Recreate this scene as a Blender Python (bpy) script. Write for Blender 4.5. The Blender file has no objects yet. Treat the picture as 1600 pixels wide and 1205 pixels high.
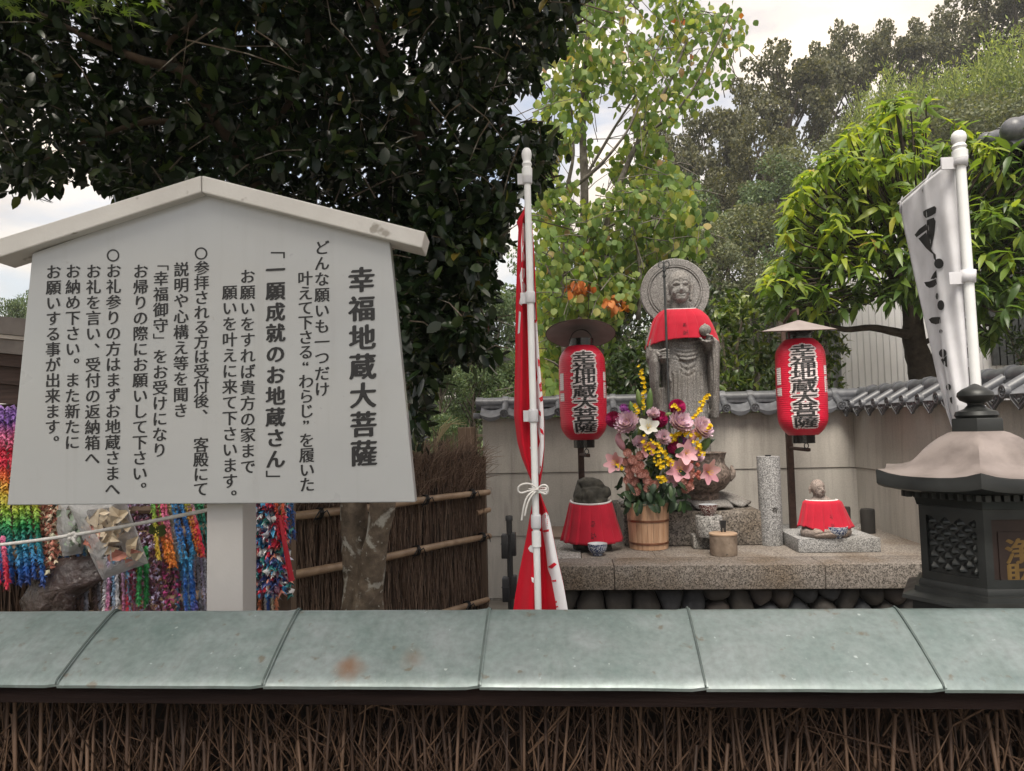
import bpy, bmesh, math, random
import numpy as np
from mathutils import Vector, Matrix, noise as mnoise

random.seed(7); np.random.seed(7)
SC = bpy.context.scene
COL = SC.collection
R = math.radians

# ------------------------------------------------------------------ camera
FPX = 1140.0                       # focal length in pixels of the 1600 px wide photograph
YAW, PITCH, ROLL = R(4.5), R(3.45), R(1.3)
EYE = Vector((0.0, 0.0, 1.6))
cd = bpy.data.cameras.new("camera")
cam = bpy.data.objects.new("camera", cd); COL.objects.link(cam)
cd.sensor_width = 36.0; cd.lens = FPX / 1600 * 36.0
cd.clip_start = 0.05; cd.clip_end = 900
CM = Matrix.Rotation(YAW, 4, 'Z') @ Matrix.Rotation(R(90) + PITCH, 4, 'X') @ Matrix.Rotation(-ROLL, 4, 'Z')
CM.translation = EYE
cam.matrix_world = CM
SC.camera = cam
CR = np.array(CM.to_3x3())

def ray(px, py):
    d = CR @ np.array(((px - 800) / FPX, -(py - 602.5) / FPX, -1.0))
    return d
def P(px, py, Y):                  # the point of the plane y = Y that the photograph shows at a pixel
    d = ray(px, py); t = Y / d[1]
    return Vector((d[0]*t, Y, EYE.z + d[2]*t))
def G(px, py, z):                  # the point at height z that the photograph shows at a pixel
    d = ray(px, py); t = (z - EYE.z) / d[2]
    return Vector((d[0]*t, d[1]*t, z))
def PJ(p):                         # world -> pixel
    q = CR.T @ (np.array(p) - np.array(EYE))
    return 800 + FPX*q[0]/-q[2], 602.5 - FPX*q[1]/-q[2]

# ------------------------------------------------------------------ sky, sun, exposure
SUN_EL, SUN_AZ = R(60), R(189)       # azimuth from +Y towards +X
w = bpy.data.worlds.new("World"); SC.world = w; w.use_nodes = True
nt = w.node_tree; N = nt.nodes; L = nt.links
bg = N["Background"]; bg.inputs["Strength"].default_value = 0.1
sky = N.new("ShaderNodeTexSky"); sky.sky_type = 'NISHITA'; sky.sun_disc = False
sky.sun_elevation = SUN_EL; sky.sun_rotation = SUN_AZ; sky.air_density = 1.2; sky.dust_density = 2.0
tc = N.new("ShaderNodeTexCoord")
mp = N.new("ShaderNodeMapping"); mp.inputs["Scale"].default_value = (1.0, 1.0, 2.6)
mp.inputs["Location"].default_value = (0.35, 0.2, 0.1)
L.new(tc.outputs["Generated"], mp.inputs["Vector"])
n1 = N.new("ShaderNodeTexNoise"); n1.inputs["Scale"].default_value = 2.6; n1.inputs["Detail"].default_value = 7
n1.inputs["Roughness"].default_value = 0.55; n1.inputs["Distortion"].default_value = 0.4
L.new(mp.outputs["Vector"], n1.inputs["Vector"])
r1 = N.new("ShaderNodeValToRGB")
r1.color_ramp.elements[0].position = 0.38; r1.color_ramp.elements[0].color = (0.15, 0.15, 0.15, 1)
r1.color_ramp.elements[1].position = 0.60; r1.color_ramp.elements[1].color = (1, 1, 1, 1)
L.new(n1.outputs["Fac"], r1.inputs["Fac"])
n2 = N.new("ShaderNodeTexNoise"); n2.inputs["Scale"].default_value = 4.5; n2.inputs["Detail"].default_value = 6
L.new(mp.outputs["Vector"], n2.inputs["Vector"])
r2 = N.new("ShaderNodeValToRGB")   # the clouds themselves: grey undersides to warm white
e = r2.color_ramp.elements
e[0].position = 0.38; e[0].color = (4.2, 3.8, 3.55, 1)
e[1].position = 0.58; e[1].color = (8.3, 6.95, 5.35, 1)
L.new(n2.outputs["Fac"], r2.inputs["Fac"])
# thin cloud brightens towards the veiled sun
dot = N.new("ShaderNodeVectorMath"); dot.operation = 'DOT_PRODUCT'
sd = Vector((math.sin(SUN_AZ)*math.cos(SUN_EL), math.cos(SUN_AZ)*math.cos(SUN_EL), math.sin(SUN_EL)))
dot.inputs[1].default_value = sd
L.new(tc.outputs["Generated"], dot.inputs[0])
mr = N.new("ShaderNodeMapRange"); mr.inputs["From Min"].default_value = -0.75; mr.inputs["From Max"].default_value = 0.9
mr.inputs["To Min"].default_value = 1.0; mr.inputs["To Max"].default_value = 1.0
L.new(dot.outputs["Value"], mr.inputs["Value"])
# an overcast sky is brightest overhead and about a third of that at the horizon
sep = N.new("ShaderNodeSeparateXYZ"); L.new(tc.outputs["Generated"], sep.inputs[0])
el = N.new("ShaderNodeMapRange"); el.inputs["From Min"].default_value = 0.0; el.inputs["From Max"].default_value = 1.0
el.inputs["To Min"].default_value = 0.60; el.inputs["To Max"].default_value = 1.55
L.new(sep.outputs["Z"], el.inputs["Value"])
ml = N.new("ShaderNodeMath"); ml.operation = 'MULTIPLY'; L.new(mr.outputs["Result"], ml.inputs[0]); L.new(el.outputs["Result"], ml.inputs[1])
sc_ = N.new("ShaderNodeVectorMath"); sc_.operation = 'SCALE'
L.new(r2.outputs["Color"], sc_.inputs[0]); L.new(ml.outputs[0], sc_.inputs["Scale"])
mx = N.new("ShaderNodeMix"); mx.data_type = 'RGBA'
L.new(r1.outputs["Color"], mx.inputs[0]); L.new(sky.outputs["Color"], mx.inputs[6]); L.new(sc_.outputs["Vector"], mx.inputs[7])
L.new(mx.outputs[2], bg.inputs["Color"])

sl = bpy.data.lights.new("sun", 'SUN'); sl.energy = 2.8; sl.angle = R(28); sl.color = (1.0, 0.93, 0.82)
so = bpy.data.objects.new("sun", sl); COL.objects.link(so)
so.rotation_euler = (-sd).to_track_quat('-Z', 'Y').to_euler()
so.location = (0, 0, 30)

SC.view_settings.view_transform = 'Standard'; SC.view_settings.look = 'None'
SC.view_settings.gamma = 1; SC.view_settings.use_curve_mapping = False
SC.view_settings.exposure = 1.15

# ------------------------------------------------------------------ object helpers
def tag(o, label=None, cat=None, group=None, kind=None):
    if label: o['label'] = label
    if cat: o['category'] = cat
    if group: o['group'] = group
    if kind: o['kind'] = kind
    return o
def thing(name, label, cat, loc=(0, 0, 0), group=None):
    o = bpy.data.objects.new(name, None); o.empty_display_size = 0.1
    o.location = loc; COL.objects.link(o)
    return tag(o, label, cat, group)
def origin(p):
    v = Vector((0, 0, 0))
    while p is not None:
        v += p.location; p = p.parent
    return v
def link(name, me, parent=None, mw=None):
    o = bpy.data.objects.new(name, me); COL.objects.link(o)
    if parent is not None: o.parent = parent
    if mw is not None: o.matrix_local = mw
    return o
def put_mesh(name, V, F, mats, parent=None, smooth=False, mi=None, col=None, local=False, loc=None):
    """V in world coordinates (or local ones if local); F any polygons"""
    V = np.asarray(V, dtype=np.float64).reshape(-1, 3)
    if parent is not None and not local: V = V - np.array(origin(parent))
    if loc is not None: V = V - np.array(loc)
    me = bpy.data.meshes.new(name)
    if isinstance(F, np.ndarray) and F.ndim == 2:
        k = F.shape[1]; n = len(F)
        me.vertices.add(len(V)); me.vertices.foreach_set("co", V.ravel())
        me.loops.add(n*k); me.loops.foreach_set("vertex_index", F.ravel().astype(np.int32))
        me.polygons.add(n); me.polygons.foreach_set("loop_start", np.arange(0, n*k, k, dtype=np.int32))
        me.update(calc_edges=True)
    else:
        me.from_pydata([tuple(v) for v in V], [], [tuple(int(i) for i in f) for f in F])
    if not isinstance(mats, (list, tuple)): mats = [mats]
    for m in mats: me.materials.append(m)
    if mi is not None: me.polygons.foreach_set("material_index", np.asarray(mi, dtype=np.int32))
    if smooth: me.polygons.foreach_set("use_smooth", np.ones(len(me.polygons), dtype=bool))
    if col is not None:
        a = me.color_attributes.new("Col", 'FLOAT_COLOR', 'POINT')
        c = np.ones((len(V), 4)); c[:, :3] = col
        a.data.foreach_set("color", c.ravel())
    me.update()
    o = link(name, me, parent)
    if loc is not None: o.location = loc
    return o

class MB:
    def __init__(s): s.V = []; s.F = []; s.m = []; s.mat = 0
    def add(s, V, F):
        b = len(s.V); s.V += [tuple(v) for v in V]
        for f in F: s.F.append(tuple(i+b for i in f)); s.m.append(s.mat)
        return s
    def box(s, lo, hi, M4=None, bev=0.0):
        (x0, y0, z0), (x1, y1, z1) = lo, hi
        if bev <= 0:
            V = [(x0,y0,z0),(x1,y0,z0),(x1,y1,z0),(x0,y1,z0),(x0,y0,z1),(x1,y0,z1),(x1,y1,z1),(x0,y1,z1)]
            F = [(0,3,2,1),(4,5,6,7),(0,1,5,4),(1,2,6,5),(2,3,7,6),(3,0,4,7)]
        else:
            bm = bmesh.new()
            bmesh.ops.create_cube(bm, size=1.0)
            for v in bm.verts:
                v.co = Vector(((x0+x1)/2 + v.co.x*(x1-x0), (y0+y1)/2 + v.co.y*(y1-y0), (z0+z1)/2 + v.co.z*(z1-z0)))
            bmesh.ops.bevel(bm, geom=list(bm.edges), offset=bev, segments=2, affect='EDGES', profile=0.6)
            bm.verts.index_update()
            V = [v.co.copy() for v in bm.verts]; F = [tuple(v.index for v in f.verts) for f in bm.faces]; bm.free()
        if M4 is not None: V = [M4 @ Vector(v) for v in V]
        return s.add(V, F)
    def tube(s, pts, rad, n=8, caps=True, flat=1.0):
        pts = [Vector(p) for p in pts]
        if not hasattr(rad, '__len__'): rad = [rad]*len(pts)
        V = []; F = []
        t = (pts[1]-pts[0]).normalized()
        a = t.orthogonal().normalized()
        for i, p in enumerate(pts):
            if i == 0: t = pts[1]-pts[0]
            elif i == len(pts)-1: t = pts[-1]-pts[-2]
            else: t = pts[i+1]-pts[i-1]
            t.normalize()
            a = (a - t*a.dot(t))
            a = a.normalized() if a.length > 1e-6 else t.orthogonal().normalized()
            b = t.cross(a)
            for k in range(n):
                an = 2*math.pi*k/n
                V.append(p + (a*math.cos(an) + b*math.sin(an)*flat)*rad[i])
        for i in range(len(pts)-1):
            for k in range(n):
                k2 = (k+1) % n
                F.append((i*n+k, i*n+k2, (i+1)*n+k2, (i+1)*n+k))
        if caps:
            F.append(tuple(range(n-1, -1, -1))); F.append(tuple(range((len(pts)-1)*n, len(pts)*n)))
        return s.add(V, F)
    def lathe(s, prof, n=24, c=(0, 0, 0), M4=None, sx=1.0, sy=1.0, ph=0.0):
        """prof = [(r, z)], closed at the ends if r == 0"""
        V = []; F = []; rows = []
        for r, z in prof:
            if r < 1e-6: rows.append([len(V)]); V.append((0, 0, z))
            else:
                rows.append(list(range(len(V), len(V)+n)))
                for k in range(n):
                    a = 2*math.pi*k/n + ph; V.append((r*math.cos(a)*sx, r*math.sin(a)*sy, z))
        for A, B in zip(rows, rows[1:]):
            if len(A) == 1 and len(B) == 1: continue
            for k in range(n):
                k2 = (k+1) % n
                if len(A) == 1: F.append((A[0], B[k2], B[k]))
                elif len(B) == 1: F.append((A[k], A[k2], B[0]))
                else: F.append((A[k], A[k2], B[k2], B[k]))
        V = [Vector(v) for v in V]
        if M4 is not None: V = [M4 @ v for v in V]
        return s.add([v + Vector(c) for v in V], F)
    def prism(s, poly, d):
        """polygon of 3-D points swept along vector d"""
        n = len(poly); poly = [Vector(p) for p in poly]; d = Vector(d)
        V = poly + [p + d for p in poly]
        F = [tuple(range(n)), tuple(range(2*n-1, n-1, -1))]
        for i in range(n):
            j = (i+1) % n; F.append((j, i, i+n, j+n))
        return s.add(V, F)
    def grid(s, fn, nu, nv):
        V = [fn(u/nu, v/nv) for v in range(nv+1) for u in range(nu+1)]
        F = [(v*(nu+1)+u, v*(nu+1)+u+1, (v+1)*(nu+1)+u+1, (v+1)*(nu+1)+u) for v in range(nv) for u in range(nu)]
        return s.add(V, F)
    def ball(s, c, r, n=10, m=6, M4=None):
        if not hasattr(r, '__len__'): r = (r, r, r)
        pr = [(math.sin(math.pi*i/m), -math.cos(math.pi*i/m)) for i in range(m+1)]
        pr[0] = (0, -1); pr[-1] = (0, 1)
        S = Matrix.Diagonal((r[0], r[1], r[2], 1))
        if M4 is not None: S = M4 @ S
        return s.lathe(pr, n, c, S)
    def build(s, name, mats, parent=None, smooth=False, **k):
        o = put_mesh(name, s.V, s.F, mats, parent, False, s.m, **k)
        me = o.data
        bm = bmesh.new(); bm.from_mesh(me); bmesh.ops.recalc_face_normals(bm, faces=list(bm.faces)); bm.to_mesh(me); bm.free()
        if smooth:
            me.polygons.foreach_set("use_smooth", np.ones(len(me.polygons), dtype=bool))
            if smooth != 'all':
                try: me.set_sharp_from_angle(angle=R(40))
                except Exception: pass
        return o
def solid(o, th, off=0.0):
    m = o.modifiers.new("thickness", 'SOLIDIFY'); m.thickness = th; m.offset = off
    return o
def wob(t, s=1.0, k=0.0): return mnoise.noise(Vector((t*s, k*7.31+0.5, 3.7)))

# ------------------------------------------------------------------ materials
def new_mat(name):
    m = bpy.data.materials.new(name); m.use_nodes = True
    t = m.node_tree; return m, t, t.nodes["Principled BSDF"]
def nd(t, kind, **k):
    n = t.nodes.new(kind)
    for a, v in k.items():
        if a in n.inputs: n.inputs[a].default_value = v
        else: setattr(n, a, v)
    return n
def ramp(t, src, stops):
    r = t.nodes.new("ShaderNodeValToRGB"); el = r.color_ramp.elements
    while len(el) < len(stops): el.new(0.5)
    for e_, (p, c) in zip(el, stops):
        e_.position = p; e_.color = (c[0], c[1], c[2], 1) if hasattr(c, '__len__') else (c, c, c, 1)
    t.links.new(src, r.inputs["Fac"]); return r.outputs["Color"]
def mixc(t, fac, a, b, mode='MIX'):
    m = t.nodes.new("ShaderNodeMix"); m.data_type = 'RGBA'; m.blend_type = mode
    for i, v in ((0, fac), (6, a), (7, b)):
        if hasattr(v, 'is_linked'): t.links.new(v, m.inputs[i])
        elif i == 0: m.inputs[0].default_value = v
        else: m.inputs[i].default_value = (v[0], v[1], v[2], 1)
    return m.outputs[2]
def coords(t, which="Object", scale=None):
    c = t.nodes.new("ShaderNodeTexCoord").outputs[which]
    if scale is not None:
        m = t.nodes.new("ShaderNodeMapping"); m.inputs["Scale"].default_value = scale
        t.links.new(c, m.inputs["Vector"]); c = m.outputs["Vector"]
    return c
def noise_t(t, vec, scale, detail=5, rough=0.55, dist=0.0):
    n = nd(t, "ShaderNodeTexNoise", Scale=scale, Detail=detail, Roughness=rough, Distortion=dist)
    t.links.new(vec, n.inputs["Vector"]); return n.outputs["Fac"]
def bump(t, b, h, strength=0.3, dist=0.01):
    n = nd(t, "ShaderNodeBump", Strength=strength, Distance=dist)
    t.links.new(h, n.inputs["Height"]); t.links.new(n.outputs["Normal"], b.inputs["Normal"])
def noisy(name, stops, scale=6, detail=6, rough=0.6, bmp=0.0, bscale=None, metal=0.0, spec=0.5, stretch=None,
          bdist=0.01, coat=0.0, coat_r=0.1, spots=None, dist=0.0):
    m, t, b = new_mat(name)
    v = coords(t, "Object", stretch)
    c = ramp(t, noise_t(t, v, scale, detail, dist=dist), stops)
    if spots:                       # (scale, threshold, colour)
        f = ramp(t, noise_t(t, v, spots[0], 3), [(spots[1], 0.0), (spots[1]+0.06, 1.0)])
        c = mixc(t, f, c, spots[2])
    t.links.new(c, b.inputs["Base Color"])
    b.inputs["Roughness"].default_value = rough; b.inputs["Metallic"].default_value = metal
    b.inputs["Specular IOR Level"].default_value = spec
    b.inputs["Coat Weight"].default_value = coat; b.inputs["Coat Roughness"].default_value = coat_r
    if bmp: bump(t, b, noise_t(t, v, bscale or scale*3, 6), bmp, bdist)
    return m
def plain(name, c, rough=0.5, **k):
    return noisy(name, [(0.3, tuple(x*0.88 for x in c)), (0.7, c)], k.pop('scale', 9), rough=rough, **k)
def granite(name, light, dark, scale=160, stain=None, bright=None, rough=0.75):
    m, t, b = new_mat(name)
    v = coords(t, "Object")
    vo = nd(t, "ShaderNodeTexVoronoi", Scale=scale); t.links.new(v, vo.inputs["Vector"])
    sp = ramp(t, vo.outputs["Color"], [(0.15, dark), (0.42, tuple(0.5*(a+c) for a, c in zip(dark, light))), (0.6, light), (0.95, bright or tuple(1.25*x for x in light))])
    fine = noise_t(t, v, scale*0.35, 5)
    c = mixc(t, 1.0, sp, ramp(t, fine, [(0.3, 0.62), (0.7, 1.15)]), 'MULTIPLY')
    big = noise_t(t, v, 2.3, 6)
    c = mixc(t, ramp(t, big, [(0.45, 0.0), (0.68, 0.75)]), c, mixc(t, 1.0, c, stain or (0.62, 0.55, 0.46), 'MULTIPLY'))
    t.links.new(c, b.inputs["Base Color"]); b.inputs["Roughness"].default_value = rough
    b.inputs["Specular IOR Level"].default_value = 0.3
    bump(t, b, noise_t(t, v, scale*0.8, 4), 0.5, 0.004)
    return m
def leafy(name, stops, trans=0.35, rough=0.4, spec=0.4, under=None):
    """leaf colour differs from leaf to leaf; light comes through"""
    m, t, b = new_mat(name)
    g = nd(t, "ShaderNodeNewGeometry"); oi = nd(t, "ShaderNodeObjectInfo")
    s = nd(t, "ShaderNodeMath", operation='ADD'); t.links.new(g.outputs["Random Per Island"], s.inputs[0]); t.links.new(oi.outputs["Random"], s.inputs[1])
    f = nd(t, "ShaderNodeMath", operation='FRACT'); t.links.new(s.outputs[0], f.inputs[0])
    c = ramp(t, f.outputs[0], stops)
    t.links.new(c, b.inputs["Base Color"]); b.inputs["Roughness"].default_value = rough
    b.inputs["Specular IOR Level"].default_value = spec
    tr = nd(t, "ShaderNodeBsdfTranslucent")
    t.links.new(mixc(t, 1.0, c, (1.5, 1.45, 0.55), 'MULTIPLY'), tr.inputs["Color"])
    ms = nd(t, "ShaderNodeMixShader"); ms.inputs[0].default_value = trans
    t.links.new(b.outputs[0], ms.inputs[1]); t.links.new(tr.outputs[0], ms.inputs[2])
    t.links.new(ms.outputs[0], t.nodes["Material Output"].inputs["Surface"])
    return m
def vcol_mat(name, rough=0.45, spec=0.5, metal=0.0, trans=0.0):
    m, t, b = new_mat(name)
    a = nd(t, "ShaderNodeAttribute", attribute_name="Col")
    g = nd(t, "ShaderNodeNewGeometry")
    c = mixc(t, 1.0, a.outputs["Color"], ramp(t, g.outputs["Random Per Island"], [(0, 0.7), (1, 1.15)]), 'MULTIPLY')
    t.links.new(c, b.inputs["Base Color"]); b.inputs["Roughness"].default_value = rough
    b.inputs["Specular IOR Level"].default_value = spec; b.inputs["Metallic"].default_value = metal
    if trans:
        tr = nd(t, "ShaderNodeBsdfTranslucent"); t.links.new(c, tr.inputs["Color"])
        ms = nd(t, "ShaderNodeMixShader"); ms.inputs[0].default_value = trans
        t.links.new(b.outputs[0], ms.inputs[1]); t.links.new(tr.outputs[0], ms.inputs[2])
        t.links.new(ms.outputs[0], t.nodes["Material Output"].inputs["Surface"])
    return m
def cloth(name, c, scale=900, trans=0.15, rough=0.85):
    m, t, b = new_mat(name)
    v = coords(t, "Object")
    col = ramp(t, noise_t(t, v, 7, 6), [(0.3, tuple(0.76*x for x in c)), (0.7, c)])
    t.links.new(col, b.inputs["Base Color"]); b.inputs["Roughness"].default_value = rough
    b.inputs["Specular IOR Level"].default_value = 0.2; b.inputs["Sheen Weight"].default_value = 0.1
    bump(t, b, noise_t(t, v, scale, 2), 0.25, 0.001)
    tr = nd(t, "ShaderNodeBsdfTranslucent"); t.links.new(col, tr.inputs["Color"])
    ms = nd(t, "ShaderNodeMixShader"); ms.inputs[0].default_value = trans
    t.links.new(b.outputs[0], ms.inputs[1]); t.links.new(tr.outputs[0], ms.inputs[2])
    t.links.new(ms.outputs[0], t.nodes["Material Output"].inputs["Surface"])
    return m

MT = {}
MT['ground'] = noisy("earth", [(0.3, (0.09, 0.08, 0.065)), (0.7, (0.18, 0.165, 0.14))], 3, rough=0.95, bmp=0.5, bscale=40)
MT['hill'] = noisy("forest_floor", [(0.3, (0.02, 0.022, 0.012)), (0.7, (0.05, 0.05, 0.025))], 0.6, rough=0.95)
MT['ink'] = plain("black_lettering", (0.012, 0.012, 0.013), 0.55)
MT['board'] = noisy("white_board_paint", [(0.25, (0.42, 0.425, 0.42)), (0.75, (0.465, 0.47, 0.46))], 2.2, rough=0.32, spec=0.5, coat=0.35, coat_r=0.06,
                    bmp=0.03, bscale=4, spots=(60, 0.74, (0.36, 0.34, 0.30)))
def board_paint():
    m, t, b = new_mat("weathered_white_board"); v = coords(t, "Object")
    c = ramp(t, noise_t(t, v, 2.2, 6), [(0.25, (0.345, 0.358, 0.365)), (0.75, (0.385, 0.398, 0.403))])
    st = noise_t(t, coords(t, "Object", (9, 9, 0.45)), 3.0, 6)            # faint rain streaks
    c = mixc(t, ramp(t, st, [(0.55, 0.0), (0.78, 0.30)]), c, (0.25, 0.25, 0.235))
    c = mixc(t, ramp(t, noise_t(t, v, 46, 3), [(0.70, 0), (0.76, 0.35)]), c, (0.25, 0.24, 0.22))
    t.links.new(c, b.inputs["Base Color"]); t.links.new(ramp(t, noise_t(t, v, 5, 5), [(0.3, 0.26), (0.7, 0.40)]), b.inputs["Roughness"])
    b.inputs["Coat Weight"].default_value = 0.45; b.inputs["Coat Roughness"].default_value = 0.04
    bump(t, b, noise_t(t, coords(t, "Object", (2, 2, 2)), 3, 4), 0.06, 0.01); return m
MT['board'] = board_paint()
MT['beam'] = noisy("white_beam_paint", [(0.3, (0.50, 0.485, 0.46)), (0.7, (0.60, 0.59, 0.565))], 5, rough=0.5, bmp=0.08, bscale=60,
                   stretch=(1, 1, 1), spots=(14, 0.66, (0.28, 0.26, 0.23)))
MT['black'] = plain("black_plastic", (0.012, 0.012, 0.013), 0.45)
MT['black_gloss'] = plain("black_lacquer", (0.012, 0.011, 0.011), 0.22)
MT['white_plastic'] = noisy("white_pole_plastic", [(0.3, (0.62, 0.63, 0.64)), (0.7, (0.72, 0.73, 0.73))], 12, rough=0.35)
MT['red_cloth'] = cloth("red_banner_cloth", (0.74, 0.010, 0.035), trans=0.35, rough=0.7)
MT['white_cloth'] = cloth("white_banner_cloth", (0.87, 0.87, 0.90), trans=0.42, rough=0.7)
MT['bib'] = cloth("red_bib_cloth", (0.50, 0.017, 0.04), trans=0.08, scale=400)
MT['trim'] = cloth("white_trim_cloth", (0.75, 0.72, 0.72), trans=0.05)
MT['cord'] = noisy("white_cord", [(0.3, (0.55, 0.53, 0.5)), (0.7, (0.72, 0.71, 0.69))], 40, rough=0.9, bmp=0.4, bscale=300, bdist=0.002)
MT['rusty'] = noisy("rusty_iron", [(0.3, (0.035, 0.018, 0.013)), (0.7, (0.085, 0.045, 0.032))], 22, rough=0.75, bmp=0.2)
MT['iron'] = noisy("dark_iron", [(0.3, (0.03, 0.033, 0.034)), (0.7, (0.07, 0.075, 0.075))], 20, rough=0.5, metal=0.4)
# ------------------------------------------------------------------ lettering (glyph outlines of the built-in font, thickened like a brush)
_gc = {}
_fc = bpy.data.curves.new("glyph", 'FONT'); _fc.resolution_u = 3
_fo = bpy.data.objects.new("glyph", _fc); COL.objects.link(_fo)
def load_glyphs(chars):
    for ch in chars:
        if ch in _gc: continue
        _fc.body = ch
        me = bpy.data.meshes.new_from_object(_fo.evaluated_get(bpy.context.evaluated_depsgraph_get()))
        V = np.array([v.co[:2] for v in me.vertices]) if len(me.vertices) else np.zeros((0, 2))
        _gc[ch] = (V, [tuple(p.vertices) for p in me.polygons]); bpy.data.meshes.remove(me)
LINES = [  # text, first cell centre (x, y) and last cell centre in the photograph, size in px
    ("幸福地蔵大菩薩", (565, 437), (568.5, 708), 43, 1),
    ("どんな願いも一つだけ", (503, 387), (503.5, 608), 25, 0),
    ("叶えて下さる“わらじ”を履いた", (477, 435), (480, 757), 25, 0),
    ("「一願成就のお地蔵さん」", (430.5, 389), (430.5, 750), 31.5, 1),
    ("お願いをすれば貴方の家まで", (387, 432), (387.5, 729), 25, 0),
    ("願いを叶えに来て下さいます。", (359, 457), (359.5, 776), 25, 0),
    ("○参拝される方は受付後、　客殿にて", (315.5, 396), (314, 764), 25, 0),
    ("説明や心構え等を聞き", (283.5, 421), (282.5, 641), 25, 0),
    ("「幸福御守」をお受けになり", (252, 411), (249.5, 703), 25, 0),
    ("お帰りの際にお願いして下さい。", (220, 424), (218.5, 764), 25, 0),
    ("○お礼参りの方はまずお地蔵さまへ", (178, 399), (176, 764), 25, 0),
    ("お礼を言い、受付の返納箱へ", (146.5, 424), (144.5, 716), 25, 0),
    ("お納め下さい。また新たに", (114.5, 424), (113, 691), 25, 0),
    ("お願いする事が出来ます。", (84, 425), (82, 691), 25, 0),
]
LANTERN_TEXT = "幸福地蔵大菩薩"
load_glyphs("".join(l[0] for l in LINES) + LANTERN_TEXT + "浄財有一奉納﹁﹂")
bpy.data.objects.remove(_fo); bpy.data.curves.remove(_fc)

def glyph_copies(ch, size, nib, shear=0.05, vertical=True):
    """list of (V2 centred on the cell, faces) in metres; nib = offsets in em"""
    V, F = _gc[{'「': '﹁', '」': '﹂'}.get(ch, ch) if vertical else ch]
    if len(V) == 0: return []
    V = V.copy(); V[:, 0] -= 0.5; V[:, 1] -= 0.38
    if vertical and ch in '。、':
        V[:, 0] += 0.55; V[:, 1] += 0.52
    elif ch == '「': V[:, 1] -= 0.02
    if ch in '“”': V[:, 0] += 0.25 if ch == '“' else 0.25
    if ch not in '○。、「」“”': V[:, 1] += shear*V[:, 0]
    return [((V + np.array(o))*size, F) for o in nib]
THIN = [(-0.026, -0.010), (-0.009, -0.003), (0.009, 0.003), (0.026, 0.010)]
BOLD = [(-0.042, -0.016), (-0.015, -0.005), (0.015, 0.005), (0.042, 0.016), (0.0, 0.02), (0.0, -0.015)]
NONE = [(0, 0)]

# ------------------------------------------------------------------ the ground and the wooded slope
def hill_h(x, y):
    def ss(a): a = max(0, min(1, a)); return a*a*(3-2*a)
    return 17*ss((x+4)/30)*ss((y-16)/34) + 14*ss((y-60)/120)
mb = MB()
mb.grid(lambda u, v: (-300+600*u, -60+460*v, -0.1), 12, 12)
tag(mb.build('ground', MT['ground']), kind='structure')
mb = MB()
mb.grid(lambda u, v: (-60+180*u, 14.5+110*v, hill_h(-60+180*u, 14.5+110*v) + 0.5*wob(u*40, 1, v*23) - 0.15), 60, 40)
tag(mb.build('hill', MT['hill'], smooth='all'), kind='structure')

# ------------------------------------------------------------------ the low fence with the copper coping in front
def copper():
    m, t, b = new_mat("weathered_copper")
    v = coords(t, "Object"); oi = nd(t, "ShaderNodeObjectInfo")
    base = ramp(t, noise_t(t, v, 5, 9, 0.68, 0.6), [(0.28, (0.088, 0.134, 0.128)), (0.5, (0.145, 0.188, 0.187)), (0.75, (0.212, 0.242, 0.252))])
    run = noise_t(t, coords(t, 'Object', (16, 1.2, 1.2)), 2.0, 5); base = mixc(t, ramp(t, run, [(0.55, 0.0), (0.75, 0.35)]), base, (0.09, 0.12, 0.11))
    fine = ramp(t, noise_t(t, v, 70, 4), [(0.25, 0.78), (0.7, 1.08)])
    c = mixc(t, 1.0, base, fine, 'MULTIPLY')
    c = mixc(t, ramp(t, noise_t(t, v, 30, 4), [(0.64, 0), (0.72, 0.8)]), c, (0.10, 0.085, 0.06))
    c = mixc(t, ramp(t, noise_t(t, v, 55, 2), [(0.72, 0), (0.76, 0.5)]), c, (0.45, 0.5, 0.5))
    # two brown run-off stains on one of the plates
    g = nd(t, "ShaderNodeNewGeometry")
    for (px, py, rad, st) in ((546, 1046, 0.036, 0.95), (643, 1030, 0.030, 0.45)):
        q = CAP(px, py)
        d = nd(t, "ShaderNodeVectorMath", operation='SUBTRACT'); t.links.new(g.outputs["Position"], d.inputs[0]); d.inputs[1].default_value = q
        ln = nd(t, "ShaderNodeVectorMath", operation='LENGTH'); t.links.new(d.outputs[0], ln.inputs[0])
        ad = nd(t, "ShaderNodeMath", operation='MULTIPLY_ADD'); t.links.new(noise_t(t, v, 28, 4), ad.inputs[0]); ad.inputs[1].default_value = 0.05
        t.links.new(ln.outputs["Value"], ad.inputs[2])
        c = mixc(t, ramp(t, ad.outputs[0], [(0.02, st), (rad+0.03, 0)]), c, (0.15, 0.068, 0.028))
    t.links.new(c, b.inputs["Base Color"])
    b.inputs["Metallic"].default_value = 0.35; b.inputs["Specular IOR Level"].default_value = 1.0
    t.links.new(ramp(t, noise_t(t, v, 14, 5), [(0.3, 0.36), (0.7, 0.52)]), b.inputs["Roughness"])
    bump(t, b, noise_t(t, v, 45, 4), 0.12, 0.003)
    return m
FR = P(800, 1071, 1.50); BK = P(800, 957, 1.69)       # lower front edge and ridge of the coping
ZF, ZB, YF, YB = FR.z, BK.z, 1.50, 1.69
def CAP(px, py):
    d = np.array(ray(px, py)); n = np.array((0, -(ZB-ZF), YB-YF)); p0 = np.array((0, YF, ZF))
    t = n.dot(p0-np.array(EYE))/n.dot(d); return Vector(np.array(EYE)+d*t)
MT['copper'] = copper(); MT['seam'] = noisy('dark_copper_seam', [(0.3, (0.035, 0.05, 0.05)), (0.7, (0.09, 0.115, 0.11))], 20, rough=0.5, metal=0.2)
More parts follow.
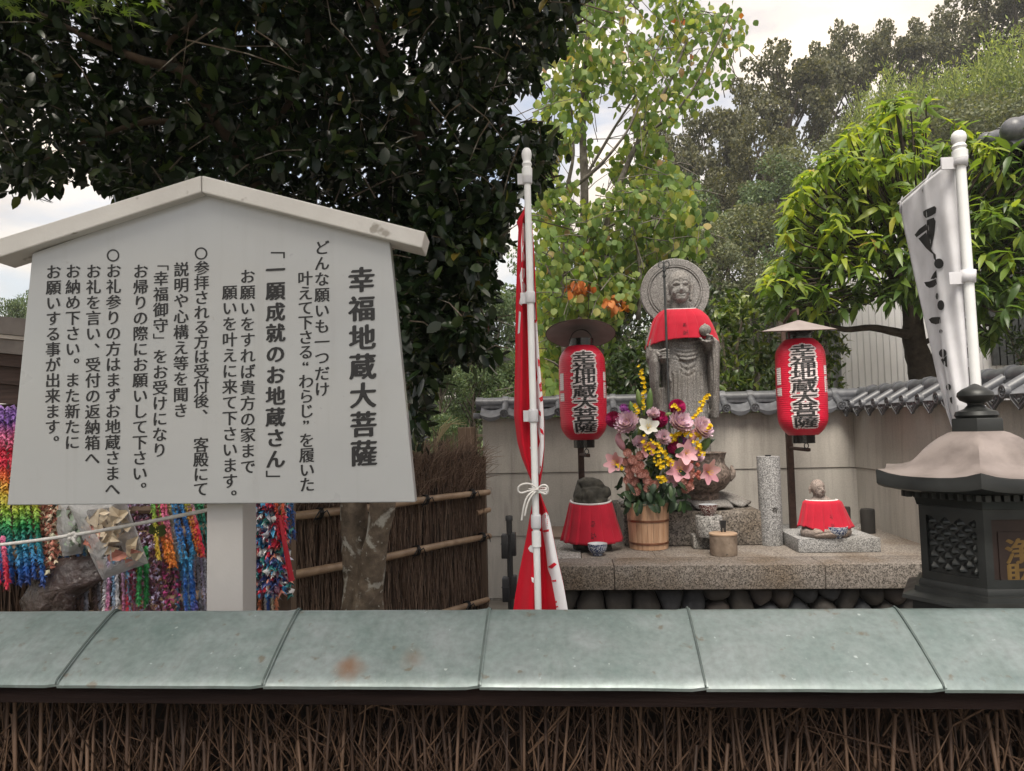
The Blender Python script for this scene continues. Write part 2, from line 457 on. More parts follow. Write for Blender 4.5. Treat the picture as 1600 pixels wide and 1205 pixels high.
fence = thing('copper_capped_fence', 'low brushwood fence in the foreground under a sloping green copper coping', 'fence', (0, 1.7, -0.1))
x0 = P(90, 1077, YF).x; pitch = (P(1475, 1077, YF).x - x0)/4
for k in range(-5, 9):
    a = x0 + k*pitch; bE = a + pitch
    mb = MB(); nu = 16
    prof = [(YF-0.003, ZF-0.009), (YF-0.004, ZF-0.003), (YF, ZF+0.003)]
    for i in range(1, 9):
        s = i/9; prof.append((YF+(YB-YF)*s, ZF+(ZB-ZF)*s + 0.003 + 0.004*math.sin(math.pi*s)))
    prof += [(YB, ZB+0.002), (YB+0.012, ZB+0.003), (YB+0.20, ZF+0.003), (YB+0.205, ZF-0.016)]
    def capfn(u, v, a=a, bE=bE, k=k):
        i = v*(len(prof)-1); y, z = prof[min(int(round(i)), len(prof)-1)]
        x = a + (bE-a)*u
        lift = 0.0
        if u > 0.985: lift = 0.004                        # the lapped seam stands a little proud
        dz = 0.0022*wob(x*6+k*3, 1, 1)*math.sin(math.pi*min(1, max(0, (y-YF)/(YB-YF+1e-6)))) + 0.0015*wob(x*9, 1, 5)
        return (x + (0.004 if u == 1 else 0), y, z + dz + lift)
    mb.grid(capfn, nu, len(prof)-1)
    o = mb.build('coping_plate', MT['copper'], fence, smooth=True)
    mb = MB()
    for (y, z), (y2, z2) in zip(prof[1:-1], prof[2:]): mb.prism([(bE-0.0035, y, z+0.001), (bE+0.0005, y, z+0.001), (bE+0.0005, y, z+0.0062), (bE-0.0035, y, z+0.0062)], (0, y2-y, z2-z))
    mb.build('seam', MT['seam'], o)
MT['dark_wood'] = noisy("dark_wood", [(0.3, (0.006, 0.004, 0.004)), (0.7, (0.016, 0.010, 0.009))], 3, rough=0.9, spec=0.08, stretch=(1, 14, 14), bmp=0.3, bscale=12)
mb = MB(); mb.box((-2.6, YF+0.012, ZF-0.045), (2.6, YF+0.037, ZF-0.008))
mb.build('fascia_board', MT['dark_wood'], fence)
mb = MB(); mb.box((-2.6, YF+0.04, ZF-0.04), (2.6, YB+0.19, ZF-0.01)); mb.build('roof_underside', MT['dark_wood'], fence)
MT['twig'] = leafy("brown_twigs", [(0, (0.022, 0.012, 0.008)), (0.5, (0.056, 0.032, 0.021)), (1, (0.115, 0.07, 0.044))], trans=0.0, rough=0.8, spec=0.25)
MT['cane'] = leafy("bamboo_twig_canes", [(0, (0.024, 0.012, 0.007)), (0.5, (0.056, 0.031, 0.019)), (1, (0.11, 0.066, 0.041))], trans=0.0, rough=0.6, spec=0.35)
rnd = random.Random(3)
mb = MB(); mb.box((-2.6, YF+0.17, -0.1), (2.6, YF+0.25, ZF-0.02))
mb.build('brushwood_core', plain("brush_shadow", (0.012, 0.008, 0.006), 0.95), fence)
# upright canes, each with its nodes and side shoots
nc = 190
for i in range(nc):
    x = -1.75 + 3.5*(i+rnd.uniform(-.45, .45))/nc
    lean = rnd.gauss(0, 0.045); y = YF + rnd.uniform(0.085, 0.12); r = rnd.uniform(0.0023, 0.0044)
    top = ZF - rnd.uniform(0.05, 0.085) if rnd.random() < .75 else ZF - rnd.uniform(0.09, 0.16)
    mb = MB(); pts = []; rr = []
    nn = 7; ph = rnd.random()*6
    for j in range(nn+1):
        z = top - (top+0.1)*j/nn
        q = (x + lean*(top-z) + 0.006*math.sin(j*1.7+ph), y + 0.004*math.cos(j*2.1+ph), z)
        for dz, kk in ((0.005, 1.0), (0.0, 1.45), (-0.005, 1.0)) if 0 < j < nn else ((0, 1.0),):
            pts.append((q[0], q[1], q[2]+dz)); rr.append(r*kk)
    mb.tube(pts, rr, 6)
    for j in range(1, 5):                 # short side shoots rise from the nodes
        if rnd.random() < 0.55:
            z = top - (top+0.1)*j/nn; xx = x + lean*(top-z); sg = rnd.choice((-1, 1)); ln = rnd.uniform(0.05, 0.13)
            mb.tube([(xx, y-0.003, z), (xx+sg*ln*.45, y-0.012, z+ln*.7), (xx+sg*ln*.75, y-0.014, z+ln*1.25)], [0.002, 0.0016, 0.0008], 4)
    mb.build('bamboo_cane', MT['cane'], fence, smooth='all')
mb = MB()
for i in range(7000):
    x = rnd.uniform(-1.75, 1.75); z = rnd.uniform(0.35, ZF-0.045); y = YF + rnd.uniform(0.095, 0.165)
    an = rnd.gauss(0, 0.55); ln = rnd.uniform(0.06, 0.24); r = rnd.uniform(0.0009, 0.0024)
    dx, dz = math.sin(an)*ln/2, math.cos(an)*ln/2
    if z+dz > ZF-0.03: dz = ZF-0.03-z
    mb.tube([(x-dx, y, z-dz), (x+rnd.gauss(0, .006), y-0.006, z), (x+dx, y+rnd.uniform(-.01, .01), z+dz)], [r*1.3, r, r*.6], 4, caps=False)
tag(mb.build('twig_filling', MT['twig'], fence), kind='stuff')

# ------------------------------------------------------------------ the white notice board
sgn_o = P(340, 600, 2.15)
sn = Vector((-CR[0, 2], -CR[1, 2], 0)).normalized()          # horizontal direction away from the viewer
def SP(px, py, dep=0.0):           # point on the board's front plane, pushed back by dep
    d = Vector(ray(px, py)); t = (sgn_o - EYE).dot(sn)/d.dot(sn)
    return EYE + d*t + sn*dep
sx_ = (SP(500, 600) - SP(200, 600)).normalized(); sz_ = Vector((0, 0, 1)); pxm = (SP(500, 600)-SP(200, 600)).length/300
sign = thing('notice_board', 'white gabled notice board on a post covered with columns of black Japanese writing', 'notice board', SP(345, 957, 0.1)*1.0)
sign.location.z = -0.1
MT['post'] = noisy("white_post_paint", [(0.3, (0.42, 0.405, 0.39)), (0.7, (0.48, 0.465, 0.45))], 4, rough=0.5, bmp=0.06, bscale=50, spots=(16, 0.72, (0.42, 0.30, 0.17)))
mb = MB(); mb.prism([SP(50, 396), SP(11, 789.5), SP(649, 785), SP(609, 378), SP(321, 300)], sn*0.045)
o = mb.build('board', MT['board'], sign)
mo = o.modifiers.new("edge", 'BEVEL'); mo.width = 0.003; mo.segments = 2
# post
def shift(a, dep): return a + sn*dep
pl = SP(313, 957, .046).x; a0, a1 = SP(313, 800, .046), SP(370.5, 800, .046)
a0.z = a1.z = -0.1
mb = MB(); h_ = SP(322, 330).z + 0.1
mb.prism([a0, a1, a1+sn*0.12, a0+sn*0.12], (0, 0, h_))
o = mb.build('post', MT['post'], sign); mo = o.modifiers.new("edge", 'BEVEL'); mo.width = 0.003; mo.segments = 2
# roof: two mitred beams that lap over the board's top
f = -0.035
for (a, b, c, d) in (((321.5, 280), (-8, 383), (-4, 411), (321.5, 306)), ((322.5, 280), (667, 367), (661, 392), (322.5, 306))):
    mb = MB(); mb.prism([SP(*a, f), SP(*b, f), SP(*c, f), SP(*d, f)], sn*0.115)
    o = mb.build('roof_beam', MT['beam'], sign); mo = o.modifiers.new("edge", 'BEVEL'); mo.width = 0.004; mo.segments = 2
# lettering, one part for each column
for (txt, p0, p1, size, bold) in LINES:
    mb = MB(); n = len(txt)
    for i, ch in enumerate(txt):
        t_ = i/(n-1); c = SP(p0[0]+(p1[0]-p0[0])*t_, p0[1]+(p1[1]-p0[1])*t_, -0.0008)
        sz = size*pxm*(0.98 if ch != '○' else 1.05)
        if ch == '　': continue
        for k, (V, F) in enumerate(glyph_copies(ch, sz, (BOLD if bold else THIN) if ch not in '○「」' else [(-.008, 0), (.008, 0.006)])):
            off = c - sn*(0.00025*k)
            mb.add([off + sx_*v[0] + sz_*v[1] for v in V], F)
        if ch in '。、」○' and i < n-1 or (ch == '「' and i == 0) or ch == '”':
            put_mesh('lettering', mb.V, mb.F, MT['ink'], sign); mb = MB()
    if mb.V: put_mesh('lettering', mb.V, mb.F, MT['ink'], sign)

# ------------------------------------------------------------------ white rope from the left to the post
rope = MB()
ra, rb = P(-120, 862, 2.75), SP(316, 800, 0.09)
kn = None; pts = []
for i in range(41):
    t_ = i/40; p = ra.lerp(rb, t_); p.z -= 0.02*math.sin(math.pi*t_); pts.append(p)
rope.tube(pts, 0.0062, 8)
kp = pts[23]
for k in range(5):
    a = k*1.3; rope.ball(kp + Vector((0.012*math.cos(a), -0.004, 0.010*math.sin(a)-0.004)), (0.010, 0.008, 0.008), 8, 5)
rope.tube([kp, kp+Vector((0.01, -0.01, -0.02)), kp+Vector((0.022, -0.008, -0.032))], [0.006, 0.005, 0.004], 6)
lp = [rb + Vector((sx_ * (0.066*math.cos(a)+0.05)) + sn*(0.066*math.sin(a)-0.03)) for a in [math.pi*2*i/24 for i in range(25)]]
o = rope.build('rope', MT['cord'], smooth='all')
tag(o, 'taut white rope with one knot in front of the paper cranes', 'rope')

# ------------------------------------------------------------------ strings of folded paper cranes
MT['paper'] = vcol_mat("folding_paper", 0.5, 0.4)
MT['foil'] = vcol_mat("patterned_foil_paper", 0.28, 0.8, 0.25)
CRANE_V = np.array([(0, 0, 0.6), (0.95, 0.10, -0.95), (0.30, 0.34, 0.0), (-0.95, 0.10, -0.95), (-0.30, 0.34, 0.0), (0.30, -0.34, 0.0), (-0.30, -0.34, 0.0),
                    (0.1, 0.8, -0.25), (-0.1, -0.8, -0.30)])
CRANE_F = np.array([(0, 1, 2), (0, 5, 1), (0, 4, 3), (0, 3, 6), (0, 2, 7), (0, 7, 4), (0, 6, 8), (0, 8, 5)])
PAL = dict(purple=(.16, .07, .30), violet=(.28, .16, .42), pink=(.62, .16, .30), red=(.50, .02, .05), orange=(.65, .18, .03), yellow=(.68, .46, .06), lime=(.30, .42, .05),
           green=(.03, .25, .07), teal=(.01, .16, .15), blue=(.02, .10, .36), sky=(.05, .28, .50), navy=(.02, .04, .16), cream=(.60, .50, .36), salmon=(.55, .22, .16),
           silver=(.38, .38, .44), grey=(.20, .20, .23), lilac=(.42, .36, .52), plum=(.16, .06, .10), white=(.70, .70, .72), sage=(.24, .30, .22), brown=(.16, .08, .05), magenta=(.4, .05, .18))
def strand(rng, top, bot, size, cols, jitter, mixed=False):
    """cranes threaded nose to tail on one string"""
    top = np.array(top); bot = np.array(bot); ln = np.linalg.norm(bot-top); n = max(4, int(ln/(size*0.42)))
    Vs, Fs, Cs = [], [], []
    for i in range(n):
        t_ = (i+0.5)/n
        c = top+(bot-top)*t_ + rng.normal(0, jitter, 3)
        a = rng.uniform(0, 6.28) if mixed else rng.normal(0, 0.5) + (math.pi*(i % 2))
        s = size*rng.uniform(.8, 1.15)
        ca, sa = math.cos(a), math.sin(a); Rz = np.array([(ca, -sa, 0), (sa, ca, 0), (0, 0, 1)])
        ti = rng.normal(0, 0.35 if not mixed else 0.8); ct, st = math.cos(ti), math.sin(ti); Rx = np.array([(1, 0, 0), (0, ct, -st), (0, st, ct)])
        V = (CRANE_V*s) @ (Rz @ Rx).T + c
        if mixed: col = np.array(PAL[cols[rng.integers(len(cols))]])
        else:
            q = t_*(len(cols)-1); k = min(int(q), len(cols)-2) if len(cols) > 1 else 0
            col = np.array(PAL[cols[k]])*(1-(q-k)) + np.array(PAL[cols[min(k+1, len(cols)-1)]])*(q-k) if len(cols) > 1 else np.array(PAL[cols[0]])
        b = len(Vs)*9
        Vs.append(V); Fs.append(CRANE_F+b); Cs.append(np.tile(np.minimum(.85, col*1.4*rng.uniform(.8, 1.2)+.01), (9, 1)))
    return np.concatenate(Vs), np.concatenate(Fs), np.concatenate(Cs)
rng = np.random.default_rng(5)
def bundle(label, x0, x1, y0, y1, Y, cols, n=5, size=0.013, slant=0.0, mixed=False, foil=False, tuft=None, group='strings of folded paper cranes'):
    """a tassel of strings, given by its outline in the photograph and its distance"""
    a, b = P((x0+x1)/2 - slant/2, y0, Y), P((x0+x1)/2 + slant/2, y1, Y)
    w_ = (P(x1, y1, Y).x - P(x0, y1, Y).x)/2
    t = thing('crane_bundle', label, 'paper cranes', a, group)
    for i in range(n):
        u = (i+0.5)/n*2-1; dep = rng.uniform(-.03, .03)
        tp = a + Vector((u*w_*0.75, dep*.5, rng.uniform(0, .02))); bt = b + Vector((u*w_*0.95, dep, rng.uniform(-.012, .02)))
        cc = cols if not isinstance(cols[0], (list, tuple)) else cols[i % len(cols)]
        V, F, C = strand(rng, tp, bt, size, cc, 0.0015 if not mixed else 0.008, mixed)
        put_mesh('strand', V, F, MT['foil' if foil else 'paper'], t, col=C)
    return t
rain = ['violet', 'purple', 'pink', 'red', 'red', 'orange', 'yellow', 'lime', 'green', 'teal', 'sky', 'blue', 'navy']
bundle('large rainbow tassel of paper cranes running from violet down to blue at the left edge', -20, 66, 640, 912, 2.95, rain, 12, 0.017, slant=22)
bundle('short red and pink paper crane string hanging lowest at the left edge', -12, 20, 845, 915, 2.88, ['pink', 'red', 'red'], 3, 0.014, 8)
bundle('salmon pink paper crane tassel right of the rainbow tassel', 56, 94, 780, 893, 3.0, ['cream', 'salmon', 'salmon'], 7, 0.015, 6, True)
bundle('sage green and teal paper crane tassel behind the rope knot', 84, 138, 780, 880, 3.06, [['sky', 'teal', 'navy'], ['sage', 'sage', 'sage'], ['teal', 'teal', 'navy']], 6, 0.014, 8)
bundle('grey paper crane tassel touching the coping left of the silver one', 116, 158, 880, 975, 3.05, [['grey', 'brown'], ['silver', 'grey']], 6, 0.013)
bundle('silver and pink paper crane tassel below the bag of folded paper', 158, 204, 875, 970, 3.0, [['silver', 'white'], ['lilac', 'pink'], ['sky', 'silver']], 6, 0.013)
bundle('yellow to crimson paper crane tassel left of the plain green one', 190, 218, 870, 962, 3.02, [['yellow', 'orange'], ['pink', 'red', 'red'], ['magenta', 'red']], 4, 0.014)
bundle('plain green paper crane tassel with a squared lower end', 215, 234, 860, 945, 2.98, ['green', 'green'], 4, 0.014)
bundle('dark plum patterned paper crane tassel with the longest drop', 206, 246, 780, 975, 3.04, ['plum', 'plum', 'lilac', 'plum'], 6, 0.011, 16, True)
bundle('plum and lilac paper crane tassel hanging beside the longest one', 240, 262, 845, 975, 2.99, ['plum', 'lilac', 'brown'], 4, 0.011, 10, True)
bundle('deep maroon paper crane tassel between the plum and pale blue ones', 258, 282, 878, 975, 3.0, ['plum', 'brown', 'magenta'], 4, 0.011, 8, True)
bundle('green turning yellow paper crane string knotted at half height', 238, 256, 780, 878, 2.95, ['green', 'lime', 'yellow', 'yellow'], 3, 0.012, 12)
bundle('slanting red and orange paper crane string below the rope', 250, 272, 780, 880, 2.97, ['red', 'pink', 'orange', 'orange'], 4, 0.013, 18)
bundle('slanting cream paper crane string between the red and blue ones', 262, 282, 780, 876, 3.0, ['yellow', 'cream', 'white', 'cream'], 3, 0.012, 22)
bundle('slanting sky blue paper crane string left of the orange one', 274, 296, 780, 872, 2.98, ['sky', 'blue', 'sky'], 4, 0.012, 20)
bundle('slanting orange and crimson paper crane string next to the post', 292, 314, 780, 870, 2.96, [['lime', 'orange', 'orange'], ['silver', 'red', 'red']], 4, 0.012, 22)
bundle('dark green paper crane string partly behind the notice board post', 306, 322, 780, 865, 3.0, ['green', 'teal', 'teal'], 3, 0.012, 10)
bundle('pale blue and grey paper crane tassel in the lower row', 276, 296, 872, 975, 3.02, [['silver', 'sky'], ['sky', 'silver']], 4, 0.012, 10)
bundle('royal blue paper crane tassel in the lower row near the post', 290, 308, 872, 975, 2.99, ['sky', 'blue', 'blue', 'violet'], 4, 0.012, 8)
bundle('lilac and grey paper crane tassel touching the notice board post', 300, 326, 868, 975, 3.03, [['lilac', 'silver'], ['silver', 'grey']], 4, 0.012, 6)
bundle('wide glittering tassel of many coloured foil cranes right of the post', 386, 452, 775, 930, 2.9, ['silver', 'red', 'sky', 'plum', 'white', 'navy', 'salmon', 'teal'], 13, 0.023, 0, True, True)
bundle('thin red orange and yellow paper crane string beside the foil tassel', 430, 448, 775, 850, 2.86, [['orange', 'red', 'red'], ['sky', 'yellow', 'orange']], 3, 0.012, 6)
bundle('thin blue paper crane string right of the foil tassel', 444, 460, 775, 845, 2.95, ['sky', 'blue', 'navy'], 3, 0.012, 4)
bundle('faded cream and blue paper crane ends under the foil tassel', 400, 438, 918, 975, 3.0, [['orange', 'salmon'], ['silver', 'cream'], ['blue', 'navy'], ['cream', 'cream']], 5, 0.011, 0)
mb = MB(); mb.tube([P(437, 805, 2.84), P(446, 855, 2.84), P(456, 908, 2.85)], [0.006, 0.010, 0.012], 6, flat=0.25)
tag(mb.build('ribbon', plain("red_ribbon", (0.5, 0.01, 0.03), 0.5)), 'narrow red ribbon hanging along the right side of the foil crane tassel', 'ribbon')
# frame the strings hang from, mostly hidden by the board
MT['brown_wood'] = noisy("brown_wood", [(0.3, (0.085, 0.055, 0.036)), (0.7, (0.15, 0.10, 0.065))], 3, rough=0.75, stretch=(12, 12, 1), bmp=0.3, bscale=14)
rack = thing('hanging_frame', 'brown wooden frame on which the paper crane strings hang behind the notice board', 'frame', (-1.6, 3.1, -0.1))
for px in (-60, 448):
    q = P(px, 900, 3.08); mb = MB(); mb.box((q.x-0.03, 3.05, -0.1), (q.x+0.03, 3.11, 1.72)); mb.build('post', MT['brown_wood'], rack)
for z in (1.69, 1.29):
    mb = MB(); mb.tube([(P(-60, 700, 3.08).x-.1, 3.03, z), (P(448, 700, 3.08).x+.05, 3.03, z)], 0.018, 8); mb.build('rail', MT['brown_wood'], rack, smooth=True)
# plastic bags of loose folded paper
MT['film'], _t, _b = new_mat("clear_plastic_film")
_b.inputs["Base Color"].default_value = (0.4, 0.4, 0.4, 1); _b.inputs["Roughness"].default_value = 0.15
_tr = nd(_t, "ShaderNodeBsdfTransparent"); _ms = nd(_t, "ShaderNodeMixShader")
_fr = nd(_t, "ShaderNodeFresnel", IOR=1.5); _v = coords(_t); _nz = noise_t(_t, _v, 22, 4)
_mm = nd(_t, "ShaderNodeMath", operation='MULTIPLY_ADD'); _t.links.new(_fr.outputs[0], _mm.inputs[0]); _mm.inputs[1].default_value = 0.8; _mm.inputs[2].default_value = 0.02
_t.links.new(_mm.outputs[0], _ms.inputs[0]); _t.links.new(_tr.outputs[0], _ms.inputs[1]); _t.links.new(_b.outputs[0], _ms.inputs[2])
_t.links.new(_ms.outputs[0], _t.nodes["Material Output"].inputs["Surface"]); bump(_t, _b, _nz, 0.9, 0.02)
MT['dark_film'] = noisy("crumpled_dark_plastic", [(0.3, (0.02, 0.014, 0.013)), (0.7, (0.085, 0.055, 0.05))], 9, rough=0.2, bmp=0.9, bscale=16, bdist=0.03, spec=0.7)
def bag(label, poly, Y, cols, mat, n, name='plastic_bag'):
    c = P(sum(p[0] for p in poly)/len(poly), sum(p[1] for p in poly)/len(poly), Y)
    t = thing(name, label, 'bag', c)
    from mathutils.geometry import tessellate_polygon
    K = 10; rings = []; V = []; F = []
    cx = sum(p[0] for p in poly)/len(poly); cy = sum(p[1] for p in poly)/len(poly)
    m = len(poly); dense = []
    for i in range(m):
        for j in range(4):
            a, b = poly[i], poly[(i+1) % m]; dense.append((a[0]+(b[0]-a[0])*j/4, a[1]+(b[1]-a[1])*j/4))
    M_ = len(dense)
    for side in (-1, 1):
        b0 = len(V)
        for r in range(5):
            s = 1-r/5
            for (qx, qy) in dense:
                d = 0.055*math.sqrt(max(0, 1-s*s))*side + 0.012*wob(qx*.13+r, 1, qy*.11)
                V.append(P(cx+(qx-cx)*s, cy+(qy-cy)*s, Y+d))
        V.append(P(cx, cy, Y+0.055*side))
        for r in range(4):
            for i in range(M_):
                j = (i+1) % M_; F.append((b0+r*M_+i, b0+r*M_+j, b0+(r+1)*M_+j, b0+(r+1)*M_+i))
        for i in range(M_): F.append((b0+4*M_+i, b0+4*M_+(i+1) % M_, len(V)-1))
    o = put_mesh('film', V, F, MT[mat], t, smooth=True)
    for i in range(n):                     # folded sheets inside
        while True:
            qx = rng.uniform(min(p[0] for p in poly), max(p[0] for p in poly)); qy = rng.uniform(min(p[1] for p in poly), max(p[1] for p in poly))
            ins = False
            for k in range(m):
                a, b = poly[k], poly[k-1]
                if (a[1] > qy) != (b[1] > qy) and qx < (b[0]-a[0])*(qy-a[1])/(b[1]-a[1])+a[0]: ins = not ins
            if ins: break
        s = 0.78; q = P(cx+(qx-cx)*s, cy+(qy-cy)*s, Y+rng.uniform(-.03, .025)); e = rng.uniform(.03, .055)
        a = rng.uniform(0, 6.28); ux = Vector((math.cos(a), rng.uniform(-.3, .3), math.sin(a))); uy = Vector((-math.sin(a), rng.uniform(-.3, .3), math.cos(a)))
        f_ = Vector((0, -0.012, 0))
        V = [q-ux*e*.2, q+ux*e*.9+uy*e*.12, q+uy*e*.5+f_, q-ux*e*.6+uy*e*.35, q-uy*e*.45+ux*e*.2+f_*1.2]
        cc = cols[0] if (qx-cx)*0.5 + (cy-qy)*1.0 + rng.normal(0, 18) > -4 else cols[-1]
        put_mesh('folded_sheet', V, [(0, 1, 2), (0, 2, 3), (0, 3, 4), (0, 4, 1)], MT['paper'], t, col=np.tile(np.minimum(.85, np.array(PAL[cc])*rng.uniform(.9, 1.35)), (5, 1)))
bag('clear plastic bag full of tan and salmon folded paper under the rope', [(104, 782), (196, 782), (214, 830), (232, 880), (190, 895), (160, 906), (146, 878), (132, 848)], 2.86, ['cream', 'salmon'], 'film', 46)
bag('clear plastic bag with grey green paper directly below the board', [(92, 782), (150, 782), (142, 820), (128, 865), (98, 870), (88, 825)], 2.95, ['sage', 'sage'], 'film', 26)
bag('crumpled dark brown plastic bag on the ground side of the crane strings', [(52, 905), (92, 872), (150, 868), (170, 900), (120, 935), (118, 975), (40, 975), (30, 940)], 3.0, ['brown', 'grey'], 'dark_film', 12)
mb = MB()
for i in range(16):
    a = i*0.9; q = P(240+10*math.cos(a), 829+6*math.sin(a*1.7), 2.93); mb.add([q, q+Vector((.02, -.006, .012)), q+Vector((.028, 0, -.004)), q+Vector((.012, .004, -.012))], [(0, 1, 2, 3)])
tag(mb.build('sprig', plain("faded_leaf_green", (0.06, 0.09, 0.02), 0.6)), 'small dull green sprig caught on the plum crane strings', 'sprig')

# ------------------------------------------------------------------ dark wooden building at the left edge
bld = thing('wooden_building', 'dark brown wooden building with projecting eaves at the left edge', 'building', (-4.2, 5.0, -0.1))
MT['old_wood'] = noisy("old_brown_timber", [(0.3, (0.03, 0.017, 0.013)), (0.7, (0.075, 0.043, 0.034))], 3, rough=0.8, stretch=(1, 14, 14), bmp=0.3, bscale=12)
MT['tin'] = noisy("eave_metal", [(0.3, (0.10, 0.085, 0.075)), (0.7, (0.19, 0.165, 0.15))], 5, rough=0.5, metal=0.3)
ya, yb = 4.6, 5.4
def eave(name, mat, ptop, pbot, depth, dy=0.0):
    mb = MB(); a, b = P(-160, ptop-16, ya+dy), P(60, ptop+5, ya+dy); c, d = P(60, pbot+5, ya+dy), P(-160, pbot-16, ya+dy)
    mb.prism([a, b, c, d], (0, depth, 0)); mb.build(name, mat, bld)
eave('roof_edge', MT['tin'], 495, 522, 1.4)
eave('gutter_strip', noisy("pale_flashing", [(0.3, (0.4, 0.36, 0.32)), (0.7, (0.5, 0.45, 0.41))], 6, rough=0.5), 523, 529, 1.3, 0.02)
eave('fascia_board', MT['tin'], 530, 552, 1.3, 0.05)
eave('beam', MT['old_wood'], 553, 572, 1.3, 0.10)
eave('beam', MT['old_wood'], 573, 600, 1.3, 0.16)
eave('soffit', MT['old_wood'], 601, 631, 1.2, 0.2)
mb = MB(); mb.box((-6.5, 5.6, -0.1), (-4.35, 6.2, 1.9)); mb.build('wall', MT['old_wood'], bld)
# ------------------------------------------------------------------ back wall and right wall with tiled copings
WY = 7.4
WX0 = P(757, 800, WY).x; WX1 = P(1340, 750, WY).x
def plaster(name, c):
    m, t, b = new_mat(name); v = coords(t, "Object")
    col = ramp(t, noise_t(t, v, 1.6, 7, 0.6), [(0.3, tuple(0.80*x for x in c)), (0.7, c)])
    st = noise_t(t, coords(t, "Object", (5, 5, 0.5)), 2.2, 5)
    col = mixc(t, ramp(t, st, [(0.48, 0.0), (0.70, 0.60)]), col, tuple(0.66*x for x in c))
    col = mixc(t, ramp(t, noise_t(t, coords(t, 'Object', (14, 14, 0.9)), 2.0, 6), [(0.56, 0.0), (0.70, 0.45)]), col, tuple(0.5*x for x in c))
    col = mixc(t, 1.0, col, ramp(t, noise_t(t, v, 90, 3), [(0.3, 0.86), (0.7, 1.05)]), 'MULTIPLY')
    t.links.new(col, b.inputs["Base Color"]); b.inputs["Roughness"].default_value = 0.9; b.inputs["Specular IOR Level"].default_value = 0.2
    bump(t, b, noise_t(t, v, 120, 3), 0.35, 0.003)
    return m
MT['plaster'] = plaster("cream_wall_render", (0.50, 0.472, 0.43))
MT['footing'] = granite("concrete_footing", (0.22, 0.21, 0.19), (0.09, 0.085, 0.075), 90)
def tile_mat():
    m, t, b = new_mat("grey_roof_tile"); v = coords(t, "Object"); oi = nd(t, "ShaderNodeObjectInfo")
    c = ramp(t, noise_t(t, v, 16, 6), [(0.3, (0.055, 0.058, 0.066)), (0.72, (0.12, 0.125, 0.138))])
    c = mixc(t, 1.0, c, ramp(t, oi.outputs["Random"], [(0, 0.75), (1, 1.15)]), 'MULTIPLY')
    c = mixc(t, ramp(t, noise_t(t, v, 40, 3), [(0.62, 0), (0.7, 0.5)]), c, (0.2, 0.2, 0.17))
    t.links.new(c, b.inputs["Base Color"]); b.inputs["Roughness"].default_value = 0.42
    bump(t, b, noise_t(t, v, 70, 4), 0.2, 0.003); return m
MT['tile'] = tile_mat()
TP = 0.272                                       # tile spacing
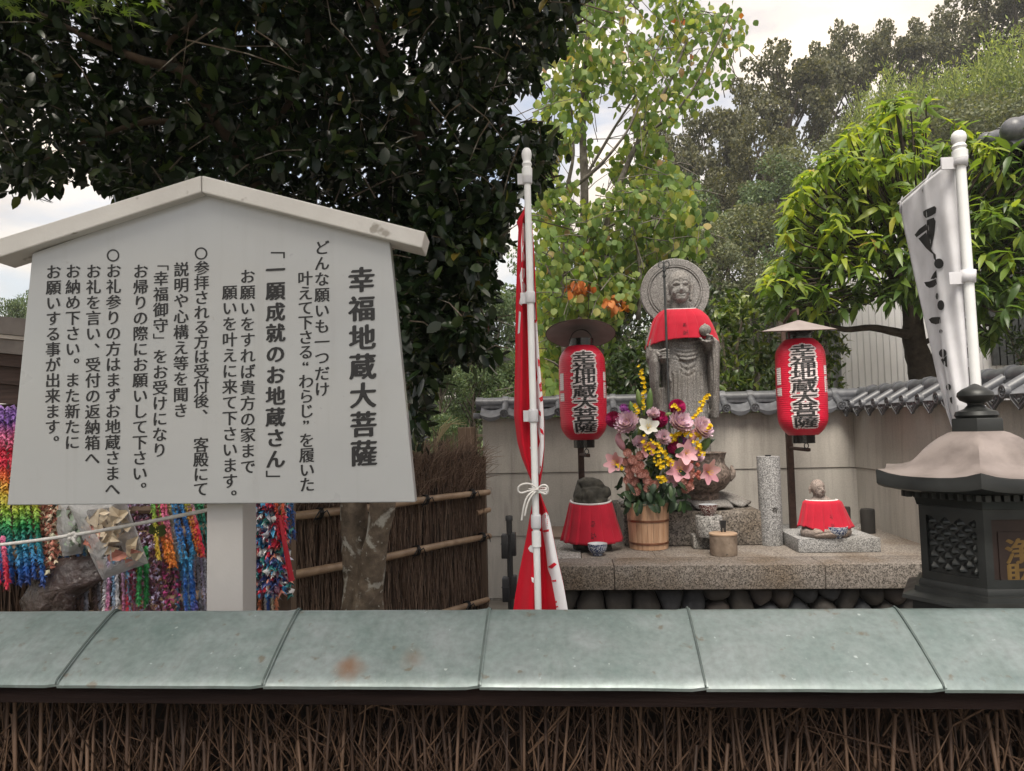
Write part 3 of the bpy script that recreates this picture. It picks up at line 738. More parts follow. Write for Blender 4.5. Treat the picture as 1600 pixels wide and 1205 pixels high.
def tile_meshes(pendant):
    """coping tiles modelled along +X with the eave towards -Y; z = 0 at the eave's underside"""
    out = []
    SL, RZ = 0.20, 0.115                          # slope run and rise
    mb = MB(); nx = 14
    sec = []
    for i in range(nx+1):
        x = TP*i/nx
        zc = -0.030*math.sin(math.pi*min(1, x/(TP*0.80)))
        sec.append((x, zc))
    def pan(u, v):
        x, zc = sec[int(round(u*nx))]; y = -SL*(1-v) + 0.0
        return (x, y, 0.052 + zc + RZ*v)
    mb.grid(pan, nx, 3)
    n0 = len(mb.V)
    lip = [(x, -SL, 0.052+zc) for x, zc in sec]; low = []
    for x, zc in sec:                             # the drooping front lip
        s = math.sin(math.pi*min(1, x/(TP*0.80)))
        low.append((x, -SL+0.004, 0.052+zc - 0.012 - 0.028*s**0.7))
    back = [(x, -SL+0.02, z) for x, y, z in low]; bt = [(x, -SL+0.02, 0.047+zc) for x, zc in sec]
    for rowA, rowB in ((lip, low), (low, back), (back, bt)):
        b = len(mb.V); mb.V += rowA + rowB
        for i in range(nx): mb.F.append((b+i, b+i+1, b+nx+2+i, b+nx+1+i)); mb.m.append(0)
    out.append(('pan_tile', mb))
    mb = MB(); xr = TP*0.90                       # round roll running down the slope
    mb.tube([(xr, -SL-0.01, 0.062), (xr, -0.02, 0.062+RZ*0.95)], 0.034, 14)
    out.append(('roll_tile', mb))
    mb = MB(); M4 = Matrix.Translation((xr, -SL-0.012, 0.058)) @ Matrix.Rotation(R(90), 4, 'X') @ Matrix.Rotation(R(-0), 4, 'Z')
    r = 0.043
    mb.lathe([(r, -0.02), (r, 0.008), (r*0.96, 0.013), (r*0.80, 0.013), (r*0.74, 0.005), (0, 0.004)], 20, (0, 0, 0), M4)
    for k in range(3):                            # three-comma crest
        a0 = k*2.094
        pts = [M4 @ Vector((r*q*math.cos(a0+b), r*q*math.sin(a0+b), 0.008)) for q, b in ((0.26, 0), (0.40, 0.35), (0.50, 0.8), (0.55, 1.35), (0.56, 1.8))]
        mb.tube(pts, [0.0085, 0.008, 0.006, 0.004, 0.002], 6)
    out.append(('eave_disc', mb))
    if pendant:
        mb = MB(); xc = TP*0.40; yy = -SL-0.006
        pl = [(xc-0.085, 0.040), (xc+0.085, 0.040), (xc+0.075, 0.008), (xc+0.035, -0.022), (xc, -0.052), (xc-0.035, -0.022), (xc-0.075, 0.008)]
        mb.prism([(x, yy, z) for x, z in pl], (0, 0.014, 0))
        rim = [(x, yy-0.002, z) for x, z in pl+pl[:1]]; mb.tube(rim, 0.005, 6, caps=False)
        for sx in (-1, 1):
            mb.tube([(xc+sx*q*0.05, yy-0.001, 0.012+w2) for q, w2 in ((0, -0.03), (0.5, -0.012), (0.9, 0.004), (0.8, 0.02), (0.4, 0.016))], 0.0045, 5)
        mb.ball((xc, yy, 0.006), 0.011, 8, 5)
        out.append(('pendant_tile', mb))
    mb = MB()
    mb.tube([(0, 0.0, 0.165), (TP, 0.0, 0.165)], 0.062, 16)
    mb.tube([(TP*0.90-0.028, 0.0, 0.167), (TP*0.90+0.028, 0.0, 0.167)], 0.071, 16)
    mb.box((0, -0.075, 0.115), (TP, 0.075, 0.142))
    out.append(('ridge_tile', mb))
    mb = MB(); mb.grid(lambda u, v: (TP*u, 0.20*v, 0.052+0.115*(1-v)-0.02*math.sin(math.pi*u)), 8, 2); out.append(('rear_tile', mb))
    res = []
    for nm, b in out:
        o = b.build(nm, MT['tile'], None, smooth=True); me = o.data; bpy.data.objects.remove(o); res.append((nm, me))
    return res
def wall(name, label, L0, L1, base, fwd, pend, ztop, n_t, start, extra=0.0):
    """a plastered garden wall in three lapped bands; L0 -> L1 runs to the viewer's right, fwd points at the viewer"""
    L0, L1 = Vector(L0), Vector(L1); d = (L1-L0).normalized(); f = Vector(fwd)
    w_ = thing(name, label, 'wall', (L0+L1)/2*1.0); w_.location.z = -0.1
    for (z0, z1, pr) in ((1.16, ztop, 0.020), (0.53, 1.157, 0.010), (-0.09, 0.527, 0.0)):
        mb = MB(); a, b = L0+f*pr, L1+f*pr
        mb.prism([Vector((a.x, a.y, z0)), Vector((b.x, b.y, z0)), Vector((b.x, b.y, z0))-f*(0.16+pr), Vector((a.x, a.y, z0))-f*(0.16+pr)], (0, 0, z1-z0))
        o = mb.build('wall_band', MT['plaster'], w_); mo = o.modifiers.new("edge", 'BEVEL'); mo.width = 0.004; mo.segments = 2
    mb = MB(); a, b = L0+f*0.03, L1+f*0.03
    mb.prism([Vector((a.x, a.y, -0.3)), Vector((b.x, b.y, -0.3)), Vector((b.x, b.y, -0.3))-f*0.22, Vector((a.x, a.y, -0.3))-f*0.22], (0, 0, 0.205)); mb.build('footing', MT['footing'], w_)
    ang = math.atan2(d.y, d.x)
    for i in range(n_t):
        p = L0 + d*(start + TP*i) - f*0.07
        j = Matrix.Translation(Vector((p.x, p.y, ztop-0.012)) - origin(w_)) @ Matrix.Rotation(ang + rnd.gauss(0, .004), 4, 'Z') @ Matrix.Rotation(rnd.gauss(0, .006), 4, 'Y')
        for nm, me in pend: link(nm, me, w_, j)
    return w_
plainT = tile_meshes(False); pendT = tile_meshes(True)
dx0 = P(787, 645, WY-.2).x - TP*0.90
s0 = (dx0 - WX0) - TP*0
nT = int((WX1 - 0.12 - (WX0+s0))/TP)+1
bw = wall('garden_wall', 'cream rendered garden wall with grey tiled coping running behind the stone statue', (WX0, WY, 0), (WX1, WY, 0), 0, (0, -1, 0), plainT, 1.715, nT, s0)
mb = MB(); mb.tube([(WX0+s0-0.06, WY+0.07, 1.715+0.153), (WX0+s0+0.01, WY+0.07, 1.715+0.153)], 0.068, 16); mb.build('end_tile', MT['tile'], bw, smooth=True)
mb = MB(); mb.box((WX0-0.08, WY-0.14, 1.715), (WX0+s0, WY+0.24, 1.77), bev=0.01); mb.build('end_tile', MT['tile'], bw, smooth=True)
rw = wall('side_wall', 'cream rendered side wall with crested pendant coping tiles receding on the right', (WX1, WY-0.001, 0), (WX1, 2.4, 0), 0, (-1, 0, 0), pendT, 1.715, 18, 0.05)

# ------------------------------------------------------------------ white profiled-metal house and its roof on the right
hs = thing('white_house', 'white building with vertically ribbed metal siding behind the right hand tree', 'building', (5.5, 11, -0.1))
MT['siding'] = noisy("white_metal_siding", [(0.3, (0.72, 0.72, 0.74)), (0.7, (0.80, 0.80, 0.82))], 3, rough=0.4)
HY = 10.2; hx0 = P(1308, 500, HY).x; hx1 = hx0+5.6
k = 0; x = hx0
while x < hx1:                                     # each siding sheet is a part
    mb = MB(); wv = 0.085
    prof = [(0, 0), (0.060, 0), (0.066, 0.022), (0.079, 0.022), (0.085, 0)]
    sec = [(x+px_, HY+py_) for px_, py_ in prof]
    V = [(a, b, z) for a, b in sec for z in (-0.1, 4.35)]; F = [(2*i, 2*i+2, 2*i+3, 2*i+1) for i in range(len(sec)-1)]
    mb.add(V, F); mb.build('siding_strip', MT['siding'], hs); x += wv; k += 1
mb = MB(); mb.box((hx0, HY+0.03, -0.1), (hx1, HY+0.25, 4.33)); mb.build('wall_core', MT['siding'], hs)
q0 = P(1308, 560, HY-0.1); mb = MB(); mb.tube([(q0.x, HY-0.08, -0.1), (q0.x, HY-0.08, 3.3)], 0.055, 12)
for z in (1.9, 2.8): mb.tube([(q0.x, HY-0.08, z), (q0.x, HY-0.08, z+0.03)], 0.062, 12)
mb.build('drainpipe', plain("grey_pipe", (0.16, 0.165, 0.175), 0.45), hs, smooth=True)
# dark slatted part of the facade further right
for px in range(1560, 1690, 11):
    q = P(px, 400, HY-0.3); mb = MB(); mb.box((q.x-0.035, HY-0.12, 2.3), (q.x+0.035, HY-0.06, 4.3)); mb.build('slat', MT['iron'], hs)
# roof with round ridge ends
rf = thing('tiled_roof', 'grey tiled roof corner with two round ridge ends at the right edge', 'roof', P(1600, 240, 7.8))
for (a, b, r, yy) in (((1541, 220), (1700, 163), 0.075, 7.9), ((1584, 203), (1760, 140), 0.105, 7.6)):
    p, q = P(*a, yy), P(*b, yy+.25)
    mb = MB(); mb.tube([p, q], r, 14); mb.ball(p, r*1.18, 14, 8); mb.tube([p+(q-p)*.12, p+(q-p)*.15], r*1.15, 14); mb.build('ridge_roll', MT['tile'], rf, smooth=True)
mb = MB(); mb.prism([P(1545, 226, 7.95), P(1760, 150, 8.3), P(1760, 222, 8.3), P(1590, 240, 7.95)], (0, 0.5, 0)); mb.build('roof_plane', MT['tile'], rf)
mb = MB(); mb.tube([P(1578, 228, 7.6), P(1760, 158, 7.8)], 0.05, 10); mb.build('eave_tile', MT['tile'], rf, smooth=True)
mb = MB(); mb.prism([P(1580, 236, 7.7), P(1760, 168, 7.9), P(1760, 236, 7.9), P(1590, 246, 7.7)], (0, 0.6, 0.02)); mb.build('eave_board', MT['dark_wood'], rf)
mb = MB(); a = P(1600, 240, 8.4); mb.box((a.x, 8.4, -0.1), (a.x+0.14, 8.54, a.z)); mb.build('post', MT['dark_wood'], rf)

# ------------------------------------------------------------------ brushwood fence with bamboo rails behind the trunk
FA, FB = G(455, 807, 1.09), G(760, 768, 1.09)
fd = (FB-FA).normalized(); fn = Vector((fd.y, -fd.x, 0)).normalized()
if fn.y > 0: fn = -fn
FL = (FB-FA).length
bf = thing('brushwood_fence', 'tall brown brushwood fence with bamboo rails behind the lichen covered trunk', 'fence', (FA+FB)/2*1.0); bf.location.z = -0.1
MT['brush'] = leafy("brush_twigs", [(0, (0.085, 0.054, 0.038)), (0.5, (0.20, 0.135, 0.098)), (1, (0.34, 0.25, 0.185))], trans=0.0, rough=0.85, spec=0.2)
MT['brush_core'] = noisy("brush_core", [(0.3, (0.018, 0.012, 0.008)), (0.7, (0.06, 0.038, 0.026))], 9, rough=0.95, stretch=(6, 6, 0.6), bmp=0.8, bscale=16)
def FP(s, off, z): p = FA + fd*s + fn*off; return Vector((p.x, p.y, z))
s_lo, s_hi = -1.7, FL-0.04
mb = MB(); mb.prism([FP(s_lo, -0.05, -0.1), FP(s_hi, -0.05, -0.1), FP(s_hi, -0.17, -0.1), FP(s_lo, -0.17, -0.1)], (0, 0, 1.52)); mb.build('brushwood_core', MT['brush_core'], bf)
mb = MB()
for i in range(3400):
    s = rnd.uniform(s_lo, s_hi); z = rnd.uniform(-0.05, 1.25); l = rnd.uniform(0.15, 0.5); an = rnd.gauss(0, 0.09); o_ = rnd.uniform(-0.05, -0.015); r = rnd.uniform(0.0014, 0.0038)
    mb.tube([FP(s, o_, z), FP(s+an*l*.5+rnd.gauss(0, .006), o_+rnd.uniform(0, .012), z+l*.5), FP(s+an*l, o_, z+l)], [r, r*.9, r*.5], 3, caps=False)
tag(mb.build('upright_twigs', MT['brush'], bf), kind='stuff')
mb = MB()
for i in range(5200):                             # the shaggy head of the fence, combed over
    s = rnd.uniform(s_lo, s_hi+.02); o_ = rnd.uniform(-0.19, 0.02); z = rnd.uniform(1.12, 1.44) - abs(o_+0.08)*0.6; l = rnd.uniform(0.10, 0.26); an = rnd.gauss(0.45, 0.40); r = rnd.uniform(0.0014, 0.0034)
    q0 = FP(s, o_, z); q1 = FP(s+l*.5*math.sin(an), o_+rnd.uniform(-.01, .03), z+l*.5*math.cos(an)); q2 = FP(s+l*math.sin(an*1.5), o_+rnd.uniform(-.02, .07), min(1.60, z+l*math.cos(an*1.3)*.9))
    mb.tube([q0, q1, q2], [r, r*.8, r*.35], 3, caps=False)
tag(mb.build('shaggy_head', MT['brush'], bf), kind='stuff')
MT['bamboo'] = noisy("tan_bamboo", [(0.25, (0.20, 0.125, 0.075)), (0.55, (0.34, 0.235, 0.15)), (0.8, (0.42, 0.31, 0.21))], 4, rough=0.45, stretch=(3, 3, 3), coat=0.1, coat_r=0.3, bmp=0.1)
for (z, sa, sb, kn) in ((1.09, -1.7, FL-0.02, (0.18, 1.15, 1.68)), (0.73, -1.7, FL-0.02, (-0.3, 0.62, 1.05, FL-.12)), (0.22, -1.7, FL-0.06, (0.5, 1.25, 1.6))):
    mb = MB(); pts = []; rr = []; r0 = 0.030
    nn = int((sb-sa)/0.27)
    for i in range(nn+1):
        s = sa+(sb-sa)*i/nn; rr0 = r0*(1.08-0.30*(s-sa)/(sb-sa))
        for ds, kk in ((-0.008, 1.0), (-0.003, 1.09), (0.001, 0.97), (0.008, 1.0)):
            pts.append(FP(s+ds, 0.035, z+0.004*math.sin(i*1.3))); rr.append(rr0*kk)
    mb.tube(pts, rr, 12)
    rail = mb.build('bamboo_rail', MT['bamboo'], bf, smooth=True)
    for s in kn:
        mb = MB()
        for dq in (-0.008, 0.004, 0.014):
            ring = []
            for i in range(13):
                a = math.pi*2*i/12; ring.append(FP(s+dq+0.006*math.sin(a), 0.035+0.036*math.cos(a), z+0.036*math.sin(a)))
            mb.tube(ring, 0.0048, 5, caps=False)
        for sx in (-1, 1):
            mb.tube([FP(s, 0.072, z), FP(s+sx*.03, 0.085, z+.02), FP(s+sx*.055, 0.08, z-.015), FP(s+sx*.07, 0.075, z-.045)], [0.005, 0.005, 0.004, 0.003], 5)
        mb.build('palm_rope_knot', MT['black'], rail, smooth='all')
mb = MB(); q = P(752, 900, FB.y+.05); mb.box((q.x-0.015, FB.y+.02, -0.1), (q.x+0.05, FB.y+.12, 1.38)); mb.build('end_post', MT['brown_wood'], bf)
for z in (0.92,):
    mb = MB(); mb.tube([FP(FL-.1, -.03, z), FP(FL+.07, -.03, z+.01)], 0.022, 10); mb.build('short_rail', MT['bamboo'], bf, smooth=True)
mb = MB(); a, b = P(715, 668, 7.6), P(742, 690, 7.6); mb.box((a.x, 7.6, -0.1), (b.x, 7.75, a.z), bev=0.006)
c = P(765, 679, 7.7)
o = mb.build('wooden_post', MT['brown_wood']); tag(o, 'short weathered square wooden post rising beyond the brushwood fence', 'post')
mb = MB(); a = P(742, 678.5, 7.72); mb.box((a.x, 7.7, a.z-0.03), (c.x+.05, 7.76, a.z)); tag(mb.build('wooden_rail', noisy("pale_rail", [(0.3, (0.3, 0.25, 0.19)), (0.7, (0.4, 0.34, 0.27))], 5)), 'thin pale horizontal rail joining the short wooden post to the wall end', 'rail')
mb = MB()
for i in range(7):
    a = P(684+rnd.uniform(-3, 3), 690, 7.0); b = P(688+i*3, 668-i, 7.0); c = P(697+i*5+rnd.uniform(-4, 6), 648+abs(i-2)*4, 7.0)
    mb.tube([a, b, c], [0.006, 0.005, 0.002], 5)
tag(mb.build('dry_reed', plain("dry_straw", (0.34, 0.29, 0.16), 0.8)), 'dry straw coloured reed stalks standing above the brushwood fence', 'dry grass')

# ------------------------------------------------------------------ stone dais: dry-stone base, granite kerbs, paving
DZ = 0.62; DY = G(1160, 883, DZ).y; DX0 = P(852, 883, DY).x; DX1 = WX1-0.005
MT['granite'] = granite("brown_granite", (0.215, 0.192, 0.172), (0.058, 0.05, 0.044), 135, (0.66, 0.54, 0.40))
MT['granite_grey'] = granite("grey_granite", (0.36, 0.35, 0.335), (0.10, 0.095, 0.09), 115, (0.7, 0.66, 0.58))
MT['granite_pale'] = granite("pale_granite", (0.36, 0.355, 0.35), (0.10, 0.10, 0.105), 190, (0.75, 0.74, 0.7), bright=(0.50, 0.50, 0.50))
MT['paving'] = granite("dais_paving", (0.25, 0.222, 0.195), (0.10, 0.086, 0.075), 140, (0.6, 0.5, 0.4))
dais = thing('stone_dais', 'raised granite platform on a rubble stone base carrying the statues and offerings', 'platform', ((DX0+DX1)/2, DY+1, -0.1))
kh = 0.168
def blk(name, mat, lo, hi, parent, bev=0.008):
    mb = MB(); mb.box(lo, hi, bev=bev); return mb.build(name, MT[mat], parent, smooth=True)
kx = [DX0, P(960, 900, DY).x, P(1290, 900, DY).x, DX1]
for i, (a, b) in enumerate(zip(kx, kx[1:])): blk('kerb_stone', 'granite', (a+0.0015, DY, DZ-kh), (b-0.0015, DY+0.33, DZ), dais)
blk('kerb_stone', 'granite_grey', (DX0, DY+0.333, DZ-kh), (DX0+0.26, WY-0.35, DZ), dais)
blk('kerb_stone', 'granite_pale', (DX0, WY-0.347, DZ-kh), (WX1-0.5, WY-0.003, DZ), dais)
blk('kerb_stone', 'granite_grey', (WX1-0.50+.003, WY-0.347, DZ-kh), (DX1, WY-0.003, DZ), dais)
px_ = [DX0+0.263, 0.62, 1.55, DX1-0.0]
for i, (a, b) in enumerate(zip(px_, px_[1:])): blk('paving_slab', 'paving', (a+.001, DY+0.333, DZ-0.1), (b-.001, WY-0.35, DZ-0.006), dais, 0.004)
mb = MB(); mb.box((DX0+0.12, DY+0.22, -0.3), (DX1, WY-0.01, DZ-kh)); mb.build('base_core', plain("dark_joint", (0.02, 0.018, 0.016), 0.95), dais)
# rubble stones: convex cells grown around the stones one can pick out
seeds_px = [(840, 945), (880, 932), (925, 950), (968, 944), (1010, 946), (1050, 930), (1086, 940), (1118, 928), (1122, 950), (1160, 945), (1192, 932), (1222, 936), (1204, 955), (1248, 950), (1262, 930),
            (1288, 948), (1298, 926), (1326, 938), (1348, 952), (1366, 934), (1385, 953), (1400, 932), (1425, 948), (1450, 936), (1478, 950), (1505, 936)]
SY = DY+0.13
seeds = [((P(x, y, SY)).x, (P(x, y, SY)).z) for x, y in seeds_px]
for row in range(2):
    x = DX0
    while x < DX1:
        seeds.append((x+rnd.uniform(-.04, .04), 0.12-0.2*row+rnd.uniform(-.03, .03))); x += rnd.uniform(.15, .26)
MT['rubble'] = []
for i, (c1, c2) in enumerate((((0.014, 0.016, 0.020), (0.040, 0.042, 0.047)), ((0.018, 0.016, 0.015), (0.05, 0.044, 0.038)), ((0.022, 0.017, 0.015), (0.056, 0.045, 0.039)))):
    MT['rubble'].append(noisy("rubble_stone", [(0.3, c1), (0.65, c2), (0.85, tuple(1.7*x for x in c2))], 7, rough=0.75, bmp=0.5, bscale=26, dist=0.4))
def clip(poly, a, b):
    """keep the part of poly nearer to a than b"""
    m = ((a[0]+b[0])/2, (a[1]+b[1])/2); n = (b[0]-a[0], b[1]-a[1]); out = []
    for i in range(len(poly)):
        p, q = poly[i], poly[(i+1) % len(poly)]
        dp = (p[0]-m[0])*n[0]+(p[1]-m[1])*n[1]; dq = (q[0]-m[0])*n[0]+(q[1]-m[1])*n[1]
        if dp <= 0: out.append(p)
        if dp*dq < 0: t_ = dp/(dp-dq); out.append((p[0]+(q[0]-p[0])*t_, p[1]+(q[1]-p[1])*t_))
    return out
def rounded(poly, shrink, k):
    c = (sum(p[0] for p in poly)/len(poly), sum(p[1] for p in poly)/len(poly)); ring = []
    m = len(poly)
    for i in range(m):                            # cut the corners twice
        p, q = poly[i], poly[(i+1) % m]
        ring += [(p[0]*.75+q[0]*.25, p[1]*.75+q[1]*.25), (p[0]*.25+q[0]*.75, p[1]*.25+q[1]*.75)]
    return c, [(c[0]+(p[0]-c[0])*(1-shrink), c[1]+(p[1]-c[1])*(1-shrink)) for p in ring]
for i, a in enumerate(seeds):
    poly = [(DX0+.02, -0.2), (DX1, -0.2), (DX1, DZ-kh-0.004), (DX0+.02, DZ-kh-0.004)]
    for j, b in enumerate(seeds):
        if i != j and abs(a[0]-b[0]) < .9: poly = clip(poly, a, b)
        if len(poly) < 3: break
    if len(poly) < 3: continue
    c, ring = rounded(poly, 0.045, i)
    bul = rnd.uniform(0.03, 0.06); V = []; F = []; m = len(ring)
    for s, d in ((1.0, 0.09), (1.0, 0.02), (0.86, -bul*.55), (0.5, -bul*.95)):
        for p in ring: V.append((c[0]+(p[0]-c[0])*s, SY+d+0.012*wob(p[0]*14+s*3, 1, p[1]*14), c[1]+(p[1]-c[1])*s))
    V.append((c[0], SY-bul, c[1]))
    for r in range(3):
        for q in range(m): q2 = (q+1) % m; F.append((r*m+q, r*m+q2, (r+1)*m+q2, (r+1)*m+q))
    for q in range(m): F.append((3*m+q, 3*m+(q+1) % m, 4*m))
    put_mesh('stone', V, F, MT['rubble'][rnd.randrange(3)], dais, smooth=True)

# ------------------------------------------------------------------ black stand for banners
q = P(797, 880, 3.05)
bs = thing('banner_stand', 'black plastic banner stand pole with two clamp brackets left of the red banner', 'stand', (q.x, 3.05, -0.1))
zt = P(796, 806, 3.05).z
mb = MB(); mb.tube([(q.x, 3.05, -0.1), (q.x, 3.05, zt)], 0.0125, 14); o = mb.build('pole', MT['black'], bs, smooth=True)
mb = MB(); mb.tube([(q.x, 3.05, zt-0.02), (q.x, 3.05, zt-0.003), (q.x, 3.05, zt)], [0.0155, 0.0155, 0.013], 14); mb.build('cap', MT['black'], o, smooth=True)
for y0, y1 in ((834, 871), (901, 938)):
    za, zb = P(797, y1, 3.05).z, P(797, y0, 3.05).z
    mb = MB(); mb.box((q.x-0.032, 3.012, za), (q.x-0.002, 3.062, zb), bev=0.004); mb.box((q.x-0.0345, 3.010, (za*.4+zb*.6)), (q.x-0.0, 3.064, (za*.36+zb*.64)), bev=0.002)
    mb.box((q.x-0.002, 3.04, za+0.006), (q.x+0.026, 3.075, zb+0.004), bev=0.004)
    mb.build('bracket', MT['black'], bs, smooth=True)

# ------------------------------------------------------------------ banners
def lerp_px(tab, y):                               # piecewise curve x(y), depth(y)
    if y <= tab[0][0]: return tab[0][1:]
    for a, b in zip(tab, tab[1:]):
        if y <= b[0]:
            t_ = (y-a[0])/(b[0]-a[0]); return tuple(a[i]+(b[i]-a[i])*t_ for i in range(1, len(a)))
    return tab[-1][1:]
def pole(parent, top, bot, Y, r, mat='white_plastic'):
    a, b = P(*top, Y), P(*bot, Y); d = (a-b).normalized(); b = b - d*((b.z+0.1)/d.z)
    mb = MB(); mb.tube([b, a-d*0.05], r, 14); o = mb.build('pole', MT[mat], parent, smooth=True)
    mb = MB(); M4 = d.to_track_quat('Z', 'Y').to_matrix().to_4x4()
    mb.lathe([(0, -0.06), (r*1.5, -0.06), (r*1.55, -0.035), (r*1.25, -0.032), (r*1.25, -0.027), (r*1.5, -0.022), (r*1.25, -0.016), (r*1.1, -0.012), (r*1.45, 0.0), (r*1.5, 0.010), (r*1.3, 0.020), (r*.8, 0.027), (0, 0.029)], 18, a-d*0.0, M4)
    mb.build('finial', MT[mat], parent, smooth=True)
    return a, b, d
# red one, gathered and tied to its pole
RY = 2.15
rbn = thing('red_banner', 'red banner with white brush writing tied round its white pole with a cord', 'banner', P(845, 957, RY)); rbn.location.z = -0.1
ra_, rb_, rd_ = pole(rbn, (823, 246), (841, 955), RY, 0.0102)
LT = [(318, 821), (330, 817), (347, 806.5), (356, 810), (400, 808), (470, 806), (560, 805), (650, 803), (690, 808), (715, 815), (745, 827), (764, 836), (775, 834), (800, 829), (840, 822), (890, 812), (930, 805), (975, 799)]
RT = [(318, 829), (347, 831), (385, 834), (430, 836), (500, 839), (560, 843), (620, 848), (660, 850.5), (700, 851), (735, 848), (764, 843), (775, 846), (800, 856), (830, 863), (870, 871), (910, 880), (957, 888), (975, 891)]
def red_cloth(u, y, off=0.0):
    l, = lerp_px(LT, y); r, = lerp_px(RT, y); wd = r-l
    tie = 1-math.exp(-((y-766)/70.0)**2)
    dep = 0.016*math.cos(u*math.pi*3+0.6)*(0.35+0.65*tie) + 0.006*math.sin(u*17+y*0.012)
    if y > 766: dep += 0.012*math.sin(u*11+1.0)*min(1, (y-766)/120)
    return P(l+wd*u, y, RY+0.024+dep+off)
mb = MB(); mb.grid(lambda u, v: red_cloth(u, 318+v*(975-318)), 30, 110)
rc_ = mb.build('cloth', MT['red_cloth'], rbn, smooth='all'); solid(rc_, 0.0012, 1)
MT['white_print'] = plain("white_dye", (0.72, 0.70, 0.72), 0.8); MT['black_print'] = plain("black_dye", (0.010, 0.010, 0.011), 0.8)
from mathutils.geometry import delaunay_2d_cdt
def patch(poly, surf, step, inv=None):
    """fill a pixel polygon with a fine mesh that follows a cloth"""
    xs = [p[0] for p in poly]; ys = [p[1] for p in poly]
    pts = [Vector(p) for p in poly]; n = len(pts); edges = []
    dense = []
    for i in range(n):
        a, b = pts[i], pts[(i+1) % n]; m = max(1, int((b-a).length/step))
        dense += [a.lerp(b, j/m) for j in range(m)]
    nb = len(dense); edges = [(i, (i+1) % nb) for i in range(nb)]
    gx = min(xs)+step*.5
    inner = []
    def inside(x, y):
        r = False
        for i in range(n):
            a, b = poly[i], poly[i-1]
            if (a[1] > y) != (b[1] > y) and x < (b[0]-a[0])*(y-a[1])/(b[1]-a[1])+a[0]: r = not r
        return r
    while gx < max(xs):
        gy = min(ys)+step*.5
        while gy < max(ys):
            if inside(gx, gy): inner.append(Vector((gx, gy)))
            gy += step
        gx += step
    v2, _, f2, _, _, _ = delaunay_2d_cdt(dense+inner, edges, [list(range(nb))], 1, 1e-4)
    return [surf(p.x, p.y) for p in v2], [tuple(f) for f in f2]
def red_surf(x, y):
    l, = lerp_px(LT, y); r, = lerp_px(RT, y); return red_cloth(min(1, max(0, (x-l)/(r-l))), y, -0.0022)
mb = MB()
WH = [[(817, 348), (820, 350), (820, 372), (817, 392), (820, 400), (819, 408), (815, 410), (814, 380)], [(815, 418), (820, 420), (820, 432), (817, 438), (821, 446), (819, 470), (815, 478), (811, 474), (815, 456), (812, 430)],
      [(811, 486), (814, 488), (812, 520), (809, 522)], [(829, 362), (832, 366), (834, 430), (837, 500), (833, 500), (831, 420)],
      [(835, 505), (839, 502), (843, 562), (848, 622), (850, 660), (850, 700), (846, 730), (843, 742), (839, 735), (841, 700), (844, 690), (840, 672), (838, 650), (837, 600), (840, 590), (836, 560)],
      [(832, 690), (836, 684), (836, 704), (832, 708), (828, 700)], [(838, 640), (842, 636), (846, 648), (842, 664), (838, 662)],
      [(846, 806), (853, 800), (858, 806), (863, 832), (870, 868), (880, 912), (888, 956), (890, 974), (872, 974), (868, 940), (861, 902), (856, 890), (853, 862), (848, 832)],
      [(829, 852), (833, 853), (833, 864), (828, 862), (825, 857)], [(830, 902), (834, 903), (834, 911), (831, 909)]]
for pl_ in WH: mb.add(*patch(pl_, red_surf, 3.0))
mb.build('white_writing', MT['white_print'], rc_, smooth='all')
mb = MB()
RD = [[(848, 829), (858, 827), (857, 831), (849, 832)], [(856, 886), (866, 879), (870, 882), (862, 889)], [(862, 907), (869, 906), (869, 909), (863, 909)], [(866, 940), (870, 939), (870, 942), (866, 942)], [(866, 948), (872, 947), (872, 949), (867, 950)],
      [(840, 560), (844, 563), (845, 575), (841, 572)], [(842, 600), (847, 597), (849, 612), (844, 612)], [(841, 640), (845, 644), (845, 651), (842, 648)], [(843, 668), (848, 672), (850, 680), (845, 676)], [(842, 622), (850, 618), (850, 626), (845, 628)]]
def red_surf2(x, y):
    l, = lerp_px(LT, y); r, = lerp_px(RT, y); return red_cloth(min(1, max(0, (x-l)/(r-l))), y, -0.0036)
for pl_ in RD: mb.add(*patch(pl_, red_surf2, 3.0))
mb.build('red_writing_gap', MT['red_cloth'], rc_, smooth='all')
def at_pole(y): t_ = (y-246)/(955-246); return 823+18*t_
for (y, hh) in ((278, 20), (465, 18), (650, 20), (815, 22)):       # white loops holding the cloth
    c0, c1 = P(at_pole(y-hh/2), y-hh/2, RY), P(at_pole(y+hh/2), y+hh/2, RY)
    mb = MB(); mb.tube([c0, c0.lerp(c1, .1), c0.lerp(c1, .9), c1], [0.0125, 0.0142, 0.0142, 0.0125], 14, caps=False)
    if y < 600 or y == 650: q = P(at_pole(y)-7, y, RY-0.012); mb.box((q.x-0.016, RY-0.004, q.z-0.016), (q.x+0.01, RY+0.002, q.z+0.016))
    solid(mb.build('loop', MT['white_cloth'], rbn, smooth=True), 0.0015)
p_ = P(at_pole(838), 838, RY); mb = MB(); mb.tube([p_+rd_*.014, p_-rd_*.014, p_-rd_*.03, p_-rd_*.031], [0.0135, 0.0135, 0.0135, 0.012], 14); mb.build('pole_joint', MT['white_plastic'], rbn, smooth=True)
mb = MB(); yk = 765; pc = P(839, yk, RY-0.02)
ring = [P(840, yk, RY) + Vector((0.026*math.cos(a), 0.030*math.sin(a)+0.012, 0.002*math.sin(2*a))) for a in [i*math.pi/8 for i in range(17)]]
mb.tube(ring, 0.0032, 6); ring = [r_+Vector((0, -.001, -.006)) for r_ in ring]; mb.tube(ring, 0.0032, 6)
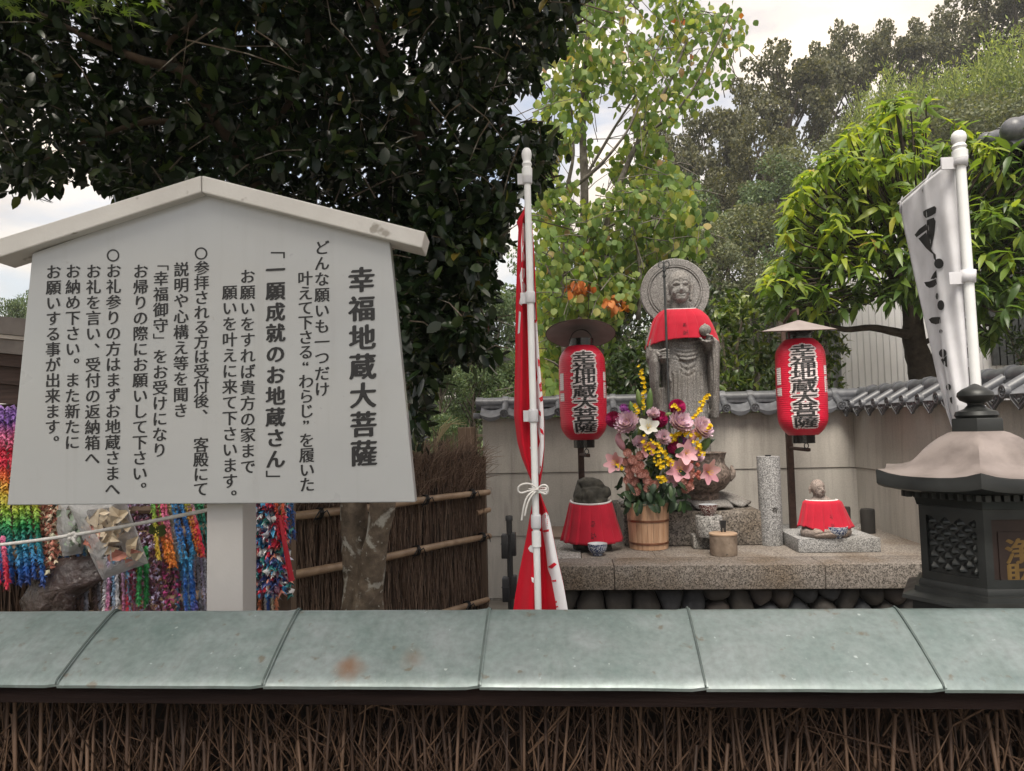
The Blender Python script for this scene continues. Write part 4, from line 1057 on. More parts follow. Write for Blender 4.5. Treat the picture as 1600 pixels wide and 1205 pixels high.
for pts in ([(840, 764), (832, 757), (820, 755), (810, 760), (809, 768), (815, 771), (826, 767), (840, 765)], [(840, 764), (848, 757), (855, 759), (857, 768), (853, 773), (846, 770), (840, 766)],
            [(838, 766), (826, 772), (820, 784), (817, 800), (815, 813)], [(838, 767), (829, 776), (823, 790), (820, 806)]):
    q3 = [P(*p, RY-0.022-0.006*math.sin(i)) for i, p in enumerate(pts)]
    for _ in range(2): q3 = [q3[0]] + [c for a, b in zip(q3, q3[1:]) for c in (a.lerp(b, .25), a.lerp(b, .75))] + [q3[-1]]
    mb.tube(q3, 0.0030, 6)
mb.ball(pc, 0.007, 8, 6)
mb.build('cord_bow', MT['cord'], rbn, smooth='all')
# white one with black writing
WBY = 2.30
wbn = thing('white_banner', 'white banner with black brush strokes hanging from a white pole behind the bronze lantern', 'banner', P(1527, 700, WBY)); wbn.location.z = -0.1
pole(wbn, (1498, 219), (1525, 606), WBY, 0.0145)
tR = [(240, 1490, 2.30), (430, 1504, 2.31), (560, 1512, 2.31), (680, 1520, 2.32)]
tF = [(240, 1440, 2.50), (283, 1443, 2.48), (330, 1447, 2.45), (430, 1461, 2.41), (560, 1474, 2.37), (650, 1488, 2.34), (680, 1492, 2.34)]
tL = [(240, 1398, 2.76), (318, 1405, 2.77), (360, 1413, 2.74), (430, 1428, 2.70), (520, 1449, 2.60), (590, 1464, 2.50), (640, 1478, 2.42), (680, 1492, 2.36)]
ytop = lambda u: 248 + 38*min(1, u*2) + (34*max(0, u*2-1))       # u from the pole to the free edge
def white_cloth(u, v, off=0.0):
    y = ytop(u)*(1-v) + (646+26*u)*v
    if u < 0.5:
        a, ya_ = lerp_px(tR, y); b, yb_ = lerp_px(tF, y); t_ = u*2
        x = a+(b-a)*t_; Y = ya_+(yb_-ya_)*t_ - 0.02*math.sin(math.pi*t_) + 0.006*math.sin(t_*9+v*5)
    else:
        a, ya_ = lerp_px(tF, y); b, yb_ = lerp_px(tL, y); t_ = u*2-1
        x = a+(b-a)*t_; Y = ya_+(yb_-ya_)*t_ + 0.07*min(1, t_*5)*(1-t_) + 0.005*math.sin(t_*8+v*7)
    return P(x, y, Y+off)
mb = MB(); mb.grid(lambda u, v: white_cloth(u, v), 32, 80)
wc_ = mb.build('cloth', MT['white_cloth'], wbn, smooth='all'); solid(wc_, 0.0012, 1)
def w_surf(x, y):
    fx, fy = lerp_px(tF, y)
    a, ya_ = lerp_px(tR, y); b, yb_ = lerp_px(tL, y)
    u = .5*(a-x)/(a-fx) if x >= fx else .5+.5*(fx-x)/(fx-b)
    u = min(1, max(0, u)); y0, y1 = ytop(u), 646+26*u
    return white_cloth(u, min(1, max(0, (y-y0)/(y1-y0))), -0.005)
def circ(cx, cy, rx, ry=None, n=14): ry = ry or rx; return [(cx+rx*math.cos(2*math.pi*i/n), cy+ry*math.sin(2*math.pi*i/n)) for i in range(n)]
mb = MB()
for pl_ in ([(1442, 331), (1446, 328), (1460, 322), (1463, 325), (1462, 333), (1456, 337), (1447, 341), (1443, 337)],
            [(1448, 344), (1459, 340), (1462, 346), (1460, 366), (1456, 384), (1453, 394), (1448, 380)], [(1429, 367), (1436, 358), (1447, 350), (1449, 359), (1440, 365), (1432, 371)],
            [(1435, 373), (1447, 363), (1451, 380), (1459, 398), (1456, 396), (1447, 388)], circ(1467, 412, 7.5, 8), [(1457, 393), (1462, 398), (1463, 410), (1459, 404)],
            [(1454, 436), (1458, 428), (1463, 422), (1464, 434), (1459, 436)], [(1444, 441), (1452, 440), (1462, 436), (1464, 444), (1458, 449), (1452, 450), (1447, 447)], circ(1464, 463, 2, 5), circ(1470, 477, 5.5, 8),
            [(1451, 499), (1456, 496), (1469, 495), (1470, 505), (1462, 507), (1455, 505)], circ(1470, 518, 2.5, 3), circ(1473, 552, 6, 6.5), [(1470, 562), (1479, 556), (1480, 574), (1474, 570)],
            circ(1482, 605, 4, 5), [(1484, 622), (1487, 620), (1488, 632), (1485, 628)]):
    mb.add(*patch(pl_, w_surf, 3.0))
mb.build('black_writing', MT['black_print'], wc_, smooth='all')
# the part of the cloth that swings out behind the pole, with more of the writing
mb = MB(); mb.grid(lambda u, v: P(1510+11*u, 515+115*v, 2.36+0.03*math.sin(3*u)), 6, 20); o = mb.build('cloth_fold', MT['white_cloth'], wbn, smooth='all'); solid(o, 0.0012, 1)
mb = MB()
for pl_ in ([(1511, 526), (1516, 529), (1517, 541), (1511, 540)], [(1511, 543), (1519, 545), (1518, 559), (1511, 560)], [(1511, 574), (1519, 573), (1521, 606), (1512, 607)]): mb.add(*patch(pl_, lambda x, y: P(x, y, 2.352), 4))
mb.build('black_writing', MT['black_print'], o, smooth='all')
a_, b_ = P(1499, 238, WBY), P(1405, 318, 2.79)
mb = MB(); mb.tube([a_, b_], 0.006, 8); mb.build('top_rod', MT['white_plastic'], wbn, smooth=True)
for (x, y, Y) in ((1489, 247, 2.33), (1442, 287, 2.50), (1407, 321, 2.76)):
    mb = MB(); c = P(x, y, Y); u_ = (b_-a_).normalized(); top = a_ + u_*((c-a_).dot(u_))
    mb.tube([c-Vector((0, 0, .03)), c.lerp(top, .7), top+Vector((0, 0, .008)), top+Vector((.006, .0, .0)), c+Vector((.004, .004, -.02))], 0.016, 6, flat=0.12); mb.build('loop', MT['white_cloth'], wbn, smooth='all')
for (y, hh) in ((252, 16), (432, 19), (640, 14)):
    xx = 1498+27*(y-219)/(606-219); c0, c1 = P(xx, y-hh/2, WBY), P(xx-0.5, y+hh/2, WBY)
    mb = MB(); mb.tube([c0, c1], 0.0205, 14, caps=False); q = P(xx-16, y+2, WBY-0.008); mb.box((q.x-0.022, WBY-0.003, q.z-0.018), (q.x+0.018, WBY+0.002, q.z+0.018))
    solid(mb.build('strap', MT['white_cloth'], wbn, smooth=True), 0.002)

# ------------------------------------------------------------------ bronze offering lantern on its pedestal
LYc, LRot, LRr, LRb = 2.20, R(2.5), 0.29, 0.178
LXc = P(1527, 672, LYc).x
bl = thing('bronze_offering_box', 'hexagonal dark bronze lantern shaped offering box with gold characters and pinkish roof', 'offering box', (LXc, LYc, -0.1))
def patina(name, stops, metal, rough):
    m, t, b = new_mat(name); v = coords(t, "Object")
    t.links.new(ramp(t, noise_t(t, v, 7, 6), stops), b.inputs["Base Color"]); b.inputs["Metallic"].default_value = metal
    t.links.new(ramp(t, noise_t(t, v, 16, 4), [(0.3, rough), (0.7, rough+0.18)]), b.inputs["Roughness"])
    bump(t, b, noise_t(t, v, 90, 4), 0.15, 0.002); return m
MT['bronze_dark'] = patina("dark_bronze", [(0.3, (0.014, 0.0155, 0.0155)), (0.7, (0.040, 0.042, 0.041))], 0.5, 0.36)
MT['bronze_roof'] = patina("worn_bronze_roof", [(0.3, (0.12, 0.10, 0.093)), (0.5, (0.225, 0.192, 0.18)), (0.8, (0.28, 0.245, 0.235))], 0.35, 0.48)
MT['bronze_red'] = patina("reddish_bronze", [(0.3, (0.020, 0.013, 0.011)), (0.7, (0.048, 0.029, 0.025))], 0.5, 0.4)
MT['gold'] = noisy("gold_lettering", [(0.3, (0.13, 0.078, 0.027)), (0.7, (0.24, 0.145, 0.048))], 20, rough=0.4, metal=0.6)
ppm = 1140/2.2
zr0 = P(1527, 672, LYc).z
def hexdir(k): a = LRot - math.pi/2 - math.pi/6 + k*math.pi/3; return Vector((math.cos(a), math.sin(a), 0))
C0 = Vector((LXc, LYc, 0))
def hexring(prof, per=8):
    """prof (R, z, corner lift); rings of a rounded hexagon"""
    V = []; F = []; n = 6*per
    for (r, z, lift) in prof:
        for k in range(6):
            a, b = hexdir(k), hexdir(k+1)
            for j in range(per):
                t_ = j/per; p = a.lerp(b, t_)*r; e_ = (2*abs(t_-.5))**3
                V.append((LXc+p.x, LYc+p.y, z+lift*e_))
    for i in range(len(prof)-1):
        for q in range(n): q2 = (q+1) % n; F.append((i*n+q, i*n+q2, (i+1)*n+q2, (i+1)*n+q))
    return V, F
mb = MB()
pr = [(0.060, zr0, 0), (0.088, zr0-0.008, 0), (0.112, zr0-0.020, 0), (0.136, zr0-0.036, 0), (0.155, zr0-0.052, 0), (0.172, zr0-0.070, .001), (0.190, zr0-0.088, .003), (0.212, zr0-0.102, .006), (0.240, zr0-0.113, .010), (0.268, zr0-0.119, .014), (LRr, zr0-0.123, .018)]
mb.add(*hexring(pr)); mb.build('roof', MT['bronze_roof'], bl, smooth=True)
mb = MB(); zz = zr0-0.123
mb.add(*hexring([(LRr, zz-.0005, .018), (LRr+.003, zz-0.004, .018), (LRr+.002, zz-0.036, .014), (LRr-0.016, zz-0.042, .012), (0.21, zz-0.046, .002), (0.188, zz-0.066, 0), (0.183, zz-0.085, 0), (0.175, zz-0.087, 0)]))
for k in range(6):
    for j in range(9):                              # little rafter ends under the eaves
        p = hexdir(k).lerp(hexdir(k+1), (j+.5)/9)*0.215; mb.box((LXc+p.x-.007, LYc+p.y-.007, zz-0.062), (LXc+p.x+.007, LYc+p.y+.007, zz-0.046))
rim = mb.build('eaves', MT['bronze_dark'], bl, smooth=True)
mb = MB(); zf = zr0
mb.add(*hexring([(0.0, zf+0.034, 0), (0.068, zf+0.034, 0), (0.071, zf+0.030, 0), (0.071, zf-0.004, 0), (0.0, zf-0.004, 0)], 2))
mb.lathe([(0, zf+.03), (0.050, zf+0.034), (0.056, zf+0.042), (0.052, zf+0.053), (0.038, zf+0.058), (0.030, zf+0.062), (0.021, zf+0.072), (0.022, zf+0.077), (0.040, zf+0.086), (0.047, zf+0.098), (0.045, zf+0.108), (0.033, zf+0.118), (0.018, zf+0.125), (0.008, zf+0.131), (0, zf+0.134)], 28, (LXc, LYc, 0))
mb.build('finial', MT['bronze_dark'], bl, smooth=True)
zt_ = zz-0.085; zb_ = P(1540, 922, LYc-.15).z
for k in range(6):
    a, b = C0+hexdir(k)*LRb, C0+hexdir(k+1)*LRb; d = (b-a).normalized(); n = Vector((d.y, -d.x, 0)); W_ = (b-a).length
    def at(s, z, o): p = a + d*s + n*o; return Vector((p.x, p.y, z))
    H_ = zt_-zb_
    mb = MB()
    for (s0_, s1_, z0_, z1_) in ((0, .020, zb_, zt_), (W_-.020, W_, zb_, zt_), (.020, W_-.020, zt_-.028, zt_), (.020, W_-.020, zb_, zb_+.026)):
        mb.prism([at(s0_, z0_, 0), at(s1_, z0_, 0), at(s1_, z1_, 0), at(s0_, z1_, 0)], -n*0.02)
    mb.build('frame', MT['bronze_dark'], bl)
    mb = MB(); mb.prism([at(.018, zb_+.02, -.009), at(W_-.018, zb_+.02, -.009), at(W_-.018, zt_-.02, -.009), at(.018, zt_-.02, -.009)], -n*0.008)
    if k != 0:
        nr, ncx = 10, 3.5                          # cast scale pattern
        dw = (W_-.04)/ncx; dh = (H_-.054)/(nr)
        for r_ in range(nr+1):
            for c_ in range(5):
                sx0 = .02+dw*(c_+(0.5 if r_ % 2 else 0)) - dw*.25; z_ = zb_+.026+dh*r_
                if sx0 < .026 or sx0 > W_-.026 or z_ < zb_+.034 or z_ > zt_-.036: continue
                w2, h2 = dw*.40, dh*.82
                V = [at(sx0, z_+h2, -.009), at(min(W_-.02, sx0+w2*.75), z_+h2*.35, -.0085), at(min(W_-.02, sx0+w2), z_-h2*.2, -.009), at(sx0, z_-h2*.75, -.009), at(max(.02, sx0-w2), z_-h2*.2, -.009), at(max(.02, sx0-w2*.75), z_+h2*.35, -.0085), at(sx0, z_+h2*.1, .0015), at(sx0, z_-h2*.35, .001)]
                mb.add(V, [(0, 1, 6), (1, 2, 6), (2, 7, 6), (2, 3, 7), (3, 4, 7), (4, 6, 7), (4, 5, 6), (5, 0, 6)])
        mb.build('side_panel', MT['bronze_dark'], bl, smooth=False)
    else:
        o = mb.build('front_panel', MT['bronze_red'], bl)
        zs = P(1600, 800, LYc-.15).z
        mb = MB(); mb.prism([at(.04, zs-.008, -.008), at(W_-.04, zs-.008, -.008), at(W_-.04, zs+.008, -.008), at(.04, zs+.008, -.008)], n*0.006); mb.build('slot_frame', MT['bronze_red'], o)
        mb = MB(); mb.prism([at(.048, zs-.0045, -.002), at(W_-.048, zs-.0045, -.002), at(W_-.048, zs+.0045, -.002), at(.048, zs+.0045, -.002)], n*0.0006); mb.build('slot', MT['black'], o)
        mb = MB(); zc1, zc2 = P(1600, 861, LYc-.15).z, P(1600, 899, LYc-.15).z
        mb.prism([at(W_/2-.05, zc2-.055, -.009), at(W_/2+.05, zc2-.055, -.009), at(W_/2+.05, zc1+.05, -.009), at(W_/2-.05, zc1+.05, -.009)], n*0.003); mb.build('plaque', MT['bronze_red'], o)
        mb = MB()
        for ch, zc in (('浄', zc1), ('財', zc2)):
            for kk, (V, F) in enumerate(glyph_copies(ch, 0.070, BOLD)):
                mb.add([at(W_/2+v[0], zc+v[1], -.0055+.0002*kk) for v in V], F)
        put_mesh('lettering', mb.V, mb.F, MT['gold'], o)
mb = MB(); z1 = zb_
mb.add(*hexring([(LRb-.02, z1+.004, 0), (LRb+.006, z1+.004, 0), (LRb+.010, z1-.004, 0), (LRb+.010, z1-.014, 0), (LRb+.022, z1-.016, 0), (LRb+.024, z1-.03, 0)])); mb.build('base_moulding', MT['bronze_dark'], bl, smooth=True)
mb = MB(); mb.add(*hexring([(LRb+.02, z1-.028, 0), (LRb+.045, z1-.034, 0), (LRb+.058, z1-.040, .0), (LRb+.060, z1-.050, 0), (LRb+.03, z1-.056, 0), (LRb, z1-.056, 0)])); mb.build('base_plate', MT['bronze_dark'], bl, smooth=True)
mb = MB(); mb.add(*hexring([(0.0, z1-.056, 0), (LRb+.03, z1-.057, 0), (LRb+.032, z1-.08, 0), (LRb+.01, z1-.10, 0), (LRb-.02, z1-.14, 0), (LRb-.02, 0.06, 0), (LRb+.04, 0.02, 0), (LRb+.04, -0.1, 0)])); mb.build('pedestal', MT['bronze_dark'], bl, smooth=True)
# ------------------------------------------------------------------ sculpting helpers for the stone figures
def remesh(mb, voxel, smooth_it=2):
    me = bpy.data.meshes.new("tmp"); me.from_pydata([tuple(v) for v in mb.V], [], mb.F); me.update()
    bm = bmesh.new(); bm.from_mesh(me); bmesh.ops.recalc_face_normals(bm, faces=list(bm.faces)); bm.to_mesh(me); bm.free()
    o = bpy.data.objects.new("tmp", me); COL.objects.link(o)
    m = o.modifiers.new("r", 'REMESH'); m.mode = 'VOXEL'; m.voxel_size = voxel
    s = o.modifiers.new("s", 'SMOOTH'); s.factor = 0.5; s.iterations = smooth_it
    out = bpy.data.meshes.new_from_object(o.evaluated_get(bpy.context.evaluated_depsgraph_get()))
    bpy.data.objects.remove(o); bpy.data.meshes.remove(me)
    n = len(out.vertices); V = np.zeros(n*3); out.vertices.foreach_get("co", V); Nn = np.zeros(n*3); out.vertices.foreach_get("normal", Nn)
    F = [tuple(p.vertices) for p in out.polygons]; bpy.data.meshes.remove(out)
    return V.reshape(-1, 3), Nn.reshape(-1, 3), F
def seg_dist(X, Z, pl):
    d = np.full(len(X), 9.0)
    for a, b in zip(pl, pl[1:]):
        vx, vz = b[0]-a[0], b[1]-a[1]; l2 = vx*vx+vz*vz+1e-12
        t_ = np.clip(((X-a[0])*vx+(Z-a[1])*vz)/l2, 0, 1)
        d = np.minimum(d, np.hypot(X-a[0]-t_*vx, Z-a[1]-t_*vz))
    return d
def carve(V, Nn, lines, facing=-0.1, box=None):
    """lines: (polyline in x/z, depth, width); positive depth cuts a groove into the side that faces -Y"""
    D = np.zeros(len(V)); ok = Nn[:, 1] < facing
    for pl, dep, wd in lines: D += dep*np.exp(-(seg_dist(V[:, 0], V[:, 2], pl)/wd)**2)
    D[~ok] = 0
    V[:, :] -= Nn*D[:, None]
def loft(mb, secs, n=28, p=2.0):
    """secs: (cx, cy, z, wx, wy)"""
    V = []; F = []
    for (cx, cy, z, wx, wy) in secs:
        for k in range(n):
            a = 2*math.pi*k/n; c, s = math.cos(a), math.sin(a)
            V.append((cx+wx*math.copysign(abs(c)**(2/p), c), cy+wy*math.copysign(abs(s)**(2/p), s), z))
    for i in range(len(secs)-1):
        for k in range(n): k2 = (k+1) % n; F.append((i*n+k, i*n+k2, (i+1)*n+k2, (i+1)*n+k))
    F.append(tuple(range(n-1, -1, -1))); F.append(tuple(range((len(secs)-1)*n, len(secs)*n)))
    mb.add(V, F)

# ------------------------------------------------------------------ the tall statue on its lotus base and plinth
STY = 6.85
SX0, SZ0 = P(1061, 450, STY).x, 1.0
def S(px, py): q = P(px, py, STY); return (q.x-SX0, q.z-SZ0)
MT['statue'] = granite("statue_granite", (0.30, 0.29, 0.28), (0.14, 0.134, 0.129), 200, (0.58, 0.53, 0.47), rough=0.85)
stat = thing('stone_statue', 'tall smiling stone monk statue with round halo and red bib standing behind the flowers', 'statue', (SX0, STY, SZ0))
mb = MB()
hd = S(1061, 450)
loft(mb, [(0.02, 0, -0.02, .22, .165), (0.02, 0, .1, .225, .165), (.015, 0, .45, .215, .155), (.01, 0, .8, .205, .15), (.005, 0, 1.05, .205, .16), (0, 0, 1.25, .215, .165), (0, 0, 1.42, .235, .155), (0, .005, 1.50, .225, .135), (0, .01, 1.575, .175, .115), (0, .01, 1.64, .115, .09), (0, .0, 1.68, .078, .078), (0, -.01, 1.74, .072, .075)], 32, 2.3)
hz = hd[1]
mb.ball((0, -.015, hz+.022), (.102, .122, .138), 28, 20)            # skull
mb.ball((0, -.046, hz-.055), (.084, .098, .108), 24, 16)            # cheeks and jaw
mb.ball((0, -.092, hz-.112), (.052, .050, .045), 14, 10)            # chin
mb.ball((-.042, -.098, hz-.055), (.038, .03, .038), 12, 8); mb.ball((.042, -.098, hz-.055), (.038, .03, .038), 12, 8)
mb.tube([(0, -.128, hz+.012), (0, -.140, hz-.015), (0, -.149, hz-.038), (0, -.135, hz-.058)], [.010, .012, .016, .013], 10)
mb.ball((-.017, -.137, hz-.045), (.012, .014, .011), 8, 6); mb.ball((.017, -.137, hz-.045), (.012, .014, .011), 8, 6)
for s in (-1, 1):
    mb.tube([(s*.098, -.005, hz+.035), (s*.113, .0, hz+.03), (s*.116, .0, hz-.02), (s*.108, -.008, hz-.075), (s*.10, -.012, hz-.12), (s*.095, -.014, hz-.135)], [.012, .024, .022, .017, .020, .010], 10, flat=1.0)
# arms inside wide sleeves
def arm(mb, pts, rad): mb.tube(pts, rad, 14)
lh = S(1035, 558); rh = S(1097, 534); jw = S(1094, 521)
arm(mb, [(-.20, 0, 1.52), (-.245, -.02, 1.38), (-.255, -.07, 1.22), (-.19, -.165, lh[1]-.005), (lh[0]-.02, -.215, lh[1])], [.075, .085, .085, .065, .045])
arm(mb, [(.20, 0, 1.52), (.25, -.02, 1.40), (.262, -.07, 1.29), (.235, -.16, rh[1]-.03), (rh[0]+.01, -.225, rh[1]-.015)], [.075, .085, .085, .066, .046])
ls = [(-.262, -.07, 1.30, .05, .11), (-.262, -.08, 1.18, .052, .125), (-.262, -.065, 1.0, .044, .11), (-.258, -.05, .86, .034, .085), (-.252, -.04, .76, .02, .06)]
loft(mb, ls[::-1], 16)
rs = [(.272, -.09, 1.36, .052, .12), (.268, -.09, 1.2, .056, .13), (.266, -.075, 1.0, .05, .125), (.268, -.06, .8, .045, .11), (.268, -.05, .66, .036, .085)]
loft(mb, rs[::-1], 16)
loft(mb, [(-.215, -.02, .10, .035, .12), (-.22, -.03, .5, .04, .13), (-.21, -.04, .95, .03, .12)], 14)
# hands
hx, hzz = lh
stx = S(1036.5, 560)[0]
mb.ball((hx-.006, -.222, hzz), (.040, .036, .045), 12, 8)
for k in range(4):                                                   # four fingers round the staff
    z = hzz+.034-.0215*k; ln = (.052, .057, .055, .046)[k]
    mb.tube([(hx+.030, -.215, z), (hx+.026, -.250, z), (hx-.004, -.264, z-.002), (hx-.034, -.258, z-.003), (hx-ln+.010, -.240, z-.004)], [.0105, .0118, .0118, .011, .009], 8)
mb.tube([(hx-.03, -.21, hzz+.02), (hx-.028, -.248, hzz+.040), (hx-.006, -.262, hzz+.046), (hx+.014, -.256, hzz+.044)], [.013, .012, .0115, .009], 8)
rx, rz = rh
mb.ball((rx+.02, -.235, rz-.022), (.048, .045, .026), 12, 8)
for k in range(4):                                                   # open palm under the jewel
    y = -.275+.026*k
    mb.tube([(rx+.03, y, rz-.025), (rx-.015, y-.006, rz-.036), (rx-.052, y-.008, rz-.018), (rx-.066, y-.004, rz+.012)], [.013, .0125, .0115, .0085], 8)
mb.tube([(rx+.045, -.265, rz-.01), (rx+.035, -.295, rz+.014), (rx+.008, -.298, rz+.022), (rx-.012, -.29, rz+.024)], [.014, .012, .011, .008], 8)
jx, jz = jw; mb.ball((jx, -.25, jz-.004), (.055, .052, .053), 16, 12); mb.tube([(jx, -.25, jz+.03), (jx, -.25, jz+.062)], [.02, .004], 8)
# knotted sash end
sp = [S(1043, 572), S(1042, 590), S(1045, 598)]
mb.tube([(sp[0][0], -.175, sp[0][1]), (sp[1][0], -.18, sp[1][1]), (sp[2][0], -.182, sp[2][1]-.01)], [.012, .014, .016], 8)
for i in range(5):                                                   # rolled folds of the robe across the waist
    y0 = 536+6.2*i; a, b, c = S(1049, y0-1), S(1068, y0+3.5), S(1090, y0-3)
    mb.tube([(a[0], -.125, a[1]), ((a[0]+b[0])/2, -.163, (a[1]+b[1])/2-.006), (b[0], -.172, b[1]), ((b[0]+c[0])/2, -.160, (b[1]+c[1])/2-.004), (c[0], -.125, c[1])], [.012, .0155, .0165, .0155, .012], 8)
V, Nn, F = remesh(mb, 0.0075, 2)
ey = hz+.008; L_ = []
for s in (-1, 1):
    L_ += [([(s*.018, ey+.026), (s*.036, ey+.040), (s*.058, ey+.036), (s*.076, ey+.014)], .0090, .007),          # brow
           ([(s*.020, ey-.004), (s*.032, ey-.011), (s*.050, ey-.011), (s*.070, ey+.002)], .0085, .0055),           # closed lids
           ([(s*.022, ey+.010), (s*.040, ey+.020), (s*.060, ey+.016), (s*.070, ey+.008)], -.0060, .010),
           ([(s*.022, hz-.040), (s*.036, hz-.066)], .0030, .006), ([(s*.040, hz-.074), (s*.044, hz-.084)], .006, .005)]
L_ += [([(-.030, hz-.074), (-.014, hz-.080), (0, hz-.082), (.014, hz-.080), (.030, hz-.074)], .0085, .006), ([(-.026, hz-.089), (0, hz-.093), (.026, hz-.089)], -.005, .006), ([(-.02, hz-.104), (.02, hz-.104)], .004, .006),
       ([(-.008, ey+.062), (.008, ey+.062)], -.010, .008), ([(-.06, 1.665), (0, 1.652), (.06, 1.665)], .005, .006)]
head = [(a, b, c) for a, b, c in L_]
def pxl(*pts): return [S(*p) for p in pts]
folds = []
for i in range(6): folds.append((pxl((1049, 533+6.2*i), (1058, 536+6.2*i), (1068, 537+6.2*i), (1080, 535+6.2*i), (1090, 530+6.2*i)), .006, .006))
for i, (dx, dy) in enumerate(((0, 0), (3, 9), (6, 18))): folds.append((pxl((1052+dx, 557+dy*.6), (1060, 567+dy), (1071, 572+dy), (1082, 566+dy), (1090-dx*.6, 553+dy*.6)), .009, .008))
for i, (a, b) in enumerate(((1047, 1048), (1054, 1052), (1060, 1060), (1068, 1069), (1077, 1079), (1085, 1088), (1091, 1094))):
    folds.append((pxl((a, 578+3*abs(i-3)), ((a+b)/2+.6, 640), (b, 700), (b+1, 770)), .010, .008)); folds.append((pxl((a+3.4, 586), ((a+b)/2+4, 640), (b+4.3, 770)), -.007, .010))
for (pts) in (((1095, 545), (1098, 580), (1100, 640)), ((1103, 545), (1107, 580), (1107, 640)), ((1109, 540), (1111, 580), (1110, 620)), ((1021, 545), (1026, 556), (1036, 552)), ((1020, 555), (1025, 566), (1030, 572)), ((1023, 600), (1024, 650)), ((1029, 595), (1031, 660)), ((1036, 585), (1037, 650), (1039, 740)), ((1022, 538), (1030, 546), (1040, 545))):
    folds.append((pxl(*pts), .010, .007))
carve(V, Nn, head, -0.15); carve(V, Nn, folds, -0.05)
sel = (V[:, 1] < -.20) & (np.abs(V[:, 0]-hx) < .085) & (np.abs(V[:, 2]-hzz) < .08)
Vs_, Ns_ = V[sel].copy(), Nn[sel]; carve(Vs_, Ns_, [([(hx-.07, hzz+.0235-.0215*k), (hx+.05, hzz+.0245-.0215*k)], .011, .005) for k in range(3)], .3); V[sel] = Vs_
V += np.array((SX0, STY, SZ0))
put_mesh('body', V, F, MT['statue'], stat, smooth=True)
mb = MB(); hc = S(1058, 452); M4 = Matrix.Translation((SX0+hc[0], STY+.14, SZ0+hc[1])) @ Matrix.Rotation(R(90), 4, 'X'); hr = 54*0.00601
mb.lathe([(0, .0), (hr*.70, .0), (hr*.715, -.010), (hr*.735, -.010), (hr*.75, .004), (hr*.775, .004), (hr*.79, -.010), (hr*.81, -.002), (hr*.98, .0), (hr, -.008), (hr, -.055), (hr*.97, -.06), (0, -.06)], 72, (0, 0, 0), M4)
mb.build('halo', MT['statue'], stat, smooth=True)
# red bib laid over the shoulders
def bib(parent, px_fn, nu, nv, pleats, amp, trim_r):
    mb = MB(); mb.grid(px_fn, nu, nv); o = mb.build('bib', MT['bib'], parent, smooth='all'); solid(o, 0.003, 1)
    mb = MB(); mb.tube([Vector(px_fn(i/nu, 0)) for i in range(nu+1)], trim_r, 6, flat=1.0); mb.build('bib_trim', MT['trim'], o, smooth='all'); return o
def saw(t_): t_ = t_ % 1.0; return (t_ if t_ < .9 else (1-t_)*.9/.1)
def st_bib(u, v):
    th = (u-.5)*R(214)
    v_ = v
    tab = [(0, 1.685, .135, .120, -.006), (.10, 1.66, .185, .150, -.01), (.25, 1.605, .235, .180, -.012), (.45, 1.53, .268, .200, -.015), (.75, 1.435, .297, .212, -.018), (1, 1.355, .315, .222, -.018)]
    z, a, b, cy = lerp_px(tab, v_)
    hem = 0.028*math.cos(th*1.6+.3) + .02*math.sin(th)
    z += hem*v*v
    dip = -.020*math.cos(th)*(1-v)**2
    pl_ = saw(u*11+.2)*(.004+.024*v)
    p = (SX0+(a+pl_)*math.sin(th)+.004, STY+cy-(b+pl_)*math.cos(th), SZ0+z+dip)
    return Vector(p)
bo = bib(stat, st_bib, 220, 24, 11, .01, .0065)
mb = MB(); rn = random.Random(4)                        # faint column of brushed characters on the middle pleat
for ch, v in (('奉', .55), ('納', .82)):
    for V_, F_ in glyph_copies(ch, .055, THIN):
        mb.add([st_bib(.505+q[0]*.9, v-q[1]*3.0) + Vector((0, -.005, 0)) for q in V_], F_)
put_mesh('lettering', mb.V, mb.F, noisy("faded_ink", [(0.4, (0.05, 0.008, 0.012)), (0.6, (0.35, 0.012, 0.03))], 60, rough=0.9), bo)
# its metal staff
mb = MB(); sb, stp = S(1038.5, 660), S(1036.5, 425)
mb.tube([(SX0+stx, STY-.262, SZ0+.02), (SX0+stx, STY-.262, SZ0+stp[1])], .0105, 12)
for z in (.05, .10): mb.tube([(SX0+stx, STY-.262, SZ0+stp[1]-z), (SX0+stx, STY-.262, SZ0+stp[1]-z+.012)], .019, 12)
for s in (-1, 1):
    ring = [(SX0+stx+s*(.026+.023*math.cos(a)), STY-.262, SZ0+stp[1]+.01+.03*math.sin(a)) for a in [math.pi*2*i/14 for i in range(15)]]; mb.tube(ring, .0045, 6)
mb.tube([(SX0+stx, STY-.262, SZ0+stp[1]), (SX0+stx, STY-.262, SZ0+stp[1]+.05)], [.010, .003], 8)
tag(mb.build('ringed_staff', MT['iron'], smooth=True), 'dark metal staff with small rings held in the hand of the tall stone statue', 'staff')
